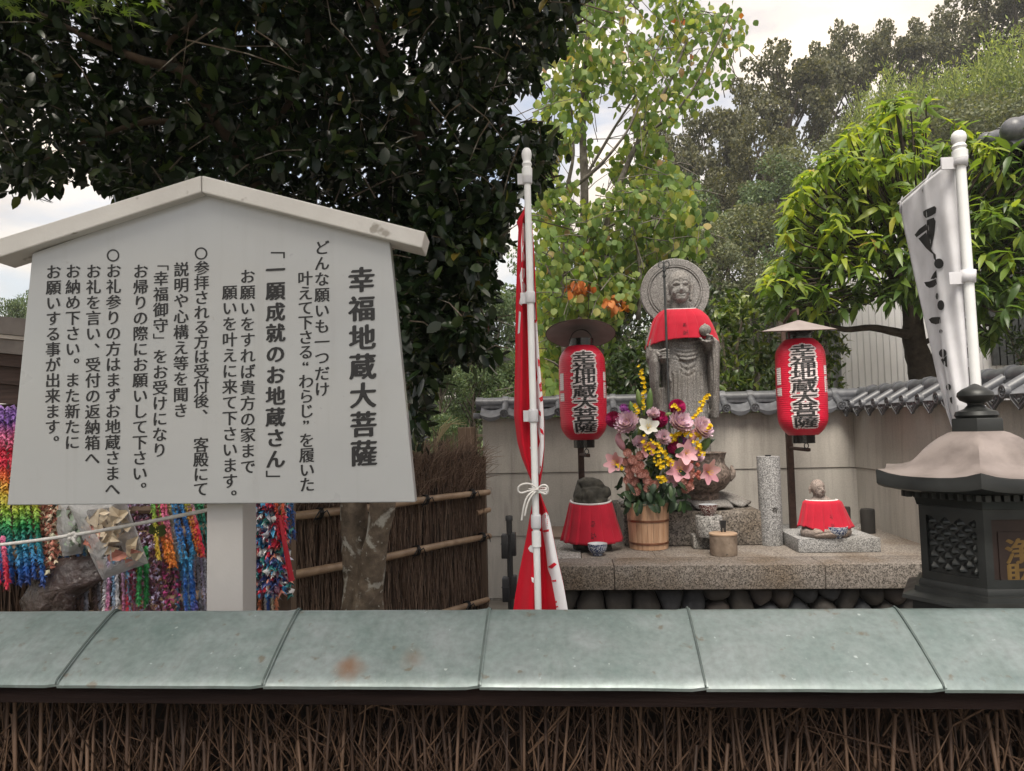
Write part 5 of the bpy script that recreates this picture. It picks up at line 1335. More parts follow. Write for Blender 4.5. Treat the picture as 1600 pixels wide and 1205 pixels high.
# lotus base
lot = thing('lotus_base', 'low stone lotus base with broad drooping petals under the tall statue', 'statue base', (P(1068, 800, 6.7).x, 6.72, .895))
lx, ly = lot.location.x, 6.72
mb = MB(); mb.lathe([(0, .893), (.46, .893), (.47, .93), (.40, .985), (.34, 1.003), (0, 1.003)], 40, (lx, ly, 0)); mb.build('core', MT['statue'], lot, smooth=True)
for k in range(8):
    a0 = k*math.pi/4 + R(-90+22)
    def petal(u, v, a0=a0):
        th = (u-.5)*R(47)*(1-.35*v**4); r = .30+.275*v; z = 1.012 - .115*v**1.7 + .02*math.cos((u-.5)*math.pi)*(.3+v) ; r += .018*math.cos((u-.5)*math.pi)*v
        if v > .85: z += .012*(v-.85)/.15
        return (lx+r*math.cos(a0+th), ly+r*math.sin(a0+th), z)
    mb = MB(); mb.grid(petal, 10, 10); o = mb.build('petal', MT['statue'], lot, smooth='all'); solid(o, .02, -1)
mb = MB(); mb.box((lx-.575, 6.14, DZ-.004), (lx+.555, 7.04, .893), bev=.022)
o = mb.build('plinth', granite("dark_plinth_granite", (0.24, 0.215, 0.19), (0.05, 0.043, 0.038), 90, (0.6, 0.52, 0.42)), smooth=True); tag(o, 'dark square granite plinth carrying the lotus base of the tall statue', 'plinth')
# big bronze-brown incense urn
uc = P(1095, 740, 6.38); mb = MB(); ux, uy = uc.x, 6.38; u0 = 1.004
urn = thing('urn', 'brown stone urn with flared rim and curled side handle behind the pink lilies', 'urn', (ux, uy, u0))
MT['urn'] = granite("urn_stone", (0.22, 0.18, 0.155), (0.085, 0.068, 0.058), 60, (0.6, 0.5, 0.45), rough=0.6)
mb.lathe([(0, u0-.03), (.145, u0-.03), (.15, u0+.01), (.135, u0+.03), (.19, u0+.055), (.235, u0+.11), (.25, u0+.17), (.235, u0+.225), (.205, u0+.26), (.198, u0+.30), (.215, u0+.355), (.222, u0+.362), (.205, u0+.364), (.18, u0+.30), (0, u0+.26)], 40, (ux, uy, 0)); mb.build('bowl', MT['urn'], urn, smooth=True)
for s in (-1, 1):
    mb = MB(); mb.tube([(ux+s*.225, uy-.02, u0+.13), (ux+s*.262, uy-.02, u0+.17), (ux+s*.268, uy-.02, u0+.20), (ux+s*.255, uy-.02, u0+.232), (ux+s*.262, uy-.02, u0+.248)], [.03, .028, .022, .014, .012], 10); mb.build('handle', MT['urn'], urn, smooth=True)

# ------------------------------------------------------------------ small statues
JY = 5.90; q = P(1287, 800, JY); jx0, jz0 = q.x, .722
jz_ = thing('small_statue', 'small seated stone figure with shaved head and red bib on the low plinth', 'statue', (jx0, JY, jz0))
sc = JY/1140
mb = MB()
loft(mb, [(.0, 0, -.004, .175, .13), (.0, 0, .03, .18, .135), (.0, 0, .07, .16, .12), (0, .01, .12, .13, .095), (-.005, .01, .20, .14, .09), (-.01, .015, .255, .125, .075), (-.015, .015, .285, .07, .055), (-.02, .01, .31, .04, .04)], 26, 2.2)
mb.tube([(-.16, -.02, .035), (-.10, -.12, .035), (.02, -.13, .035), (.07, -.12, .04)], [.04, .04, .036, .03], 10); mb.tube([(.16, -.02, .035), (.10, -.11, .035), (0, -.125, .055)], [.04, .04, .03], 10)
hx_ = (P(1277, 762, JY).x-jx0); hz_ = P(1277, 763, JY).z-jz0
mb.ball((hx_, -.005, hz_+.008), (.054, .060, .063), 20, 14); mb.ball((hx_+.008, -.018, hz_-.022), (.046, .047, .046), 18, 12); mb.tube([(hx_, 0, hz_-.03), (hx_, .005, hz_-.09)], .034, 10)
mb.tube([(hx_+.020, -.062, hz_+.008), (hx_+.022, -.074, hz_-.012), (hx_+.020, -.064, hz_-.018)], [.005, .009, .006], 8)
for s in (-1, 1): mb.tube([(hx_+s*.052-.004, .002, hz_+.018), (hx_+s*.056-.004, .002, hz_-.005), (hx_+s*.054-.004, -.002, hz_-.045)], [.006, .009, .006], 8)
V, Nn, F = remesh(mb, .0055, 2)
hc_ = hx_+.018
carve(V, Nn, [([(hc_+s*.008, hz_+.012), (hc_+s*.022, hz_+.018), (hc_+s*.036, hz_+.008)], .004, .004) for s in (-1, 1)] + [([(hc_+s*.010, hz_-.001), (hc_+s*.022, hz_-.006), (hc_+s*.036, hz_)], .006, .0035) for s in (-1, 1)] + [([(hc_-.016, hz_-.034), (hc_, hz_-.036), (hc_+.016, hz_-.033)], .006, .0032), ([(-.12, .03), (0, .05), (.1, .03)], .006, .006)], -.1)
MT['small_stone'] = granite("brown_statue_stone", (0.30, 0.25, 0.225), (0.19, 0.155, 0.14), 220, (0.75, 0.68, 0.6), rough=0.8)
put_mesh('body', V+np.array((jx0, JY, jz0)), F, MT['small_stone'], jz_, smooth=True)
def jz_bib(u, v):
    th = (u-.5)*R(205)
    z, a, b = lerp_px([(0, .275, .115, .085), (.12, .262, .138, .10), (.4, .19, .155, .120), (.75, .11, .170, .140), (1, .062, .182, .150)], v)
    pl_ = saw(u*9)*(.003+.020*v); tail = max(0, (u-.62)/.38)
    hem = .02*math.sin(u*9)*v*v - .02*tail*v
    return Vector((jx0-.008+(a+pl_+.045*tail*v)*math.sin(th), JY+.012-(b+pl_)*math.cos(th), jz0+z+hem))
bo = bib(jz_, jz_bib, 180, 16, 9, .01, .006)
mb = MB()
for ch, v in (('奉', .50), ('納', .76)):
    for V_, F_ in glyph_copies(ch, .045, THIN): mb.add([jz_bib(.54+q[0]*1.15, v-q[1]*3.6) + Vector((0, -.004, 0)) for q in V_], F_)
put_mesh('lettering', mb.V, mb.F, bpy.data.materials["faded_ink"], bo)
# boulder-like figure
BY = 6.02; q = P(927, 852, 6.02); bx = q.x
bst = thing('worn_statue', 'worn mossy boulder like stone figure wearing a long pleated red bib', 'statue', (bx, BY, DZ))
mb = MB(); sb = BY/1140
loft(mb, [(0, 0, -.004, .155, .11), (0, 0, .03, .16, .115), (0, 0, .2, .155, .11), (-.01, 0, .34, .14, .10), (-.012, 0, .43, .142, .10), (-.015, 0, .50, .125, .09), (-.02, 0, .555, .09, .065), (-.02, 0, .575, .04, .03)], 24, 2.4)
mb.ball((-.02, -.085, .44), (.032, .035, .045), 12, 8); mb.ball((.10, -.02, .45), (.05, .06, .05), 10, 8)
V, Nn, F = remesh(mb, .008, 2)
for i in range(len(V)):
    v = Vector(V[i]); V[i] += Nn[i]*(.016*mnoise.noise(v*9)+.008*mnoise.noise(v*24))
carve(V, Nn, [([(-.10, .52), (-.085, .47), (-.09, .40)], .014, .010), ([(-.085, .50), (.04, .515), (.09, .50)], .010, .009), ([(-.06, .47), (-.065, .40)], .010, .010), ([(.03, .46), (.035, .40)], .010, .012)], -.1)
MT['dark_stone'] = noisy("dark_mossy_stone", [(0.28, (0.020, 0.019, 0.016)), (0.55, (0.050, 0.047, 0.038)), (0.8, (0.115, 0.105, 0.08))], 14, rough=0.9, bmp=0.6, bscale=50, bdist=.006)
put_mesh('body', V+np.array((bx, BY, DZ)), F, MT['dark_stone'], bst, smooth=True)
def b_bib(u, v):
    th = (u-.5)*R(200)
    z, a, b = lerp_px([(0, .385, .160, .118), (.1, .365, .170, .125), (.5, .235, .195, .155), (1, .075, .232, .185)], v)
    pl_ = saw(u*8+.1)*(.003+.026*v)
    return Vector((bx-.012+(a+pl_)*math.sin(th), BY-(b+pl_)*math.cos(th), DZ+z-.018*math.cos(th)*(1-v) - .018*math.cos(th)*v))
bo = bib(bst, b_bib, 160, 16, 8, .01, .0085)
mb = MB()
for ch, v in (('奉', .50), ('納', .78)):
    for V_, F_ in glyph_copies(ch, .062, THIN): mb.add([b_bib(.515+q[0]*.95, v-q[1]*2.8) + Vector((0, -.004, 0)) for q in V_], F_)
put_mesh('lettering', mb.V, mb.F, bpy.data.materials["faded_ink"], bo)

# ------------------------------------------------------------------ stone column, low plinth, offering stones, bowls
q = G(1206, 850, DZ); mb = MB(); cr_ = .0915; zt = P(1201, 713, q.y).z
scx, scy = q.x-.0, q.y
col_ = thing('stone_column', 'speckled pale granite column left of the low plinth', 'column', (scx, scy, DZ))
mb.lathe([(0, DZ-.005), (cr_*.95, DZ-.005), (cr_*.97, DZ+.01), (cr_*1.0, zt-.01), (cr_*.985, zt), (0, zt)], 40, (scx, scy, 0)); mb.build('shaft', MT['granite_pale'], col_, smooth=True)
mb = MB(); mb.lathe([(0, zt-.002), (.024, zt-.002), (.024, zt+.010), (.018, zt+.012), (0, zt+.012)], 16, (scx, scy, 0)); mb.build('cap_plug', MT['black'], col_, smooth=True)
mb = MB()
for ch, z in (('有', P(1207, 797, scy-.09).z), ('一', P(1208, 808, scy-.09).z)):
    for k, (V_, F_) in enumerate(glyph_copies(ch, .052, THIN)):
        for_ = []
        for v in V_:
            an = (v[0]+.012)/cr_; for_.append((scx+(cr_+.0006+.0002*k)*math.sin(an), scy-(cr_+.0006+.0002*k)*math.cos(an), z+v[1]))
        mb.add(for_, F_)
put_mesh('engraving', mb.V, mb.F, plain("engraved_shadow", (0.06, 0.055, 0.05), .9), col_)
def at_g(px, py, z): return G(px, py, z)
pa, pb = G(1248, 863, DZ), G(1380, 863, DZ)
lp = thing('low_plinth', 'low rectangular granite plinth under the small seated statue', 'plinth', ((pa.x+pb.x)/2, pa.y+.27, DZ))
mb = MB(); mb.box((pa.x, pa.y, DZ-.004), (pb.x, pa.y+.56, .722), bev=.007); mb.build('slab', MT['granite_pale'], lp, smooth=True)
lp_o = lp.children[0]; tag(lp_o, None)
# bowls
def bowl_mat(name, ground, ink, scale):
    m, t, b = new_mat(name); v = coords(t, "Object", (1, 1, 1.4))
    vo = nd(t, "ShaderNodeTexNoise", Scale=scale, Detail=2.0, Distortion=1.2); t.links.new(v, vo.inputs["Vector"])
    t.links.new(ramp(t, vo.outputs["Fac"], [(.45, ink), (.50, ground), (.55, ground), (.58, ink)]), b.inputs["Base Color"]); b.inputs["Roughness"].default_value = .18
    return m
MT['blue_china'] = bowl_mat("blue_and_white_china", (.55, .58, .62), (.03, .05, .13), 38)
MT['red_china'] = bowl_mat("red_and_white_china", (.55, .50, .47), (.10, .025, .025), 40)
MT['glaze'] = plain("white_glaze", (.6, .62, .64), .15)
def bowl(label, px, py, z, r, h, mat):
    q = G(px, py, z); c = (q.x, q.y, z)
    t = thing('bowl', label, 'bowl', c)
    mb = MB(); mb.lathe([(0, .0), (r*.52, .0), (r*.50, h*.13), (r*.70, h*.20), (r*.90, h*.42), (r*.98, h*.72), (r, h)], 32, c); mb.build('outside', MT[mat], t, smooth=True)
    mb = MB(); mb.lathe([(r, h), (r*.965, h*1.005), (r*.92, h*.85), (r*.8, h*.5), (r*.45, h*.25), (0, h*.22)], 32, c); mb.build('inside', MT['glaze'], t, smooth=True)
bowl('blue and white china bowl in front of the worn statue', 934, 867, DZ, 15.5*5.6/1140, .088, 'blue_china')
bowl('blue and white china bowl on the low plinth by the seated statue', 1307, 840, .722, 17.2*5.62/1140, .086, 'blue_china')
ba, bb = G(1084, 857, DZ), G(1150, 857, DZ)
ob = thing('stone_block', 'grey square stone block under the short stone cylinder', 'stone block', ((ba.x+bb.x)/2, ba.y+.17, DZ))
mb = MB(); mb.box((ba.x, ba.y, DZ-.004), (bb.x, ba.y+.36, DZ+.098), bev=.008)
mb.build('block', MT['granite_grey'], ob, smooth=True)
mb = MB(); rn = random.Random(9); qx, qz = P(1103, 847, ba.y).x, DZ+.05
for k in range(3): mb.tube([(qx+(.012+.009*k)*math.cos(a), ba.y-.001, qz+(.012+.009*k)*math.sin(a)) for a in [math.pi*2*i/16 for i in range(17)]], .0022, 4)
mb.build('carved_mark', bpy.data.materials["engraved_shadow"], ob, smooth='all')
cq = Vector(((P(1108, 830, 5.98)).x, 5.98, DZ+.098))
mb = MB(); mb.lathe([(0, cq.z-.002), (.100, cq.z-.002), (.104, cq.z+.01), (.105, cq.z+.155), (.100, cq.z+.162), (0, cq.z+.162)], 32, (cq.x, cq.y, 0))
tag(mb.build('stone_cylinder', MT['granite_grey'], smooth=True), 'short grey stone cylinder carrying the red patterned cup', 'stone cylinder')
t = thing('cup', 'dark red and white patterned china cup on the short stone cylinder', 'cup', (cq.x, cq.y, cq.z+.162)); c = (cq.x, cq.y, cq.z+.162); r, h = .076, .088
mb = MB(); mb.lathe([(0, 0), (r*.55, 0), (r*.53, h*.1), (r*.78, h*.3), (r*.94, h*.7), (r, h)], 32, c); mb.build('outside', MT['red_china'], t, smooth=True)
mb = MB(); mb.lathe([(r, h), (r*.96, h), (r*.88, h*.6), (0, h*.3)], 32, c); mb.build('inside', MT['glaze'], t, smooth=True)
wq = G(1131, 866, DZ)
wc = thing('incense_pot', 'rough brown round pot with tan lid and black handle in front of the stone block', 'pot', (wq.x, wq.y, DZ))
MT['log'] = noisy("rough_brown_pot", [(.3, (.13, .095, .07)), (.6, (.24, .185, .14)), (.8, (.32, .27, .22))], 12, rough=.8, bmp=.4, bscale=40, spots=(34, .66, (.04, .03, .025)))
mb = MB(); mb.lathe([(0, DZ-.003), (.098, DZ-.003), (.101, DZ+.02), (.102, DZ+.148), (0, DZ+.148)], 32, (wq.x, wq.y, 0)); mb.build('pot', MT['log'], wc, smooth=True)
mb = MB(); mb.lathe([(0, DZ+.148), (.105, DZ+.148), (.105, DZ+.158), (.10, DZ+.162), (0, DZ+.164)], 32, (wq.x, wq.y, 0)); o = mb.build('lid', noisy("tan_lid", [(.3, (.30, .20, .13)), (.7, (.40, .29, .20))], 9, rough=.6), wc, smooth=True)
hx2 = P(1130, 825, wq.y+.02); mb = MB(); mb.box((hx2.x-.017, wq.y+.01, DZ+.162), (hx2.x-.008, wq.y+.035, DZ+.20)); mb.box((hx2.x+.008, wq.y+.01, DZ+.162), (hx2.x+.017, wq.y+.035, DZ+.20)); mb.prism([(hx2.x-.017, wq.y+.008, DZ+.195), (hx2.x+.017, wq.y+.008, DZ+.195), (hx2.x+.022, wq.y+.008, DZ+.25), (hx2.x-.022, wq.y+.008, DZ+.25)], (0, .03, 0)); mb.build('handle', MT['black'], o)
# dark stone at the back, black stumps, brown board
qa = G(958, 826, DZ); qb = G(981, 826, DZ); zt = P(968, 784, qa.y).z
mb = MB(); mb.box((qa.x, qa.y, DZ-.004), (qb.x+.1, qa.y+.22, zt), bev=.03); tag(mb.build('dark_stone', granite("dark_granite", (.10, .095, .09), (.03, .028, .027), 90), smooth=True), 'dark rounded granite block between the worn statue and the wooden bucket', 'stone block')
for (x0, x1, y0, y1, lab) in ((1312, 1329, 792, 826, 'black charred stump behind the seated statue'), (1347, 1367, 795, 832, 'black charred stump standing in the corner of the walls')):
    q = G((x0+x1)/2, y1, DZ); r = (x1-x0)/2*q.y/1140; z1 = P((x0+x1)/2, y0, q.y).z
    mb = MB(); mb.lathe([(0, DZ-.004), (r*.97, DZ-.004), (r, DZ+.02), (r*1.02, z1-.02), (r*.93, z1), (0, z1)], 18, (q.x, q.y, 0))
    for i, v in enumerate(mb.V): mb.V[i] = (v[0]+.004*wob(v[2]*20+i, 1), v[1], v[2])
    tag(mb.build('charred_stump', noisy("charred_wood", [(.3, (.010, .009, .008)), (.7, (.028, .024, .021))], 14, rough=.85, bmp=.6, bscale=40, stretch=(1, 1, .2)), smooth=True), lab, 'stump')
qa, qb = G(850, 834, DZ), G(890, 843, DZ)
mb = MB(); mb.prism([G(846, 826, DZ), G(846, 843, DZ), G(888, 843, DZ), G(891, 826, DZ)][::-1], (0, 0, .022)); tag(mb.build('wooden_board', plain("brown_board", (.20, .15, .115), .75)), 'thin brown board lying flat behind the worn statue', 'board')

# ------------------------------------------------------------------ red paper lanterns on posts
MT['lantern_red'], _t, _b = new_mat("red_lantern_paper")
_v = coords(_t); _c = ramp(_t, noise_t(_t, _v, 6, 4), [(.3, (.52, .010, .035)), (.7, (.66, .015, .05))])
_t.links.new(_c, _b.inputs["Base Color"]); _b.inputs["Roughness"].default_value = .38; _b.inputs["Specular IOR Level"].default_value = .4
MT['lantern_black'] = plain("lantern_ink", (.014, .013, .014), .5); MT['lantern_white'] = plain("lantern_white", (.70, .62, .62), .5)
MT['hat_in'] = noisy("hat_plastic", [(.3, (.22, .185, .18)), (.7, (.29, .25, .245))], 8, rough=.45)
LR = .208; LH = .83
def lr(z):                                       # body radius at height z (0 at the middle)
    h = LH/2; a = abs(z)/h
    return LR*(1-.045*(a**2)) if a < .66 else LR*(1-.0195-.02) * (1-((a-.66)/.34)**2.3*.44) if a >= .66 else LR
def lr(z):
    h = LH/2; a = min(1, abs(z)/h); base = LR*(1-.04*a*a)
    if a > .62: base *= 1-.40*((a-.62)/.38)**2.4
    return base
nrib = 46
mb = MB(); prof = []
for i in range(nrib*4+1):
    z = -LH/2+LH*i/(nrib*4); prof.append((lr(z)+.0022*abs(math.sin(math.pi*i/4))-.001, z))
mb.lathe(prof, 56)
o = mb.build('body', MT['lantern_red'], smooth='all'); ME_body = o.data; bpy.data.objects.remove(o)
def wrap_mesh(name, pieces, mat, lift, rib=True):
    """flat (x, z) pieces wrapped round the lantern's ribbed skin"""
    bm = bmesh.new()
    for k, (V_, F_) in enumerate(pieces):
        vs = [bm.verts.new((v[0], .00018*(k % 27), v[1])) for v in V_]
        for f in F_:
            try: bm.faces.new([vs[i] for i in f])
            except ValueError: pass
    xs = [v.co.x for v in bm.verts]; zs = [v.co.z for v in bm.verts]
    x = math.floor(min(xs)/.022)*.022
    while x < max(xs): bmesh.ops.bisect_plane(bm, geom=list(bm.verts)+list(bm.edges)+list(bm.faces), plane_co=(x, 0, 0), plane_no=(1, 0, 0)); x += .022
    stp = LH/nrib/2; z = math.floor(min(zs)/stp)*stp
    while z < max(zs): bmesh.ops.bisect_plane(bm, geom=list(bm.verts)+list(bm.edges)+list(bm.faces), plane_co=(0, 0, z), plane_no=(0, 0, 1)); z += stp
    for v in bm.verts:
        x, k, z = v.co; i = (z+LH/2)/LH*nrib
        r = lr(z)+.0022*abs(math.sin(math.pi*i))-.001+lift+k; an = x/LR
        v.co = (r*math.sin(an), -r*math.cos(an), z)
    me = bpy.data.meshes.new(name); bm.to_mesh(me); bm.free(); me.materials.append(mat); return me
blackp, whitep = [], []
zc = LH/2-.115; st_ = .1165
for i, ch in enumerate(LANTERN_TEXT):
    for nib, dst in (([(-.02, -.008), (.02, .008), (0, .018)], blackp), ([(.125*math.cos(a), .125*math.sin(a)) for a in [k*math.pi/4 for k in range(8)]] + [(0, 0)], whitep)):
        for V_, F_ in glyph_copies(ch, 1.0, nib, .03):
            V2 = V_.copy(); V2[:, 0] *= .215; V2[:, 1] *= .116; V2[:, 1] += zc-i*(LH-.235)/6; dst.append((V2, F_))
ME_bk = wrap_mesh('lettering', blackp, MT['lantern_black'], .0062); ME_wt = wrap_mesh('lettering_outline', whitep, MT['lantern_white'], .0012)
rects = []
def rect(x0, x1, z0, z1): rects.append((np.array([(x0, z0), (x1, z0), (x1, z1), (x0, z1)]), [(0, 1, 2, 3)]))
for (x0, x1, z0, z1) in ((.20, .26, .10, .175), (.20, .225, .20-.255, .20-.115), (.20, .255, .06, .085), (.235, .26, -.055, .05), (-.27, -.205, .02, .17), (-.27, -.20, -.075, -.005)): rect(x0, x1, z0, z1)
ME_side = wrap_mesh('side_crest', rects, MT['lantern_white'], .0012)
def lantern(label, px, pyc, Y, post_px, hat_px, hat_tilt, rotz, postY, ring_px, group):
    c = P(px, pyc, Y); base = G(post_px[0], post_px[1], DZ) if post_px[1] else Vector((P(post_px[0], 720, postY).x, postY, DZ))
    ps = thing('lantern_post', label[1], 'post', (base.x, base.y, DZ), 'posts of the red lanterns')
    top = P(hat_px[0], hat_px[1], base.y-.05).z
    mb = MB(); mb.box((base.x-.028, base.y-.028, DZ-.004), (base.x+.028, base.y+.028, top+.03), bev=.003); mb.build('upright', MT['rusty'], ps, smooth=True)
    mb = MB(); mb.tube([(base.x, base.y, top+.0), (base.x+.0, base.y-.02, top+.075), (c.x-.01, c.y+.1, top+.115), (c.x, c.y, top+.105), (c.x, c.y, top+.06)], [.017, .015, .014, .012, .009], 10); mb.build('hook_arm', MT['rusty'], ps, smooth=True)
    zl = P(ring_px[0], ring_px[1], c.y).z; zbot = c.z-LH/2-.068
    mb = MB(); mb.tube([(base.x, base.y-.02, zl), (c.x+.03, c.y, zl), (c.x+.05, c.y, zl)], [.016, .017, .015], 12); mb.build('lower_arm', MT['rusty'], ps, smooth=True)
    ln = thing('paper_lantern', label[0], 'lantern', c, 'red paper lanterns')
    Rz = Matrix.Rotation(rotz, 4, 'Z')
    body = link('body', ME_body, ln, Rz)
    link('lettering_outline', ME_wt, body); link('lettering', ME_bk, body); link('side_crest', ME_side, body)
    for zz0, zz1, rr in ((LH/2-.012, LH/2+.066, .108), (-LH/2-.07, -LH/2+.010, .093)):
        mb = MB(); mb.lathe([(rr*.9, zz0), (rr, zz0), (rr, zz1), (rr*.94, zz1+.002), (rr*.9, zz0+.01)], 36, c); mb.build('ring', MT['black_gloss'], ln, smooth=True)
    mb = MB(); mb.tube([c+Vector((.095*math.cos(a), 0, LH/2+.06+.09*math.sin(a))) for a in [math.pi*i/12 for i in range(13)]], .004, 6); mb.build('wire_handle', MT['iron'], ln, smooth='all')
    mb = MB(); mb.tube([Vector((c.x+.018*math.cos(a)+.02, c.y, zl+.035+.022*math.sin(a))) for a in [math.pi*2*i/12 for i in range(13)]], .0045, 6); mb.tube([(c.x+.02, c.y, zl+.055), (c.x+.02, c.y, zbot+.03)], .005, 6); mb.build('bottom_ring', MT['iron'], ln, smooth='all')
    # conical rain hat
    ht = thing('lantern_hat', label[2], 'rain hat', P(hat_px[0], hat_px[1], c.y), 'conical hats over the red lanterns')
    M4 = Matrix.Rotation(hat_tilt[1], 4, 'Y') @ Matrix.Rotation(hat_tilt[0], 4, 'X'); hr = .308
    mb = MB(); mb.lathe([(0, .076), (.015, .074), (.06, .06), (hr*.6, .024), (hr*.97, -.008), (hr, -.014), (hr*.985, -.018), (hr*.6, .016), (.06, .052), (0, .066)], 56, ht.location, M4); mb.build('cone', MT['hat_in'], ht, smooth=True)
    mb = MB(); V_ = [ht.location + M4 @ Vector((hr*math.cos(a), hr*math.sin(a), -.014)) for a in [math.pi*2*i/56 for i in range(57)]]; mb.tube(V_, .004, 6, caps=False); mb.build('rim', MT['rusty'], ht, smooth='all')
lantern(('red paper lantern on the left with black characters, hanging beside the red banner', 'rusty lantern post standing behind the worn statue', 'lantern hat on the left tilted so its underside shows'), 910.5, 614, 6.5, (908, 0), (907, 520), (R(-17), R(1)), R(4), 6.75, (905, 712), 0)
lantern(('red paper lantern on the right with black characters, above the seated statue', 'rusty lantern post standing behind the low plinth', 'lantern hat on the right seen from its conical top'), 1252, 605, 6.5, (1239.5, 826), (1248, 514), (R(7), R(0)), R(-10), 0, (1256, 703), 0)

# ------------------------------------------------------------------ wooden bucket of flowers
FQ = G(1014, 855, DZ); FX, FY = FQ.x, FQ.y; BR = .172; BH = P(1014, 787, FY-.1).z-DZ
bk = thing('wooden_bucket', 'round cedar wood bucket with two copper hoops holding the flowers', 'bucket', (FX, FY, DZ))
MT['cedar'], _t, _b = new_mat("cedar_wood")
_v = coords(_t, "Object", (9, 9, .8)); _oi = nd(_t, "ShaderNodeObjectInfo")
_c = ramp(_t, noise_t(_t, _v, 5, 5), [(.3, (.42, .24, .14)), (.7, (.56, .36, .235))]); _c = mixc(_t, 1.0, _c, ramp(_t, _oi.outputs["Random"], [(0, .8), (1, 1.1)]), 'MULTIPLY')
_t.links.new(_c, _b.inputs["Base Color"]); _b.inputs["Roughness"].default_value = .5
ns = 22
for k in range(ns):
    a0, a1 = 2*math.pi*k/ns, 2*math.pi*(k+1)/ns; mb = MB(); V_ = []
    for (z, r0, r1) in ((DZ-.003, .155, .137), (DZ+BH, .174, .156)):
        for a in (a0+.006, (a0+a1)/2, a1-.006):
            for r in (r0, r1): V_.append((FX+r*math.cos(a), FY+r*math.sin(a), z))
    F_ = [(0, 2, 8, 6), (2, 4, 10, 8), (1, 7, 9, 3), (3, 9, 11, 5), (6, 8, 9, 7), (8, 10, 11, 9), (0, 1, 3, 2), (2, 3, 5, 4), (0, 6, 7, 1), (4, 5, 11, 10)]
    mb.add(V_, F_); mb.build('stave', MT['cedar'], bk)
MT['hoop'] = noisy("copper_hoop", [(.3, (.20, .085, .05)), (.7, (.33, .16, .10))], 20, rough=.35, metal=.7)
for z in (DZ+BH*.62, DZ+.045):
    r = .155+(.019)*(z-DZ)/BH+.0015; mb = MB(); mb.lathe([(r, z-.009), (r+.004, z-.007), (r+.004, z+.007), (r, z+.009)], 40, (FX, FY, 0)); mb.build('hoop', MT['hoop'], bk, smooth=True)
mb = MB(); an_ = R(200); hp = Vector((FX+.168*math.cos(an_), FY+.168*math.sin(an_), 0))
mb.box((hp.x-.020, hp.y-.014, DZ+BH-.05), (hp.x+.012, hp.y+.014, DZ+BH+.21), bev=.004); mb.build('handle_stave', MT['cedar'], bk, smooth=True)
mb = MB(); mb.lathe([(0, DZ+BH-.05), (.155, DZ+BH-.05)], 24, (FX, FY, 0)); mb.build('filling', plain("dark_soil_foam", (.02, .03, .015), .9), bk)

fl = thing('flower_arrangement', 'large colourful bouquet of chrysanthemums, lilies and yellow orchid sprays in the wooden bucket', 'flowers', (FX, FY, DZ+BH))
def fmat(name, stops, trans=.2, rough=.5): return leafy(name, stops, trans, rough, .25)
MT['f_mag'] = fmat("magenta_petals", [(0, (.26, .008, .07)), (1, (.46, .02, .13))], .1)
MT['f_lil'] = fmat("lilac_petals", [(0, (.60, .42, .58)), (1, (.78, .62, .75))])
MT['f_whi'] = fmat("white_petals", [(0, (.62, .63, .60)), (1, (.72, .72, .70))])
MT['f_pnk'] = fmat("pink_petals", [(0, (.62, .30, .37)), (1, (.76, .47, .52))])
MT['f_sal'] = fmat("salmon_petals", [(0, (.38, .17, .145)), (1, (.54, .29, .25))], .1)
MT['f_yel'] = fmat("yellow_petals", [(0, (.66, .44, .005)), (1, (.78, .58, .02))])
MT['f_pur'] = fmat("purple_petals", [(0, (.22, .04, .25)), (1, (.36, .10, .38))])
MT['f_cor'] = fmat("coral_petals", [(0, (.44, .12, .09)), (1, (.58, .22, .17))])
MT['f_leaf'] = leafy("bouquet_leaves", [(0, (.012, .030, .014)), (.6, (.025, .055, .02)), (1, (.05, .09, .03))], .2, .45)
MT['f_lime'] = leafy("bud_green", [(0, (.10, .18, .05)), (1, (.22, .30, .10))], .25, .45)
def basis(n):
    n = Vector(n).normalized(); a = n.cross(Vector((0, 0, 1))); a = a.normalized() if a.length > .05 else Vector((1, 0, 0)); return a, a.cross(n).normalized()*-1, n
def petal_strip(mb, c, d, up, ln, wd, curl, n=4, cup=.0):
    d, up = Vector(d).normalized(), Vector(up).normalized(); sd_ = d.cross(up).normalized(); V_ = []
    for i in range(n+1):
        t_ = i/n; w_ = wd*math.sin(math.pi*min(.97, (.12+.8*t_)))**.8; an = curl*t_
        p = c + d*ln*(math.sin(an)/curl if abs(curl) > 1e-3 else t_) + up*ln*((1-math.cos(an))/curl if abs(curl) > 1e-3 else 0)
        cc = up*cup*w_
        V_ += [p-sd_*w_+cc, p-cc*.3, p+sd_*w_+cc]
    F_ = []
    for i in range(n): b = i*3; F_ += [(b, b+1, b+4, b+3), (b+1, b+2, b+5, b+4)]
    mb.add(V_, F_)
def ball_flower(c, n, r, dens, mat, name):
    a, b, n = basis(n); mb = MB()
    for i in range(dens):
        z = 1-1.35*(i+.5)/dens; th = i*2.39996; s = math.sqrt(max(0, 1-z*z)); dr = a*s*math.cos(th)+b*s*math.sin(th)+n*z
        tang = (dr-n*dr.dot(n)); tang = tang.normalized() if tang.length > .02 else a
        petal_strip(mb, Vector(c)+dr*r*.55, (dr*.75+tang*.35), n, r*.48, r*.15, .7, 2, .35)
    mb.ball(c, r*.62, 10, 6); return mb.build(name, MT[mat], fl, smooth='all')
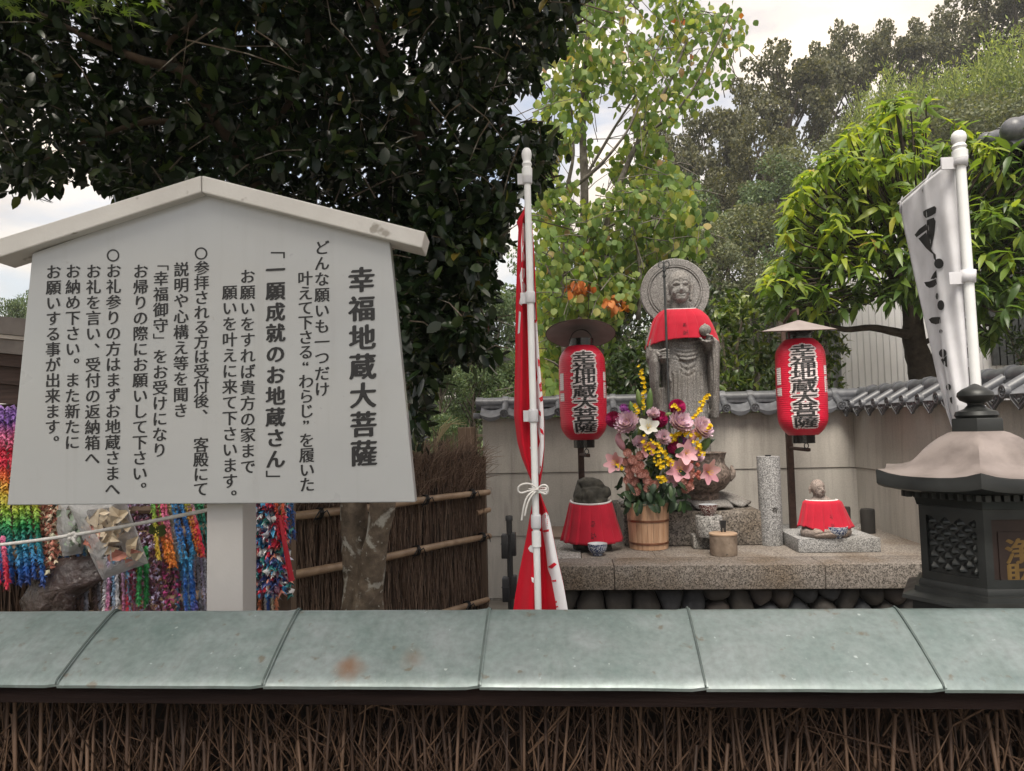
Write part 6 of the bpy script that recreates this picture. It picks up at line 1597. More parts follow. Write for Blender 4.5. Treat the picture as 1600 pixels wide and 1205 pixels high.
def mum(c, n, r, mat, name='chrysanthemum'):
    a, b, n = basis(n); mb = MB(); c = Vector(c)
    for lay, (k, el, ln) in enumerate(((20, -.15, 1.0), (20, .18, .98), (18, .5, .86), (14, .85, .70), (10, 1.2, .52), (6, 1.45, .36))):
        for i in range(k):
            th = 2*math.pi*(i+.5*(lay % 2))/k+rnd.gauss(0, .05); out = a*math.cos(th)+b*math.sin(th)
            petal_strip(mb, c+out*r*.08, out*math.cos(el)+n*math.sin(el), n, r*ln*rnd.uniform(.9, 1.05), r*.19, .9 if el < .9 else 1.2, 3, .4)
    return mb.build(name, MT[mat], fl, smooth='all')
def lily(c, n, r, mat, opening=.9):
    a, b, n = basis(n); c = Vector(c); mb = MB()
    for i in range(6):
        th = math.pi/3*i+.3; out = a*math.cos(th)+b*math.sin(th); w_ = .50 if i % 2 else .36
        petal_strip(mb, c-n*r*.45, (n*(1.05-opening*.4)+out*opening*.75), out, r*rnd.uniform(1.08, 1.2), r*w_*rnd.uniform(.9, 1.1), rnd.uniform(1.0, 1.35)*opening, 8, -.35)
    o = mb.build('lily', MT[mat], fl, smooth='all')
    mb = MB()
    for i in range(6):
        th = math.pi/3*i; out = a*math.cos(th)+b*math.sin(th); e_ = c+n*r*.30+out*r*.22
        mb.tube([c-n*r*.4, c+out*r*.08, e_], r*.018, 4); mb.ball(e_, (r*.05, r*.05, r*.03), 6, 4)
    mb.build('stamens', MT['f_yel'], o)
def bud(c, d, ln, r, mat): c = Vector(c); d = Vector(d).normalized(); mb = MB(); mb.tube([c-d*ln*.5, c-d*ln*.3, c, c+d*ln*.3, c+d*ln*.5], [r*.35, r*.8, r, r*.7, r*.12], 8); mb.build('bud', MT[mat], fl, smooth='all')
def orchid_spray(pts, n, sp, s=.016):
    mb = MB(); 
    for i in range(n):
        t_ = i/max(1, n-1)*(len(pts)-1); k = min(int(t_), len(pts)-2); q = Vector(pts[k]).lerp(Vector(pts[k+1]), t_-k) + Vector((rnd.gauss(0, sp), rnd.gauss(0, sp)-.01, rnd.gauss(0, sp)))
        nn = Vector((rnd.gauss(0, .4), -1, rnd.gauss(.2, .4))); a, b, nn = basis(nn)
        for j in range(5):
            th = 2*math.pi*j/5+rnd.random(); out = a*math.cos(th)+b*math.sin(th); petal_strip(mb, q, out+nn*.25, nn, s*(1.25 if j == 0 else .95), s*(.62 if j == 0 else .34), .5, 2, .2)
    mb.build('orchid_spray', MT['f_yel'], fl, smooth='all')
def F_(px, py, dy=0.0): return P(px, py, FY-.08+dy)
def nrm(px, py): return Vector(((px-1020)*.012, -1, (700-py)*.006+.15))
stems = MB()
def stem(p): q = Vector((FX+rnd.uniform(-.07, .07), FY+rnd.uniform(-.06, .06), DZ+BH-.03)); p = Vector(p)+Vector((0, .03, -.01)); stems.tube([q, q.lerp(p, .5)+Vector((0, .02, .02)), p], [.005, .004, .003], 5)
for (x, y, r) in ((960, 656, 13), (1030, 656, 13.5), (1055, 700, 14), (1057, 638, 13.5)): c = F_(x, y, .02); ball_flower(c, nrm(x, y), r*FY/1140, 130, 'f_mag', 'dahlia'); stem(c)
for (x, y, r) in ((981, 664, 21), (1061, 663, 21), (1094, 671, 19.5), (1036, 686, 14), (1000, 692, 12), (1020, 648, 11), (1088, 712, 12), (1048, 752, 11)): c = F_(x, y, -.01); mum(c, nrm(x, y)+Vector((0, 0, .35)), r*FY/1140, 'f_lil'); stem(c)
for (x, y, r, o_, n) in ((1073, 708, 17, .85, (.1, -1, .35)), (1062, 734, 18, .8, (-.2, -1, .15)), (1108, 738, 17, .85, (.45, -.85, -.15)), (961, 724, 17, .7, (-.55, -.8, .25))): c = F_(x, y, -.06); lily(c, n, r*FY/1140, 'f_pnk', o_); stem(c)
c = F_(1013, 668, -.05); lily(c, (.05, -.9, .5), 16*FY/1140, 'f_whi', .7); stem(c); c = F_(1010, 700, -.08); lily(c, (.3, -.8, -.3), 14*FY/1140, 'f_pnk', .6)
for (x, y, dx, dy, l, r, m) in ((969, 692, -.3, .6, 26, 6, 'f_pnk'), (1083, 681, .35, 1, 24, 6.5, 'f_pnk'), (966, 684, .2, 1, 18, 5, 'f_pnk'), (987, 640, -.15, 1, 26, 5, 'f_lime'), (1001, 672, .3, 1, 22, 5.5, 'f_lime'), (1102, 694, .5, .8, 26, 7, 'f_lime'), (1015, 628, .08, 1, 42, 5.5, 'f_lime'), (998, 622, -.1, 1, 28, 4.5, 'f_lime'), (1045, 648, 1, .25, 18, 4, 'f_lime')):
    c = F_(x, y); bud(c, (dx, -.1, dy), l*FY/1140, r*FY/1140, m); stem(c)
orchid_spray([F_(1001, 575), F_(1004, 590), F_(1007, 605), F_(1004, 622), F_(1006, 640)], 26, .006); orchid_spray([F_(1107, 616), F_(1100, 628), F_(1089, 645), F_(1083, 655)], 34, .008)
orchid_spray([F_(1008, 690, -.1), F_(1018, 704, -.1), F_(1030, 720, -.1), F_(1036, 730, -.1)], 44, .018, .014); orchid_spray([F_(1028, 745, -.1), F_(1040, 750, -.1)], 16, .010, .015)
orchid_spray([F_(1055, 678, -.05), F_(1072, 676, -.05), F_(1098, 680, -.05)], 22, .012); orchid_spray([F_(1050, 692, -.02), F_(1055, 682, -.02)], 9, .01); orchid_spray([F_(1088, 692, -.05), F_(1092, 698, -.05)], 12, .008); orchid_spray([F_(966, 728, -.09), F_(972, 732, -.09)], 9, .006)
orchid_spray([F_(1020, 690, -.06), F_(1035, 705, -.08), F_(1046, 722, -.08)], 34, .014, .015); orchid_spray([F_(1080, 690, -.05), F_(1100, 710, -.06)], 16, .012, .013); orchid_spray([F_(990, 632), F_(995, 640), F_(996, 650)], 12, .008); orchid_spray([F_(1110, 664, -.04), F_(1104, 672, -.04)], 10, .008); orchid_spray([F_(1052, 634, -.08), F_(1060, 639, -.08)], 7, .006); orchid_spray([F_(1043, 727, -.1), F_(1050, 716, -.1)], 8, .01)
for (x, y) in ((981, 708), (989, 719), (1001, 712), (1000, 727), (977, 722), (984, 734), (994, 733), (981, 750), (992, 752), (1011, 750), (1012, 763), (1022, 757), (994, 767), (1007, 740), (1066, 752), (1077, 760), (1078, 741), (985, 742), (1001, 740), (1070, 763)):
    c = F_(x, y, -.07+rnd.uniform(-.03, .03)); ball_flower(c, nrm(x, y), rnd.uniform(6.8, 8.2)*FY/1140, 46, 'f_sal', 'pompon'); stem(c)
for i in range(9): c = F_(1084+rnd.uniform(-8, 12), 722+i*4, -.05); ball_flower(c, nrm(1090, 730), 4.2*FY/1140, 24, 'f_cor', 'coral_blossom')
for (x, y) in ((975, 638), (981, 645), (1068, 690), (1062, 686), (1074, 694)): c = F_(x, y); ball_flower(c, nrm(x, y), 7*FY/1140, 40, 'f_pur', 'purple_blossom'); stem(c)
stems.build('stems', MT['f_lime'], fl, smooth='all')
def leaf_obj(c, d, ln, wd, mat, name='leaf', lob=False):
    mb = MB(); d = Vector(d).normalized(); up = Vector((rnd.gauss(0, .4), -1, rnd.gauss(.4, .3))); petal_strip(mb, Vector(c), d, (up-d*up.dot(d)), ln, wd, -.7, 5, .25)
    mb.build(name, MT[mat], fl, smooth='all')
for i in range(210):
    y = rnd.uniform(672, 790); hw = 44 if y < 740 else 48; x = 1020+rnd.uniform(-hw, hw*1.05); c = P(x, y, FY-.02+rnd.uniform(-.14, .08)); an = rnd.uniform(0, 6.28)
    leaf_obj(c, (math.cos(an), rnd.uniform(-.7, .1), math.sin(an)-.25), rnd.uniform(.05, .10), rnd.uniform(.012, .022), 'f_leaf')
for i in range(70):
    y = rnd.uniform(752, 788); x = 1022+rnd.uniform(-46, 48); c = P(x, y, FY-.10+rnd.uniform(-.12, .06)); leaf_obj(c, (rnd.gauss(0, .6), -.6, -.8), rnd.uniform(.06, .11), rnd.uniform(.016, .026), 'f_leaf')
for (x, y, d, l) in ((978, 655, (-.3, -.2, 1), .1), (990, 662, (.2, -.2, 1), .11), (1047, 668, (.9, -.2, .3), .1), (1006, 650, (0, -.1, 1), .2), (1014, 655, (.15, -.1, 1), .2), (995, 668, (-.3, -.1, 1), .15), (972, 745, (-.35, -.3, -1), .12), (1028, 680, (.1, -.1, 1), .16), (1035, 690, (.15, -.1, 1), .16), (1100, 700, (.6, -.2, .7), .12)):
    leaf_obj(F_(x, y, .02), d, l, .018, 'f_lime' if y < 700 else 'f_leaf')
# ------------------------------------------------------------------ vegetation
nrng = np.random.default_rng(11)
def leaf_shape(wd, curl, fold, tipw=.7):
    """leaf along +X of length 1, upper side +Z; triangles"""
    V = [(0, 0, 0)]; xs = (.22, .5, .78)
    for x, w_ in zip(xs, (.8, 1.0, tipw)):
        z = -curl*x*x; V += [(x, wd*w_/2, z+fold*wd*w_), (x, 0, z), (x, -wd*w_/2, z+fold*wd*w_)]
    V.append((1, 0, -curl))
    F = [(0, 2, 1), (0, 3, 2)]
    for i in (0, 1): a = 1+3*i; F += [(a, a+1, a+4), (a, a+4, a+3), (a+1, a+2, a+5), (a+1, a+5, a+4)]
    F += [(7, 8, 10), (8, 9, 10)]
    return np.array(V, float), np.array(F)
def frames(d, up):
    d = d/np.linalg.norm(d, axis=1, keepdims=True); s = np.cross(up, d); s /= np.linalg.norm(s, axis=1, keepdims=True)+1e-9
    return np.stack([d, s, np.cross(d, s)], axis=2)          # columns x, y, z
def leaf_cloud(tree, mat, tmpl, pos, d, up, size, mats_idx=None, name='leaf', nparts=300, skip=None, mats=None):
    """the largest-looking leaves are parts of their own, the rest one joined mass"""
    Mx = frames(d, up); mats = mats or [mat]
    if mats_idx is None: mats_idx = np.zeros(len(pos), int)
    q = (pos-np.array(EYE)) @ CR; dist = -q[:, 2]
    px = 800+FPX*q[:, 0]/dist; py = 602.5-FPX*q[:, 1]/dist
    vis = (dist > 0) & (px > 0) & (px < 1600) & (py > 0) & (py < 950)
    if skip is not None: vis &= ~skip(px, py)
    score = np.where(vis, size/np.maximum(dist, .1), 0); order = np.argsort(-score)[:nparts]; order = order[score[order] > 0]
    o0 = np.array(origin(tree)); T = [tmpl] if not isinstance(tmpl, list) else tmpl
    MEs = {}
    for i in order:
        k = i % len(T); key = (k, mats_idx[i])
        if key not in MEs:
            o = put_mesh(name, T[k][0], T[k][1], mats[mats_idx[i]], smooth=True); MEs[key] = o.data; bpy.data.objects.remove(o)
        m = np.eye(4); m[:3, :3] = Mx[i]*size[i]; m[:3, 3] = pos[i]-o0
        link(name, MEs[key], tree, Matrix(m.tolist()))
    rest = np.setdiff1d(np.arange(len(pos)), order)
    Vs, Fs, Ms = [], [], []; b = 0
    for k in range(len(T)):
        ids = rest[rest % len(T) == k]
        if not len(ids): continue
        tv, tf = T[k]
        V = np.einsum('nij,vj->nvi', Mx[ids]*size[ids][:, None, None], tv)+pos[ids][:, None, :]
        F = tf[None]+(np.arange(len(ids))*len(tv))[:, None, None]+b
        Vs.append(V.reshape(-1, 3)); Fs.append(F.reshape(-1, 3)); Ms.append(np.repeat(mats_idx[ids], len(tf))); b += len(ids)*len(tv)
    return tag(put_mesh('foliage', np.concatenate(Vs), np.concatenate(Fs), mats, tree, smooth=True, mi=np.concatenate(Ms)), kind='stuff')
def in_poly(px, py, poly):
    r = np.zeros(len(px), bool)
    for i in range(len(poly)):
        (ax, ay), (bx_, by_) = poly[i], poly[i-1]
        c = ((ay > py) != (by_ > py)) & (px < (bx_-ax)*(py-ay)/(by_-ay+1e-9)+ax); r ^= c
    return r
def sample_volume(polys, n, y0, y1, nz=0.0, nscale=1.2, thr=-.1):
    """points in the body of a crown: polys = (outline, weight), depth between y0 and y1"""
    out = []
    for poly, wgt in polys:
        k = int(n*wgt); got = 0; xs = [p[0] for p in poly]; ys = [p[1] for p in poly]
        while got < k:
            px = nrng.uniform(min(xs), max(xs), 4000); py = nrng.uniform(min(ys), max(ys), 4000); m = in_poly(px, py, poly)
            for x, y in zip(px[m], py[m]):
                p = P(x, y, nrng.uniform(y0, y1))
                if nz and mnoise.noise(p*nscale) < thr: continue
                out.append(p); got += 1
                if got >= k: break
    return np.array([tuple(p) for p in out])
def limbs(tree, mat, lst, name='limb', n=10, rough=.0):
    for pts, r0, r1 in lst:
        P_ = [P(*p) for p in pts]; m = len(P_); dense = []; rr = []
        for i in range(m-1):
            for j in range(4):
                t_ = j/4; a = P_[max(i-1, 0)]; b = P_[i]; c = P_[i+1]; d = P_[min(i+2, m-1)]
                q = 0.5*((2*b)+(c-a)*t_+(2*a-5*b+4*c-d)*t_*t_+(3*b-a-3*c+d)*t_**3); dense.append(q)
        dense.append(P_[-1])
        for i in range(len(dense)): rr.append((r0+(r1-r0)*i/(len(dense)-1))*(1+rough*wob(i*.8, 1, r0*99)))
        mb = MB(); mb.tube(dense, rr, n); mb.build(name, mat, tree, smooth='all')
def bark(name, stops, lich=None, sc=14):
    m, t, b = new_mat(name); v = coords(t, "Object")
    c = ramp(t, noise_t(t, v, sc, 7, .65), stops)
    if lich:
        f1 = ramp(t, noise_t(t, v, lich[0]*.55, 6, .62, .5), [(.56, 0), (.62, lich[3])]); f2 = ramp(t, noise_t(t, v, lich[0]*2.2, 4, .5), [(.64, 0), (.69, .8)])
        c = mixc(t, f1, c, lich[2]); c = mixc(t, f2, c, lich[2])
    t.links.new(c, b.inputs["Base Color"]); b.inputs["Roughness"].default_value = .9; b.inputs["Specular IOR Level"].default_value = .2
    bump(t, b, noise_t(t, v, sc*2.5, 5), .6, .01); return m
# ---- the big dark camellia over the notice board
MT['cam_bark'] = bark("lichen_bark", [(.28, (.055, .044, .034)), (.55, (.14, .11, .082)), (.8, (.24, .195, .15))], (12, .52, (.38, .37, .33), .9))
MT['cam_leaf'] = leafy("camellia_leaves", [(0, (.006, .012, .007)), (.5, (.013, .026, .011)), (.88, (.026, .048, .016)), (.985, (.055, .085, .02)), (1, (.14, .10, .02))], .18, .27, .40)
cam_t = thing('camellia_tree', 'large dark glossy leaved tree with a forked lichen spotted trunk behind the notice board', 'tree', P(568, 990, 4.35)); cam_t.location.z = -.1
# forked trunk
mb = MB()
def trunk(pts, r, n=18): 
    P_ = [P(*p) for p in pts]; mb.tube(P_, r, n)
trunk([(566, 1080, 4.3), (567, 1010, 4.3), (565, 955, 4.3), (560, 910, 4.3), (554, 860, 4.3), (553, 800, 4.3), (552, 740, 4.3), (545, 660, 4.28), (520, 560, 4.25)], [.19, .155, .125, .088, .080, .082, .084, .078, .06])
trunk([(566, 1060, 4.28), (570, 1000, 4.27), (574, 940, 4.25), (582, 890, 4.22), (590, 840, 4.2), (598, 790, 4.2), (606, 730, 4.2), (625, 640, 4.2), (655, 540, 4.2)], [.16, .13, .098, .078, .070, .072, .072, .06, .045])
V, Nn, F = remesh(mb, .010, 1)
for i in range(len(V)): v = Vector(V[i]); V[i] += Nn[i]*(.012*mnoise.noise(v*5)+.005*mnoise.noise(v*17))
put_mesh('trunk', V, F, MT['cam_bark'], cam_t, smooth=True)
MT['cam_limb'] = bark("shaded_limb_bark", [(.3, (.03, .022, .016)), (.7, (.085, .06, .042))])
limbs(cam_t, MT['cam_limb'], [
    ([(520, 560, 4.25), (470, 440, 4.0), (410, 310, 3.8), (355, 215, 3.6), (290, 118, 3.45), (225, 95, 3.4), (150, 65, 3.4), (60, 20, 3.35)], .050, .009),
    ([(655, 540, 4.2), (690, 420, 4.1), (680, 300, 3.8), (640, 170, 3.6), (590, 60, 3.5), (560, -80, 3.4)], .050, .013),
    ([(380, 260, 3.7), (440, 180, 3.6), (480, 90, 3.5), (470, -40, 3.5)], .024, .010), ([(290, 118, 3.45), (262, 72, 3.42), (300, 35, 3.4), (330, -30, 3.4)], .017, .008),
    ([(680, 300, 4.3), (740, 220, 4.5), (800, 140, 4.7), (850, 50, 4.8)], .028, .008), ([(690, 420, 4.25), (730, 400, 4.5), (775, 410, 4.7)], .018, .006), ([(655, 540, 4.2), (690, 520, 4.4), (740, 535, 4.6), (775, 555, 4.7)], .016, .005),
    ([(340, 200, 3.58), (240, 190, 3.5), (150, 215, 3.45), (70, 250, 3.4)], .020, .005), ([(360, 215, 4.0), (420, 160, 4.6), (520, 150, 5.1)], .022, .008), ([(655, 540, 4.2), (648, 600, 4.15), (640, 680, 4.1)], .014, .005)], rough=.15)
polyA = [(-260, -320), (960, -320), (925, -30), (895, 20), (880, 60), (850, 95), (830, 135), (790, 130), (775, 150), (800, 190), (860, 210), (875, 260), (840, 300), (800, 330), (770, 400), (700, 420), (560, 380), (330, 330), (240, 300), (130, 270), (90, 225), (30, 220), (-260, 260)]
polyB = [(620, 330), (800, 310), (780, 370), (765, 420), (760, 470), (690, 500), (640, 560), (615, 450)]
polyC = [(640, 470), (700, 480), (755, 500), (760, 520), (700, 560), (660, 620), (655, 690), (640, 690)]
polyD = [(0, 230), (90, 225), (110, 280), (60, 300), (10, 290)]; polyE = [(150, 265), (300, 285), (290, 320), (235, 315), (160, 290)]; polyF = [(700, 505), (775, 540), (770, 565), (700, 555)]
cl = sample_volume([(polyA, .86), (polyB, .075), (polyC, .028), (polyD, .008), (polyE, .012), (polyF, .006)], 11000, 3.3, 5.5, 1, 1.6, -.38)
def sprays(centres, per, spread, ln, drop, sd_dir=None):
    n = len(centres)*per; c = np.repeat(centres, per, 0); k = np.tile(np.arange(per), len(centres))
    ax = nrng.normal(0, 1, (len(centres), 3)); ax[:, 2] -= drop; ax /= np.linalg.norm(ax, axis=1, keepdims=True); ax = np.repeat(ax, per, 0)
    side = nrng.normal(0, 1, (n, 3)); d = ax*.55+side*.75; d[:, 2] -= .25*drop
    pos = c + ax*((k-per/2)/per)[:, None]*spread + nrng.normal(0, .012, (n, 3))
    up = nrng.normal(0, .55, (n, 3))+np.array((0, -.15, 1.0)); size = nrng.uniform(ln*.7, ln*1.2, n)
    return pos, d, up, size
# unseen crown, stretched over the notice board and near fence to shade them
ov = np.stack([nrng.uniform(-4.8, .3, 3600), nrng.uniform(-.6, 3.6, 3600), nrng.uniform(3.55, 5.4, 3600)], 1)
cl = np.concatenate([cl, ov]); pos, d, up, size = sprays(cl, 6, .17, .084, .5)
camT = [leaf_shape(.50, .12, .10), leaf_shape(.44, .22, .16), leaf_shape(.54, .05, .05)]
leaf_cloud(cam_t, MT['cam_leaf'], camT, pos, d, up, size, skip=lambda x, y: (x < 640) & (y > 300))
tw = MB()
for i in range(0, len(cl), 6):
    a = Vector(cl[i]); b = a+Vector((nrng.normal(0, .16), nrng.normal(0, .16), nrng.normal(.05, .12))); tw.tube([a, a.lerp(b, .5)+Vector((0, 0, .02)), b], [.002, .003, .004], 4, caps=False)
tag(tw.build('twigs', MT['cam_bark'], cam_t, smooth='all'), kind='stuff')
# ---- a spray of maple in the top left corner
mp_t = thing('maple_tree', 'light green maple foliage hanging into the top left corner', 'tree', P(-330, 400, 3.0)); mp_t.location.z = -.1
MT['maple'] = leafy("maple_leaves", [(0, (.07, .13, .03)), (.6, (.13, .21, .045)), (1, (.21, .28, .06))], .5, .5, .3)
MT['maple_bark'] = bark("maple_bark", [(.3, (.05, .04, .032)), (.7, (.14, .115, .09))])
V_ = [(0, 0, 0)]; lob = []
for i, (a, r) in enumerate(((-125, .35), (-85, .62), (-42, .9), (0, 1.0), (42, .9), (85, .62), (125, .35))):
    lob.append((a, r))
pts = []
for i, (a, r) in enumerate(lob):
    if i: am = (a+lob[i-1][0])/2; pts.append((.26*math.cos(R(am)), .26*math.sin(R(am)), .01))
    pts.append((r*math.cos(R(a)), r*math.sin(R(a)), -.10*r))
mV = np.array([(0, 0, 0)]+pts, float); mF = np.array([(0, i, i+1) for i in range(1, len(pts))])
limbs(mp_t, MT['maple_bark'], [([(-330, 700, 3.0), (-320, 300, 3.0), (-260, 20, 2.9), (-120, -60, 2.8), (60, -45, 2.75), (220, -20, 2.75)], .06, .006), ([(-120, -60, 2.8), (20, -20, 2.6), (110, 5, 2.6)], .012, .003)])
mc = sample_volume([([(-150, -150), (330, -150), (235, 20), (215, 40), (150, 12), (60, 22), (-20, 30), (-150, 60)], 1.0)], 420, 2.5, 2.95)
n = len(mc); d = nrng.normal(0, .7, (n, 3)); d[:, 0] += .9; d[:, 2] -= .55; up = nrng.normal(0, .35, (n, 3))+np.array((0, -.5, 1)); leaf_cloud(mp_t, MT['maple'], (mV, mF), mc, d, up, nrng.uniform(.045, .075, n))
# ---- yellow-green tree in the middle
dg_t = thing('dogwood_tree', 'airy yellow green tree with hanging round leaves behind the garden wall', 'tree', P(900, 640, 9.2)); dg_t.location.z = -.1
MT['dg_bark'] = bark("grey_mottled_bark", [(.28, (.05, .042, .036)), (.55, (.16, .145, .125)), (.8, (.32, .30, .27))], None, 9)
MT['dg_leaf'] = leafy("dogwood_leaves", [(0, (.09, .16, .05)), (.45, (.17, .26, .08)), (.8, (.27, .34, .11)), (.96, (.38, .39, .13)), (.985, (.42, .34, .14)), (1, (.32, .19, .12))], .5, .5, .3)
MT['dg_orange'] = leafy("orange_leaves", [(0, (.45, .12, .03)), (1, (.55, .22, .07))], .4, .55, .3)
limbs(dg_t, MT['dg_bark'], [
    ([(910, 760, 9.3), (908, 640, 9.3), (906, 500, 9.3), (912, 380, 9.3), (913, 280, 9.3), (910, 180, 9.3), (918, 60, 9.2), (925, -60, 9.2)], .085, .03), ([(886, 720, 9.0), (885, 600, 9.0), (879, 480, 9.0), (884, 380, 9.0), (886, 300, 9.0), (896, 240, 9.1), (893, 170, 9.1)], .055, .012),
    ([(886, 300, 9.0), (915, 278, 8.9), (945, 250, 8.8), (980, 205, 8.7), (1000, 160, 8.7)], .030, .010), ([(945, 400, 9.3), (952, 330, 9.3), (975, 270, 9.3), (1000, 215, 9.3), (1045, 130, 9.2), (1075, 60, 9.2)], .050, .014), ([(945, 700, 9.3), (940, 560, 9.3), (945, 400, 9.3)], .07, .05),
    ([(1000, 215, 9.3), (1060, 170, 9.1), (1110, 90, 9.0), (1140, 20, 9.0)], .02, .006), ([(880, 480, 9.0), (850, 410, 8.9), (825, 380, 8.8)], .03, .008), ([(912, 380, 9.3), (960, 350, 9.1), (1020, 340, 8.9), (1075, 365, 8.8)], .022, .006), ([(885, 590, 9.0), (870, 570, 8.8), (850, 560, 8.7)], .02, .006),
    ([(997, 500, 9.2), (1000, 420, 9.2), (985, 330, 9.2)], .035, .012), ([(913, 280, 9.3), (960, 200, 9.2), (1010, 120, 9.1), (1040, 40, 9.1)], .022, .006), ([(918, 60, 9.2), (970, 20, 9.1), (1010, -30, 9.1)], .02, .006)], rough=.12)
polyU = [(850, -60), (1075, -60), (1095, 10), (1130, 0), (1160, 30), (1165, 75), (1140, 120), (1110, 150), (1070, 185), (1035, 200), (1010, 240), (850, 250), (845, 130)]
polyM = [(835, 190), (1020, 200), (1050, 260), (1085, 310), (1110, 350), (1095, 400), (1050, 400), (1010, 420), (1000, 470), (960, 505), (950, 550), (840, 560), (835, 400)]
dc = sample_volume([(polyU, .36), (polyM, .56), ([(845, 520), (885, 540), (880, 625), (850, 600)], .02)], 1700, 8.5, 10.0, 1, 1.1, -.12)
pos, d, up, size = sprays(dc, 4, .32, .105, 0)
d = nrng.normal(0, .42, d.shape)+np.array((0, -.1, -1.0)); up = nrng.normal(0, .7, up.shape)+np.array((0, -1, .25))
q = (pos-np.array(EYE)) @ CR; px_ = 800+FPX*q[:, 0]/-q[:, 2]; py_ = 602.5-FPX*q[:, 1]/-q[:, 2]
orange = (((px_-905)/26)**2+((py_-448)/10)**2 < 1) | (((px_-962)/22)**2+((py_-472)/10)**2 < 1) | (nrng.random(len(pos)) < .003)
leaf_cloud(dg_t, None, [leaf_shape(.82, .25, .06, .62), leaf_shape(.74, .4, .12, .6), leaf_shape(.88, .12, .03, .62)], pos, d, up, size, orange.astype(int), mats=[MT['dg_leaf'], MT['dg_orange']])
tw = MB()
for i in range(0, len(dc), 2):
    a = Vector(dc[i]); b = a+Vector((nrng.normal(-.1, .25), nrng.normal(0, .2), nrng.normal(-.1, .22))); tw.tube([a, a.lerp(b, .5)+Vector((0, 0, .03)), b], [.003, .005, .007], 4, caps=False)
tag(tw.build('twigs', MT['dg_bark'], dg_t, smooth='all'), kind='stuff')
# ---- bright long-leaved tree on the right
rt_t = thing('long_leaved_tree', 'bright green tree with long drooping leaves behind the white banner', 'tree', P(1440, 700, 8.3)); rt_t.location.z = -.1
MT['rt_bark'] = bark("dark_bark", [(.3, (.022, .017, .013)), (.7, (.065, .052, .04))])
MT['rt_leaf'] = leafy("long_leaves", [(0, (.035, .07, .018)), (.5, (.075, .14, .03)), (1, (.15, .22, .05))], .42, .38, .45)
MT['rt_bright'] = leafy("bright_long_leaves", [(0, (.09, .16, .035)), (.6, (.18, .26, .055)), (.985, (.33, .38, .05)), (1, (.42, .26, .09))], .5, .38, .4)
limbs(rt_t, MT['rt_bark'], [([(1452, 760, 8.3), (1450, 640, 8.3), (1440, 580, 8.3), (1428, 530, 8.3), (1424, 480, 8.3), (1400, 430, 8.2), (1360, 390, 8.1), (1310, 370, 8.0)], .17, .035), ([(1460, 700, 8.35), (1468, 600, 8.35), (1476, 530, 8.35), (1490, 450, 8.35), (1520, 380, 8.4), (1560, 330, 8.4)], .15, .03),
    ([(1428, 525, 8.3), (1395, 518, 8.1), (1360, 512, 8.0), (1320, 515, 7.9), (1285, 505, 7.8)], .055, .02), ([(1424, 480, 8.3), (1430, 400, 8.3), (1420, 300, 8.3), (1410, 210, 8.3)], .09, .018), ([(1490, 450, 8.35), (1470, 350, 8.3), (1470, 250, 8.3)], .06, .014), ([(1360, 390, 8.1), (1300, 330, 8.0), (1290, 270, 8.0)], .03, .008), ([(1310, 370, 8.0), (1260, 390, 7.9), (1215, 430, 7.8)], .03, .008), ([(1428, 545, 8.3), (1475, 520, 8.2), (1530, 500, 8.1)], .035, .01)], rough=.15)
polyR = [(1235, 300), (1275, 250), (1320, 205), (1375, 160), (1425, 145), (1465, 160), (1490, 190), (1540, 215), (1700, 215), (1700, 470), (1585, 475), (1550, 530), (1520, 530), (1500, 470), (1400, 470), (1330, 478), (1290, 500), (1215, 490), (1190, 465), (1190, 425), (1245, 385), (1215, 355)]
rc = sample_volume([(polyR, 1.0)], 1150, 7.3, 9.2, 1, .9, -.30); per = 8
n = len(rc)*per; c = np.repeat(rc, per, 0); k = np.tile(np.arange(per), len(rc)); ph = np.repeat(nrng.uniform(0, 6.28, len(rc)), per)
an = ph+k*2*math.pi*.382+nrng.normal(0, .25, n); el = nrng.normal(-.30, .52, n)
d = np.stack([np.cos(an)*np.cos(el), np.sin(an)*np.cos(el), np.sin(el)], 1); pos = c+np.stack([np.zeros(n), np.zeros(n), (k-per/2)*.012], 1)
up = nrng.normal(0, .25, (n, 3))+np.array((0, -.2, 1.0)); size = nrng.uniform(.11, .23, n)
# brighter leaves towards the top, left and near side of the crown
q = (rc-np.array(EYE)) @ CR; cx_ = 800+FPX*q[:, 0]/-q[:, 2]; cy_ = 602.5-FPX*q[:, 1]/-q[:, 2]
ctr = np.array(P(1440, 400, 8.3)); rad = (rc[:, 2]-ctr[2])*.8-(rc[:, 1]-8.3)*.35-(rc[:, 0]-ctr[0])*.35+nrng.normal(0, .4, len(rc)); is_bright = np.repeat((rad > .35).astype(int), per)
leaf_cloud(rt_t, None, [leaf_shape(.34, .30, .12, .6), leaf_shape(.29, .55, .18, .55), leaf_shape(.37, .12, .08, .6), leaf_shape(.31, .75, .2, .6)], pos, d, up, size, is_bright, mats=[MT['rt_leaf'], MT['rt_bright']])
tw = MB()
for p in rc: a = Vector(p); b = a.lerp(Vector(ctr), .25)+Vector((0, 0, -.1)); tw.tube([a, a.lerp(b, .5)+Vector((0, 0, -.04)), b], [.006, .009, .013], 4, caps=False)
tag(tw.build('twigs', MT['rt_bark'], rt_t, smooth='all'), kind='stuff')
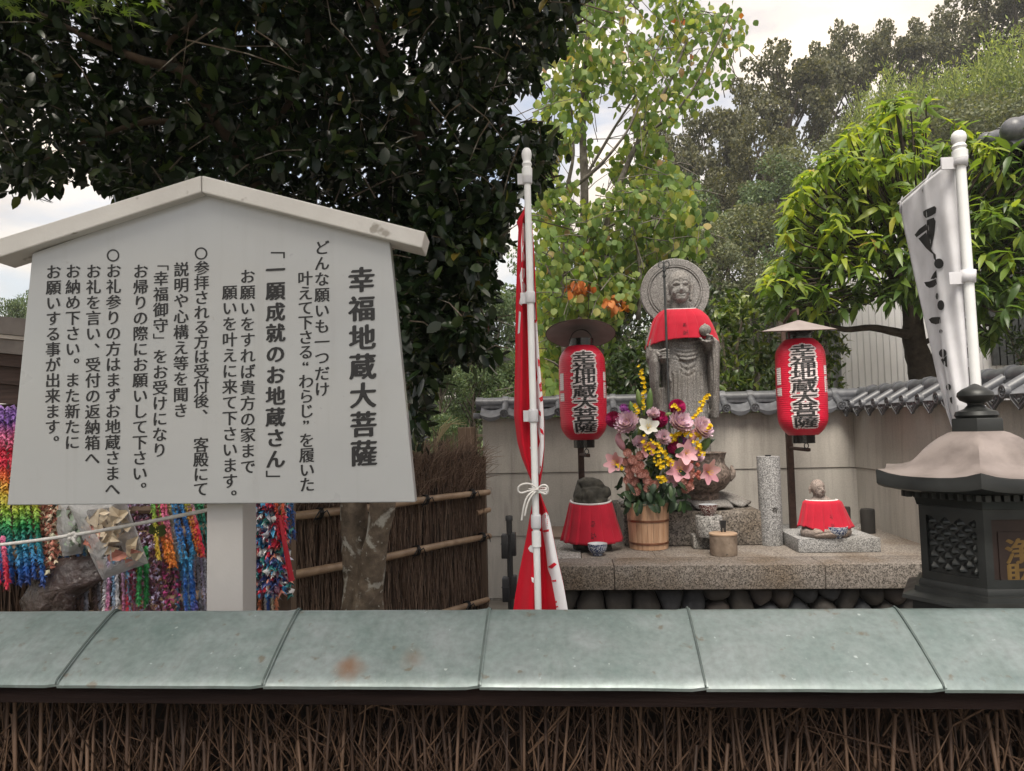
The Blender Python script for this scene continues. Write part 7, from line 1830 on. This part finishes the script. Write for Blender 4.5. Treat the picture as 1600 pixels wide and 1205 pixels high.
# ---- shrubs behind the wall
MT['sh_a'] = leafy("shrub_leaves", [(0, (.028, .055, .012)), (.6, (.07, .115, .02)), (1, (.18, .21, .045))], .35, .35, .5)
MT['sh_b'] = leafy("dark_shrub_leaves", [(0, (.014, .03, .010)), (.7, (.035, .065, .018)), (1, (.08, .115, .03))], .3, .33, .5)
MT['sh_bark'] = bark("pale_stem_bark", [(.3, (.09, .075, .055)), (.7, (.22, .19, .15))])
def shrub(label, poly, n, y0, y1, mat, ln, base, stems_, wd=.42):
    t = thing('shrub', label, 'shrub', P(base[0], base[1], (y0+y1)/2)); t.location.z = -.1
    c = sample_volume([(poly, 1)], n, y0, y1, 1, 1.3, -.3); pos, d, up, size = sprays(c, 6, .22, ln, 0); leaf_cloud(t, MT[mat], [leaf_shape(wd, .25, .1), leaf_shape(wd*.85, .4, .14)], pos, d, up, size, nparts=40)
    limbs(t, MT['sh_bark'], stems_)
shrub('light green shrub with slender pale stems between the statue and the right lantern', [(1115, 470), (1160, 445), (1205, 470), (1215, 630), (1110, 650)], 230, 8.1, 8.9, 'sh_a', .10, (1165, 640), [([(1160, 720, 8.4), (1158, 620, 8.4), (1150, 560, 8.4), (1160, 500, 8.4)], .035, .012), ([(1175, 720, 8.5), (1180, 600, 8.5), (1195, 520, 8.5)], .03, .01), ([(1132, 720, 8.4), (1135, 600, 8.4), (1128, 520, 8.4)], .025, .008)])
shrub('loose yellow green shrub around the right lantern in front of the white house', [(1200, 520), (1240, 500), (1320, 520), (1322, 610), (1300, 640), (1200, 640)], 170, 8.1, 8.9, 'sh_a', .09, (1260, 640), [([(1262, 720, 8.4), (1268, 620, 8.4), (1290, 540, 8.4)], .025, .008)])
shrub('dark glossy shrub between the left lantern and the statue', [(945, 560), (975, 535), (1030, 540), (1030, 650), (945, 650)], 200, 8.0, 8.9, 'sh_b', .10, (990, 640), [([(990, 720, 8.4), (992, 600, 8.4), (985, 540, 8.4)], .025, .008), ([(1005, 640, 8.2), (985, 600, 8.1), (965, 580, 8.1)], .01, .004)])
shrub('dark green shrub behind the statue shoulders and halo', [(960, 420), (1010, 400), (1120, 420), (1130, 480), (1120, 640), (1010, 640), (950, 560)], 340, 9.4, 10.6, 'sh_b', .11, (1050, 640), [([(1060, 720, 10), (1055, 560, 10), (1045, 460, 10)], .04, .012)])
shrub('small leaved dark shrub in front of the white siding at the right edge', [(1562, 490), (1640, 470), (1640, 570), (1590, 575)], 60, 7.6, 8.0, 'sh_b', .075, (1610, 600), [([(1600, 680, 7.8), (1598, 560, 7.8), (1605, 490, 7.8)], .02, .006), ([(1600, 580, 7.8), (1580, 530, 7.8), (1570, 500, 7.8)], .01, .004)], .32)
# ---- trees on the slope: a few shapes, each copied
MT['t_dark'] = leafy("far_dark_leaves", [(0, (.045, .052, .028)), (.6, (.095, .100, .056)), (1, (.18, .17, .10))], .3, .6, .25)
MT['t_grey'] = leafy("far_grey_leaves", [(0, (.075, .095, .055)), (.6, (.135, .155, .09)), (1, (.21, .215, .13))], .3, .6, .25)
MT['t_green'] = leafy("far_green_leaves", [(0, (.04, .07, .03)), (.6, (.08, .125, .052)), (1, (.14, .18, .085))], .3, .55, .3)
MT['t_bam'] = leafy("bamboo_leaves", [(0, (.11, .16, .045)), (.6, (.22, .28, .08)), (1, (.36, .40, .14))], .5, .6, .25)
MT['t_bark'] = bark("far_bark", [(.3, (.035, .028, .022)), (.7, (.09, .075, .06))])
DIA = (np.array([(0, -.5, 0), (.5, 0, .08), (0, .5, 0), (-.5, 0, .08)], float), np.array([(0, 1, 2), (0, 2, 3)]))
def cloudmesh(name, pos, size, mat, droop=0.0, aspect=1.0):
    n = len(pos); d = nrng.normal(0, 1, (n, 3)); d[:, 2] -= droop; up = nrng.normal(0, .6, (n, 3))+np.array((0, -.3, .8)); Mx = frames(d, up)
    tv = DIA[0]*np.array((aspect, 1/aspect if aspect > 1 else 1, 1)); V = np.einsum('nij,vj->nvi', Mx*size[:, None, None], tv)+pos[:, None, :]; F = DIA[1][None]+(np.arange(n)*4)[:, None, None]
    o = put_mesh(name, V.reshape(-1, 3), F.reshape(-1, 3), mat); me = o.data; bpy.data.objects.remove(o); return me
def tree_variant(kind, seed):
    rg = np.random.default_rng(seed); tr = MB(); pts = []
    if kind == 'bamboo':
        for i in range(46):
            x, y = rg.normal(0, .16, 2); h = rg.uniform(.72, 1.0); a = rg.uniform(0, 6.28); bend = rg.uniform(.10, .24)
            c = [np.array((x+bend*math.cos(a)*t_**2.5, y+bend*math.sin(a)*t_**2.5, h*t_-(.10*t_**5))) for t_ in np.linspace(0, 1, 9)]
            tr.tube([tuple(q) for q in c], [.006]*6+[.004, .003, .002], 5, caps=False)
            for t_ in rg.uniform(.28, 1, 150):
                q = c[min(8, int(t_*8))]+rg.normal(0, .035+.02*t_, 3); q[2] -= abs(rg.normal(0, .03)); pts.append(q)
        pts = np.array(pts); return tr, pts, rg.uniform(.012, .024, len(pts)), 1.0, 2.0
    dens = dict(dark=(17, 430, .34, .40, .105), grey=(30, 300, .36, .12, .15), green=(26, 330, .34, .18, .15))[kind]
    tr.tube([(0, 0, -.05), (.01, 0, .2), (-.01, .01, .45), (.015, 0, .7), (0, 0, .86)], [.026, .02, .015, .009, .004], 8)
    for i in range(dens[0]):
        z = rg.uniform(dens[3], .93); rmax = dens[2]*math.sin(math.pi*min(1, max(.12, (z-dens[3]+.12)/(1.08-dens[3]))))**.7; a = rg.uniform(0, 6.28); r = rmax*math.sqrt(rg.uniform(.15, 1))
        c = np.array((r*math.cos(a), r*math.sin(a), z)); z0 = max(.12, z-.15-r*.7)
        tr.tube([(0, 0, z0), (c[0]*.5, c[1]*.5, (z0+z)/2-.01), tuple(c)], [.010, .007, .003], 5, caps=False)
        for s in range(3 if kind == 'dark' else 1):
            cc = c+rg.normal(0, .045, 3); rr = dens[4]*rg.uniform(.6, 1.1)/(1.35 if kind == 'dark' else 1); m = int(dens[1]/(3 if kind == 'dark' else 1))
            u = rg.normal(0, 1, (m, 3)); u /= np.linalg.norm(u, axis=1, keepdims=True); u *= (rg.uniform(.25, 1, m)**.45)[:, None]; pts.append(cc+u*rr*np.array((1.15, 1.15, .75)))
    pts = np.concatenate(pts); return tr, pts, rg.uniform(.014, .027, len(pts)), .2, 1.0
VAR = {}
for kind, mat in (('dark', 't_dark'), ('grey', 't_grey'), ('green', 't_green'), ('bamboo', 't_bam')):
    VAR[kind] = []
    for s in range(3):
        tr, pts, sz, dr, asp = tree_variant(kind, 100+s*7+len(kind))
        cm_ = cloudmesh('crown', pts, sz, MT[mat], dr, asp)
        o = tr.build('trunk', MT['t_bark'] if kind != 'bamboo' else MT['t_bam'], smooth='all'); tm = o.data; bpy.data.objects.remove(o); VAR[kind].append((cm_, tm))
KINDN = dict(dark=('broadleaf_tree', 'dark brownish broadleaf tree with visible limbs on the wooded slope'), grey=('grey_green_tree', 'dense grey green tree on the wooded slope'), green=('green_tree', 'mid green leafy tree beyond the garden'), bamboo=('bamboo_grove', 'feathery light green bamboo clump on the wooded slope'))
ORD = ['first', 'second', 'third', 'fourth', 'fifth', 'sixth', 'seventh', 'eighth', 'ninth', 'tenth', 'eleventh', 'twelfth', 'thirteenth', 'fourteenth', 'fifteenth', 'sixteenth', 'seventeenth', 'eighteenth', 'nineteenth', 'twentieth', 'twenty-first', 'twenty-second']
HT = [  # x, top, bottom and width in the photograph, distance, kind
    (1052, 195, 500, 130, 38, 'dark'), (1118, 175, 470, 130, 40, 'dark'), (1172, 118, 420, 150, 42, 'dark'), (1235, 62, 340, 150, 44, 'dark'), (1292, 62, 330, 120, 46, 'dark'), (1345, 42, 300, 120, 49, 'dark'), (1398, 30, 270, 110, 50, 'dark'), (1445, 26, 250, 110, 51, 'dark'), (1500, 18, 230, 110, 52, 'dark'), (1552, -30, 200, 130, 52, 'dark'), (1610, -70, 180, 150, 50, 'dark'), (1200, 190, 430, 130, 36, 'dark'), (1140, 260, 480, 130, 34, 'dark'),
    (1405, 92, 300, 130, 44, 'bamboo'), (1452, 100, 320, 140, 42, 'bamboo'), (1508, 88, 310, 140, 40, 'bamboo'), (1560, 45, 300, 150, 40, 'bamboo'), (1612, 10, 280, 160, 38, 'bamboo'), (1350, 150, 330, 110, 44, 'bamboo'),
    (1180, 320, 500, 150, 28, 'grey'), (1128, 355, 520, 120, 26, 'grey'), (1470, 160, 380, 190, 34, 'grey'), (1550, 150, 380, 180, 32, 'grey'), (1265, 215, 430, 150, 34, 'grey'), (1325, 215, 420, 150, 35, 'grey'), (1620, 160, 380, 160, 32, 'grey'),
    (1215, 255, 440, 130, 32, 'green'), (1095, 300, 520, 140, 30, 'green'), (1030, 270, 520, 150, 33, 'green'), (970, 330, 620, 150, 28, 'green'), (895, 380, 680, 160, 26, 'green'), (830, 400, 690, 150, 24, 'green'), (770, 450, 700, 130, 22, 'green'), (716, 468, 705, 120, 20, 'green'), (668, 490, 715, 110, 19, 'green'), (742, 545, 720, 110, 15, 'green'), (690, 560, 725, 100, 14, 'green'), (800, 545, 720, 110, 15, 'green'), (1290, 330, 560, 160, 24, 'green'), (860, 560, 720, 110, 16, 'green'),
    (16, 462, 640, 70, 30, 'green'), (58, 448, 640, 60, 26, 'green'), (-60, 455, 640, 90, 28, 'green')]
cnt = {k: 0 for k in KINDN}
for (x, yt, yb, wd, Y, kind) in sorted(HT, key=lambda h: h[0]):
    i = cnt[kind]; cnt[kind] += 1
    tp_, b_, h = P(x, yt, Y), P(x, yb, Y), 0; h = tp_.z-b_.z; sw = (wd/1140*Y)/(.74*h)
    nm, lab = KINDN[kind]
    t = thing(nm, f'{ORD[i]} from the left, {lab}', 'bamboo' if kind == 'bamboo' else 'tree', b_, lab.split(' on ')[0]+'s')
    cm_, tm = VAR[kind][i % 3]; M4 = Matrix.Rotation(i*2.1, 4, 'Z') @ Matrix.Diagonal((h*sw, h*sw, h*1.02, 1))
    link('crown', cm_, t, M4); 
    gz = hill_h(b_.x, b_.y)-.3 if b_.y > 14.5 else -.1
    if gz > b_.z: pass
    link('trunk', tm, t, M4)
    if b_.z-gz > .3:                        # carry the stem down to the slope
        mb = MB(); mb.tube([(b_.x, b_.y, gz), (b_.x, b_.y, b_.z+h*.05)], h*.026, 8); mb.build('lower_trunk', MT['t_bark'], t, smooth=True)
# undergrowth that closes the slope between the stems
cs = []
for i in range(2600):
    x = nrng.uniform(-12, 55); y = nrng.uniform(17, 58); z = hill_h(x, y); r = nrng.uniform(.5, 1.3)
    m = 14; u = nrng.normal(0, 1, (m, 3)); u /= np.linalg.norm(u, axis=1, keepdims=True); u[:, 2] = np.abs(u[:, 2]); cs.append(np.array((x, y, z))+u*r)
cs = np.concatenate(cs); me = cloudmesh('undergrowth', cs, nrng.uniform(.3, .6, len(cs)), MT['t_green'], .2)
tag(link('undergrowth', me), kind='stuff')
# ------------------------------------------------------------------ thin evening haze over the slope
mb = MB(); mb.box((-320, -75, -1.3), (320, 420, 78))
hm = bpy.data.materials.new("haze"); hm.use_nodes = True; t = hm.node_tree
t.nodes.remove(t.nodes["Principled BSDF"]); pv = t.nodes.new("ShaderNodeVolumePrincipled"); pv.inputs["Color"].default_value = (0.86, 0.88, 0.90, 1); pv.inputs["Density"].default_value = 0.0010
t.links.new(pv.outputs[0], t.nodes["Material Output"].inputs["Volume"])
tag(mb.build('haze', hm), kind='stuff')
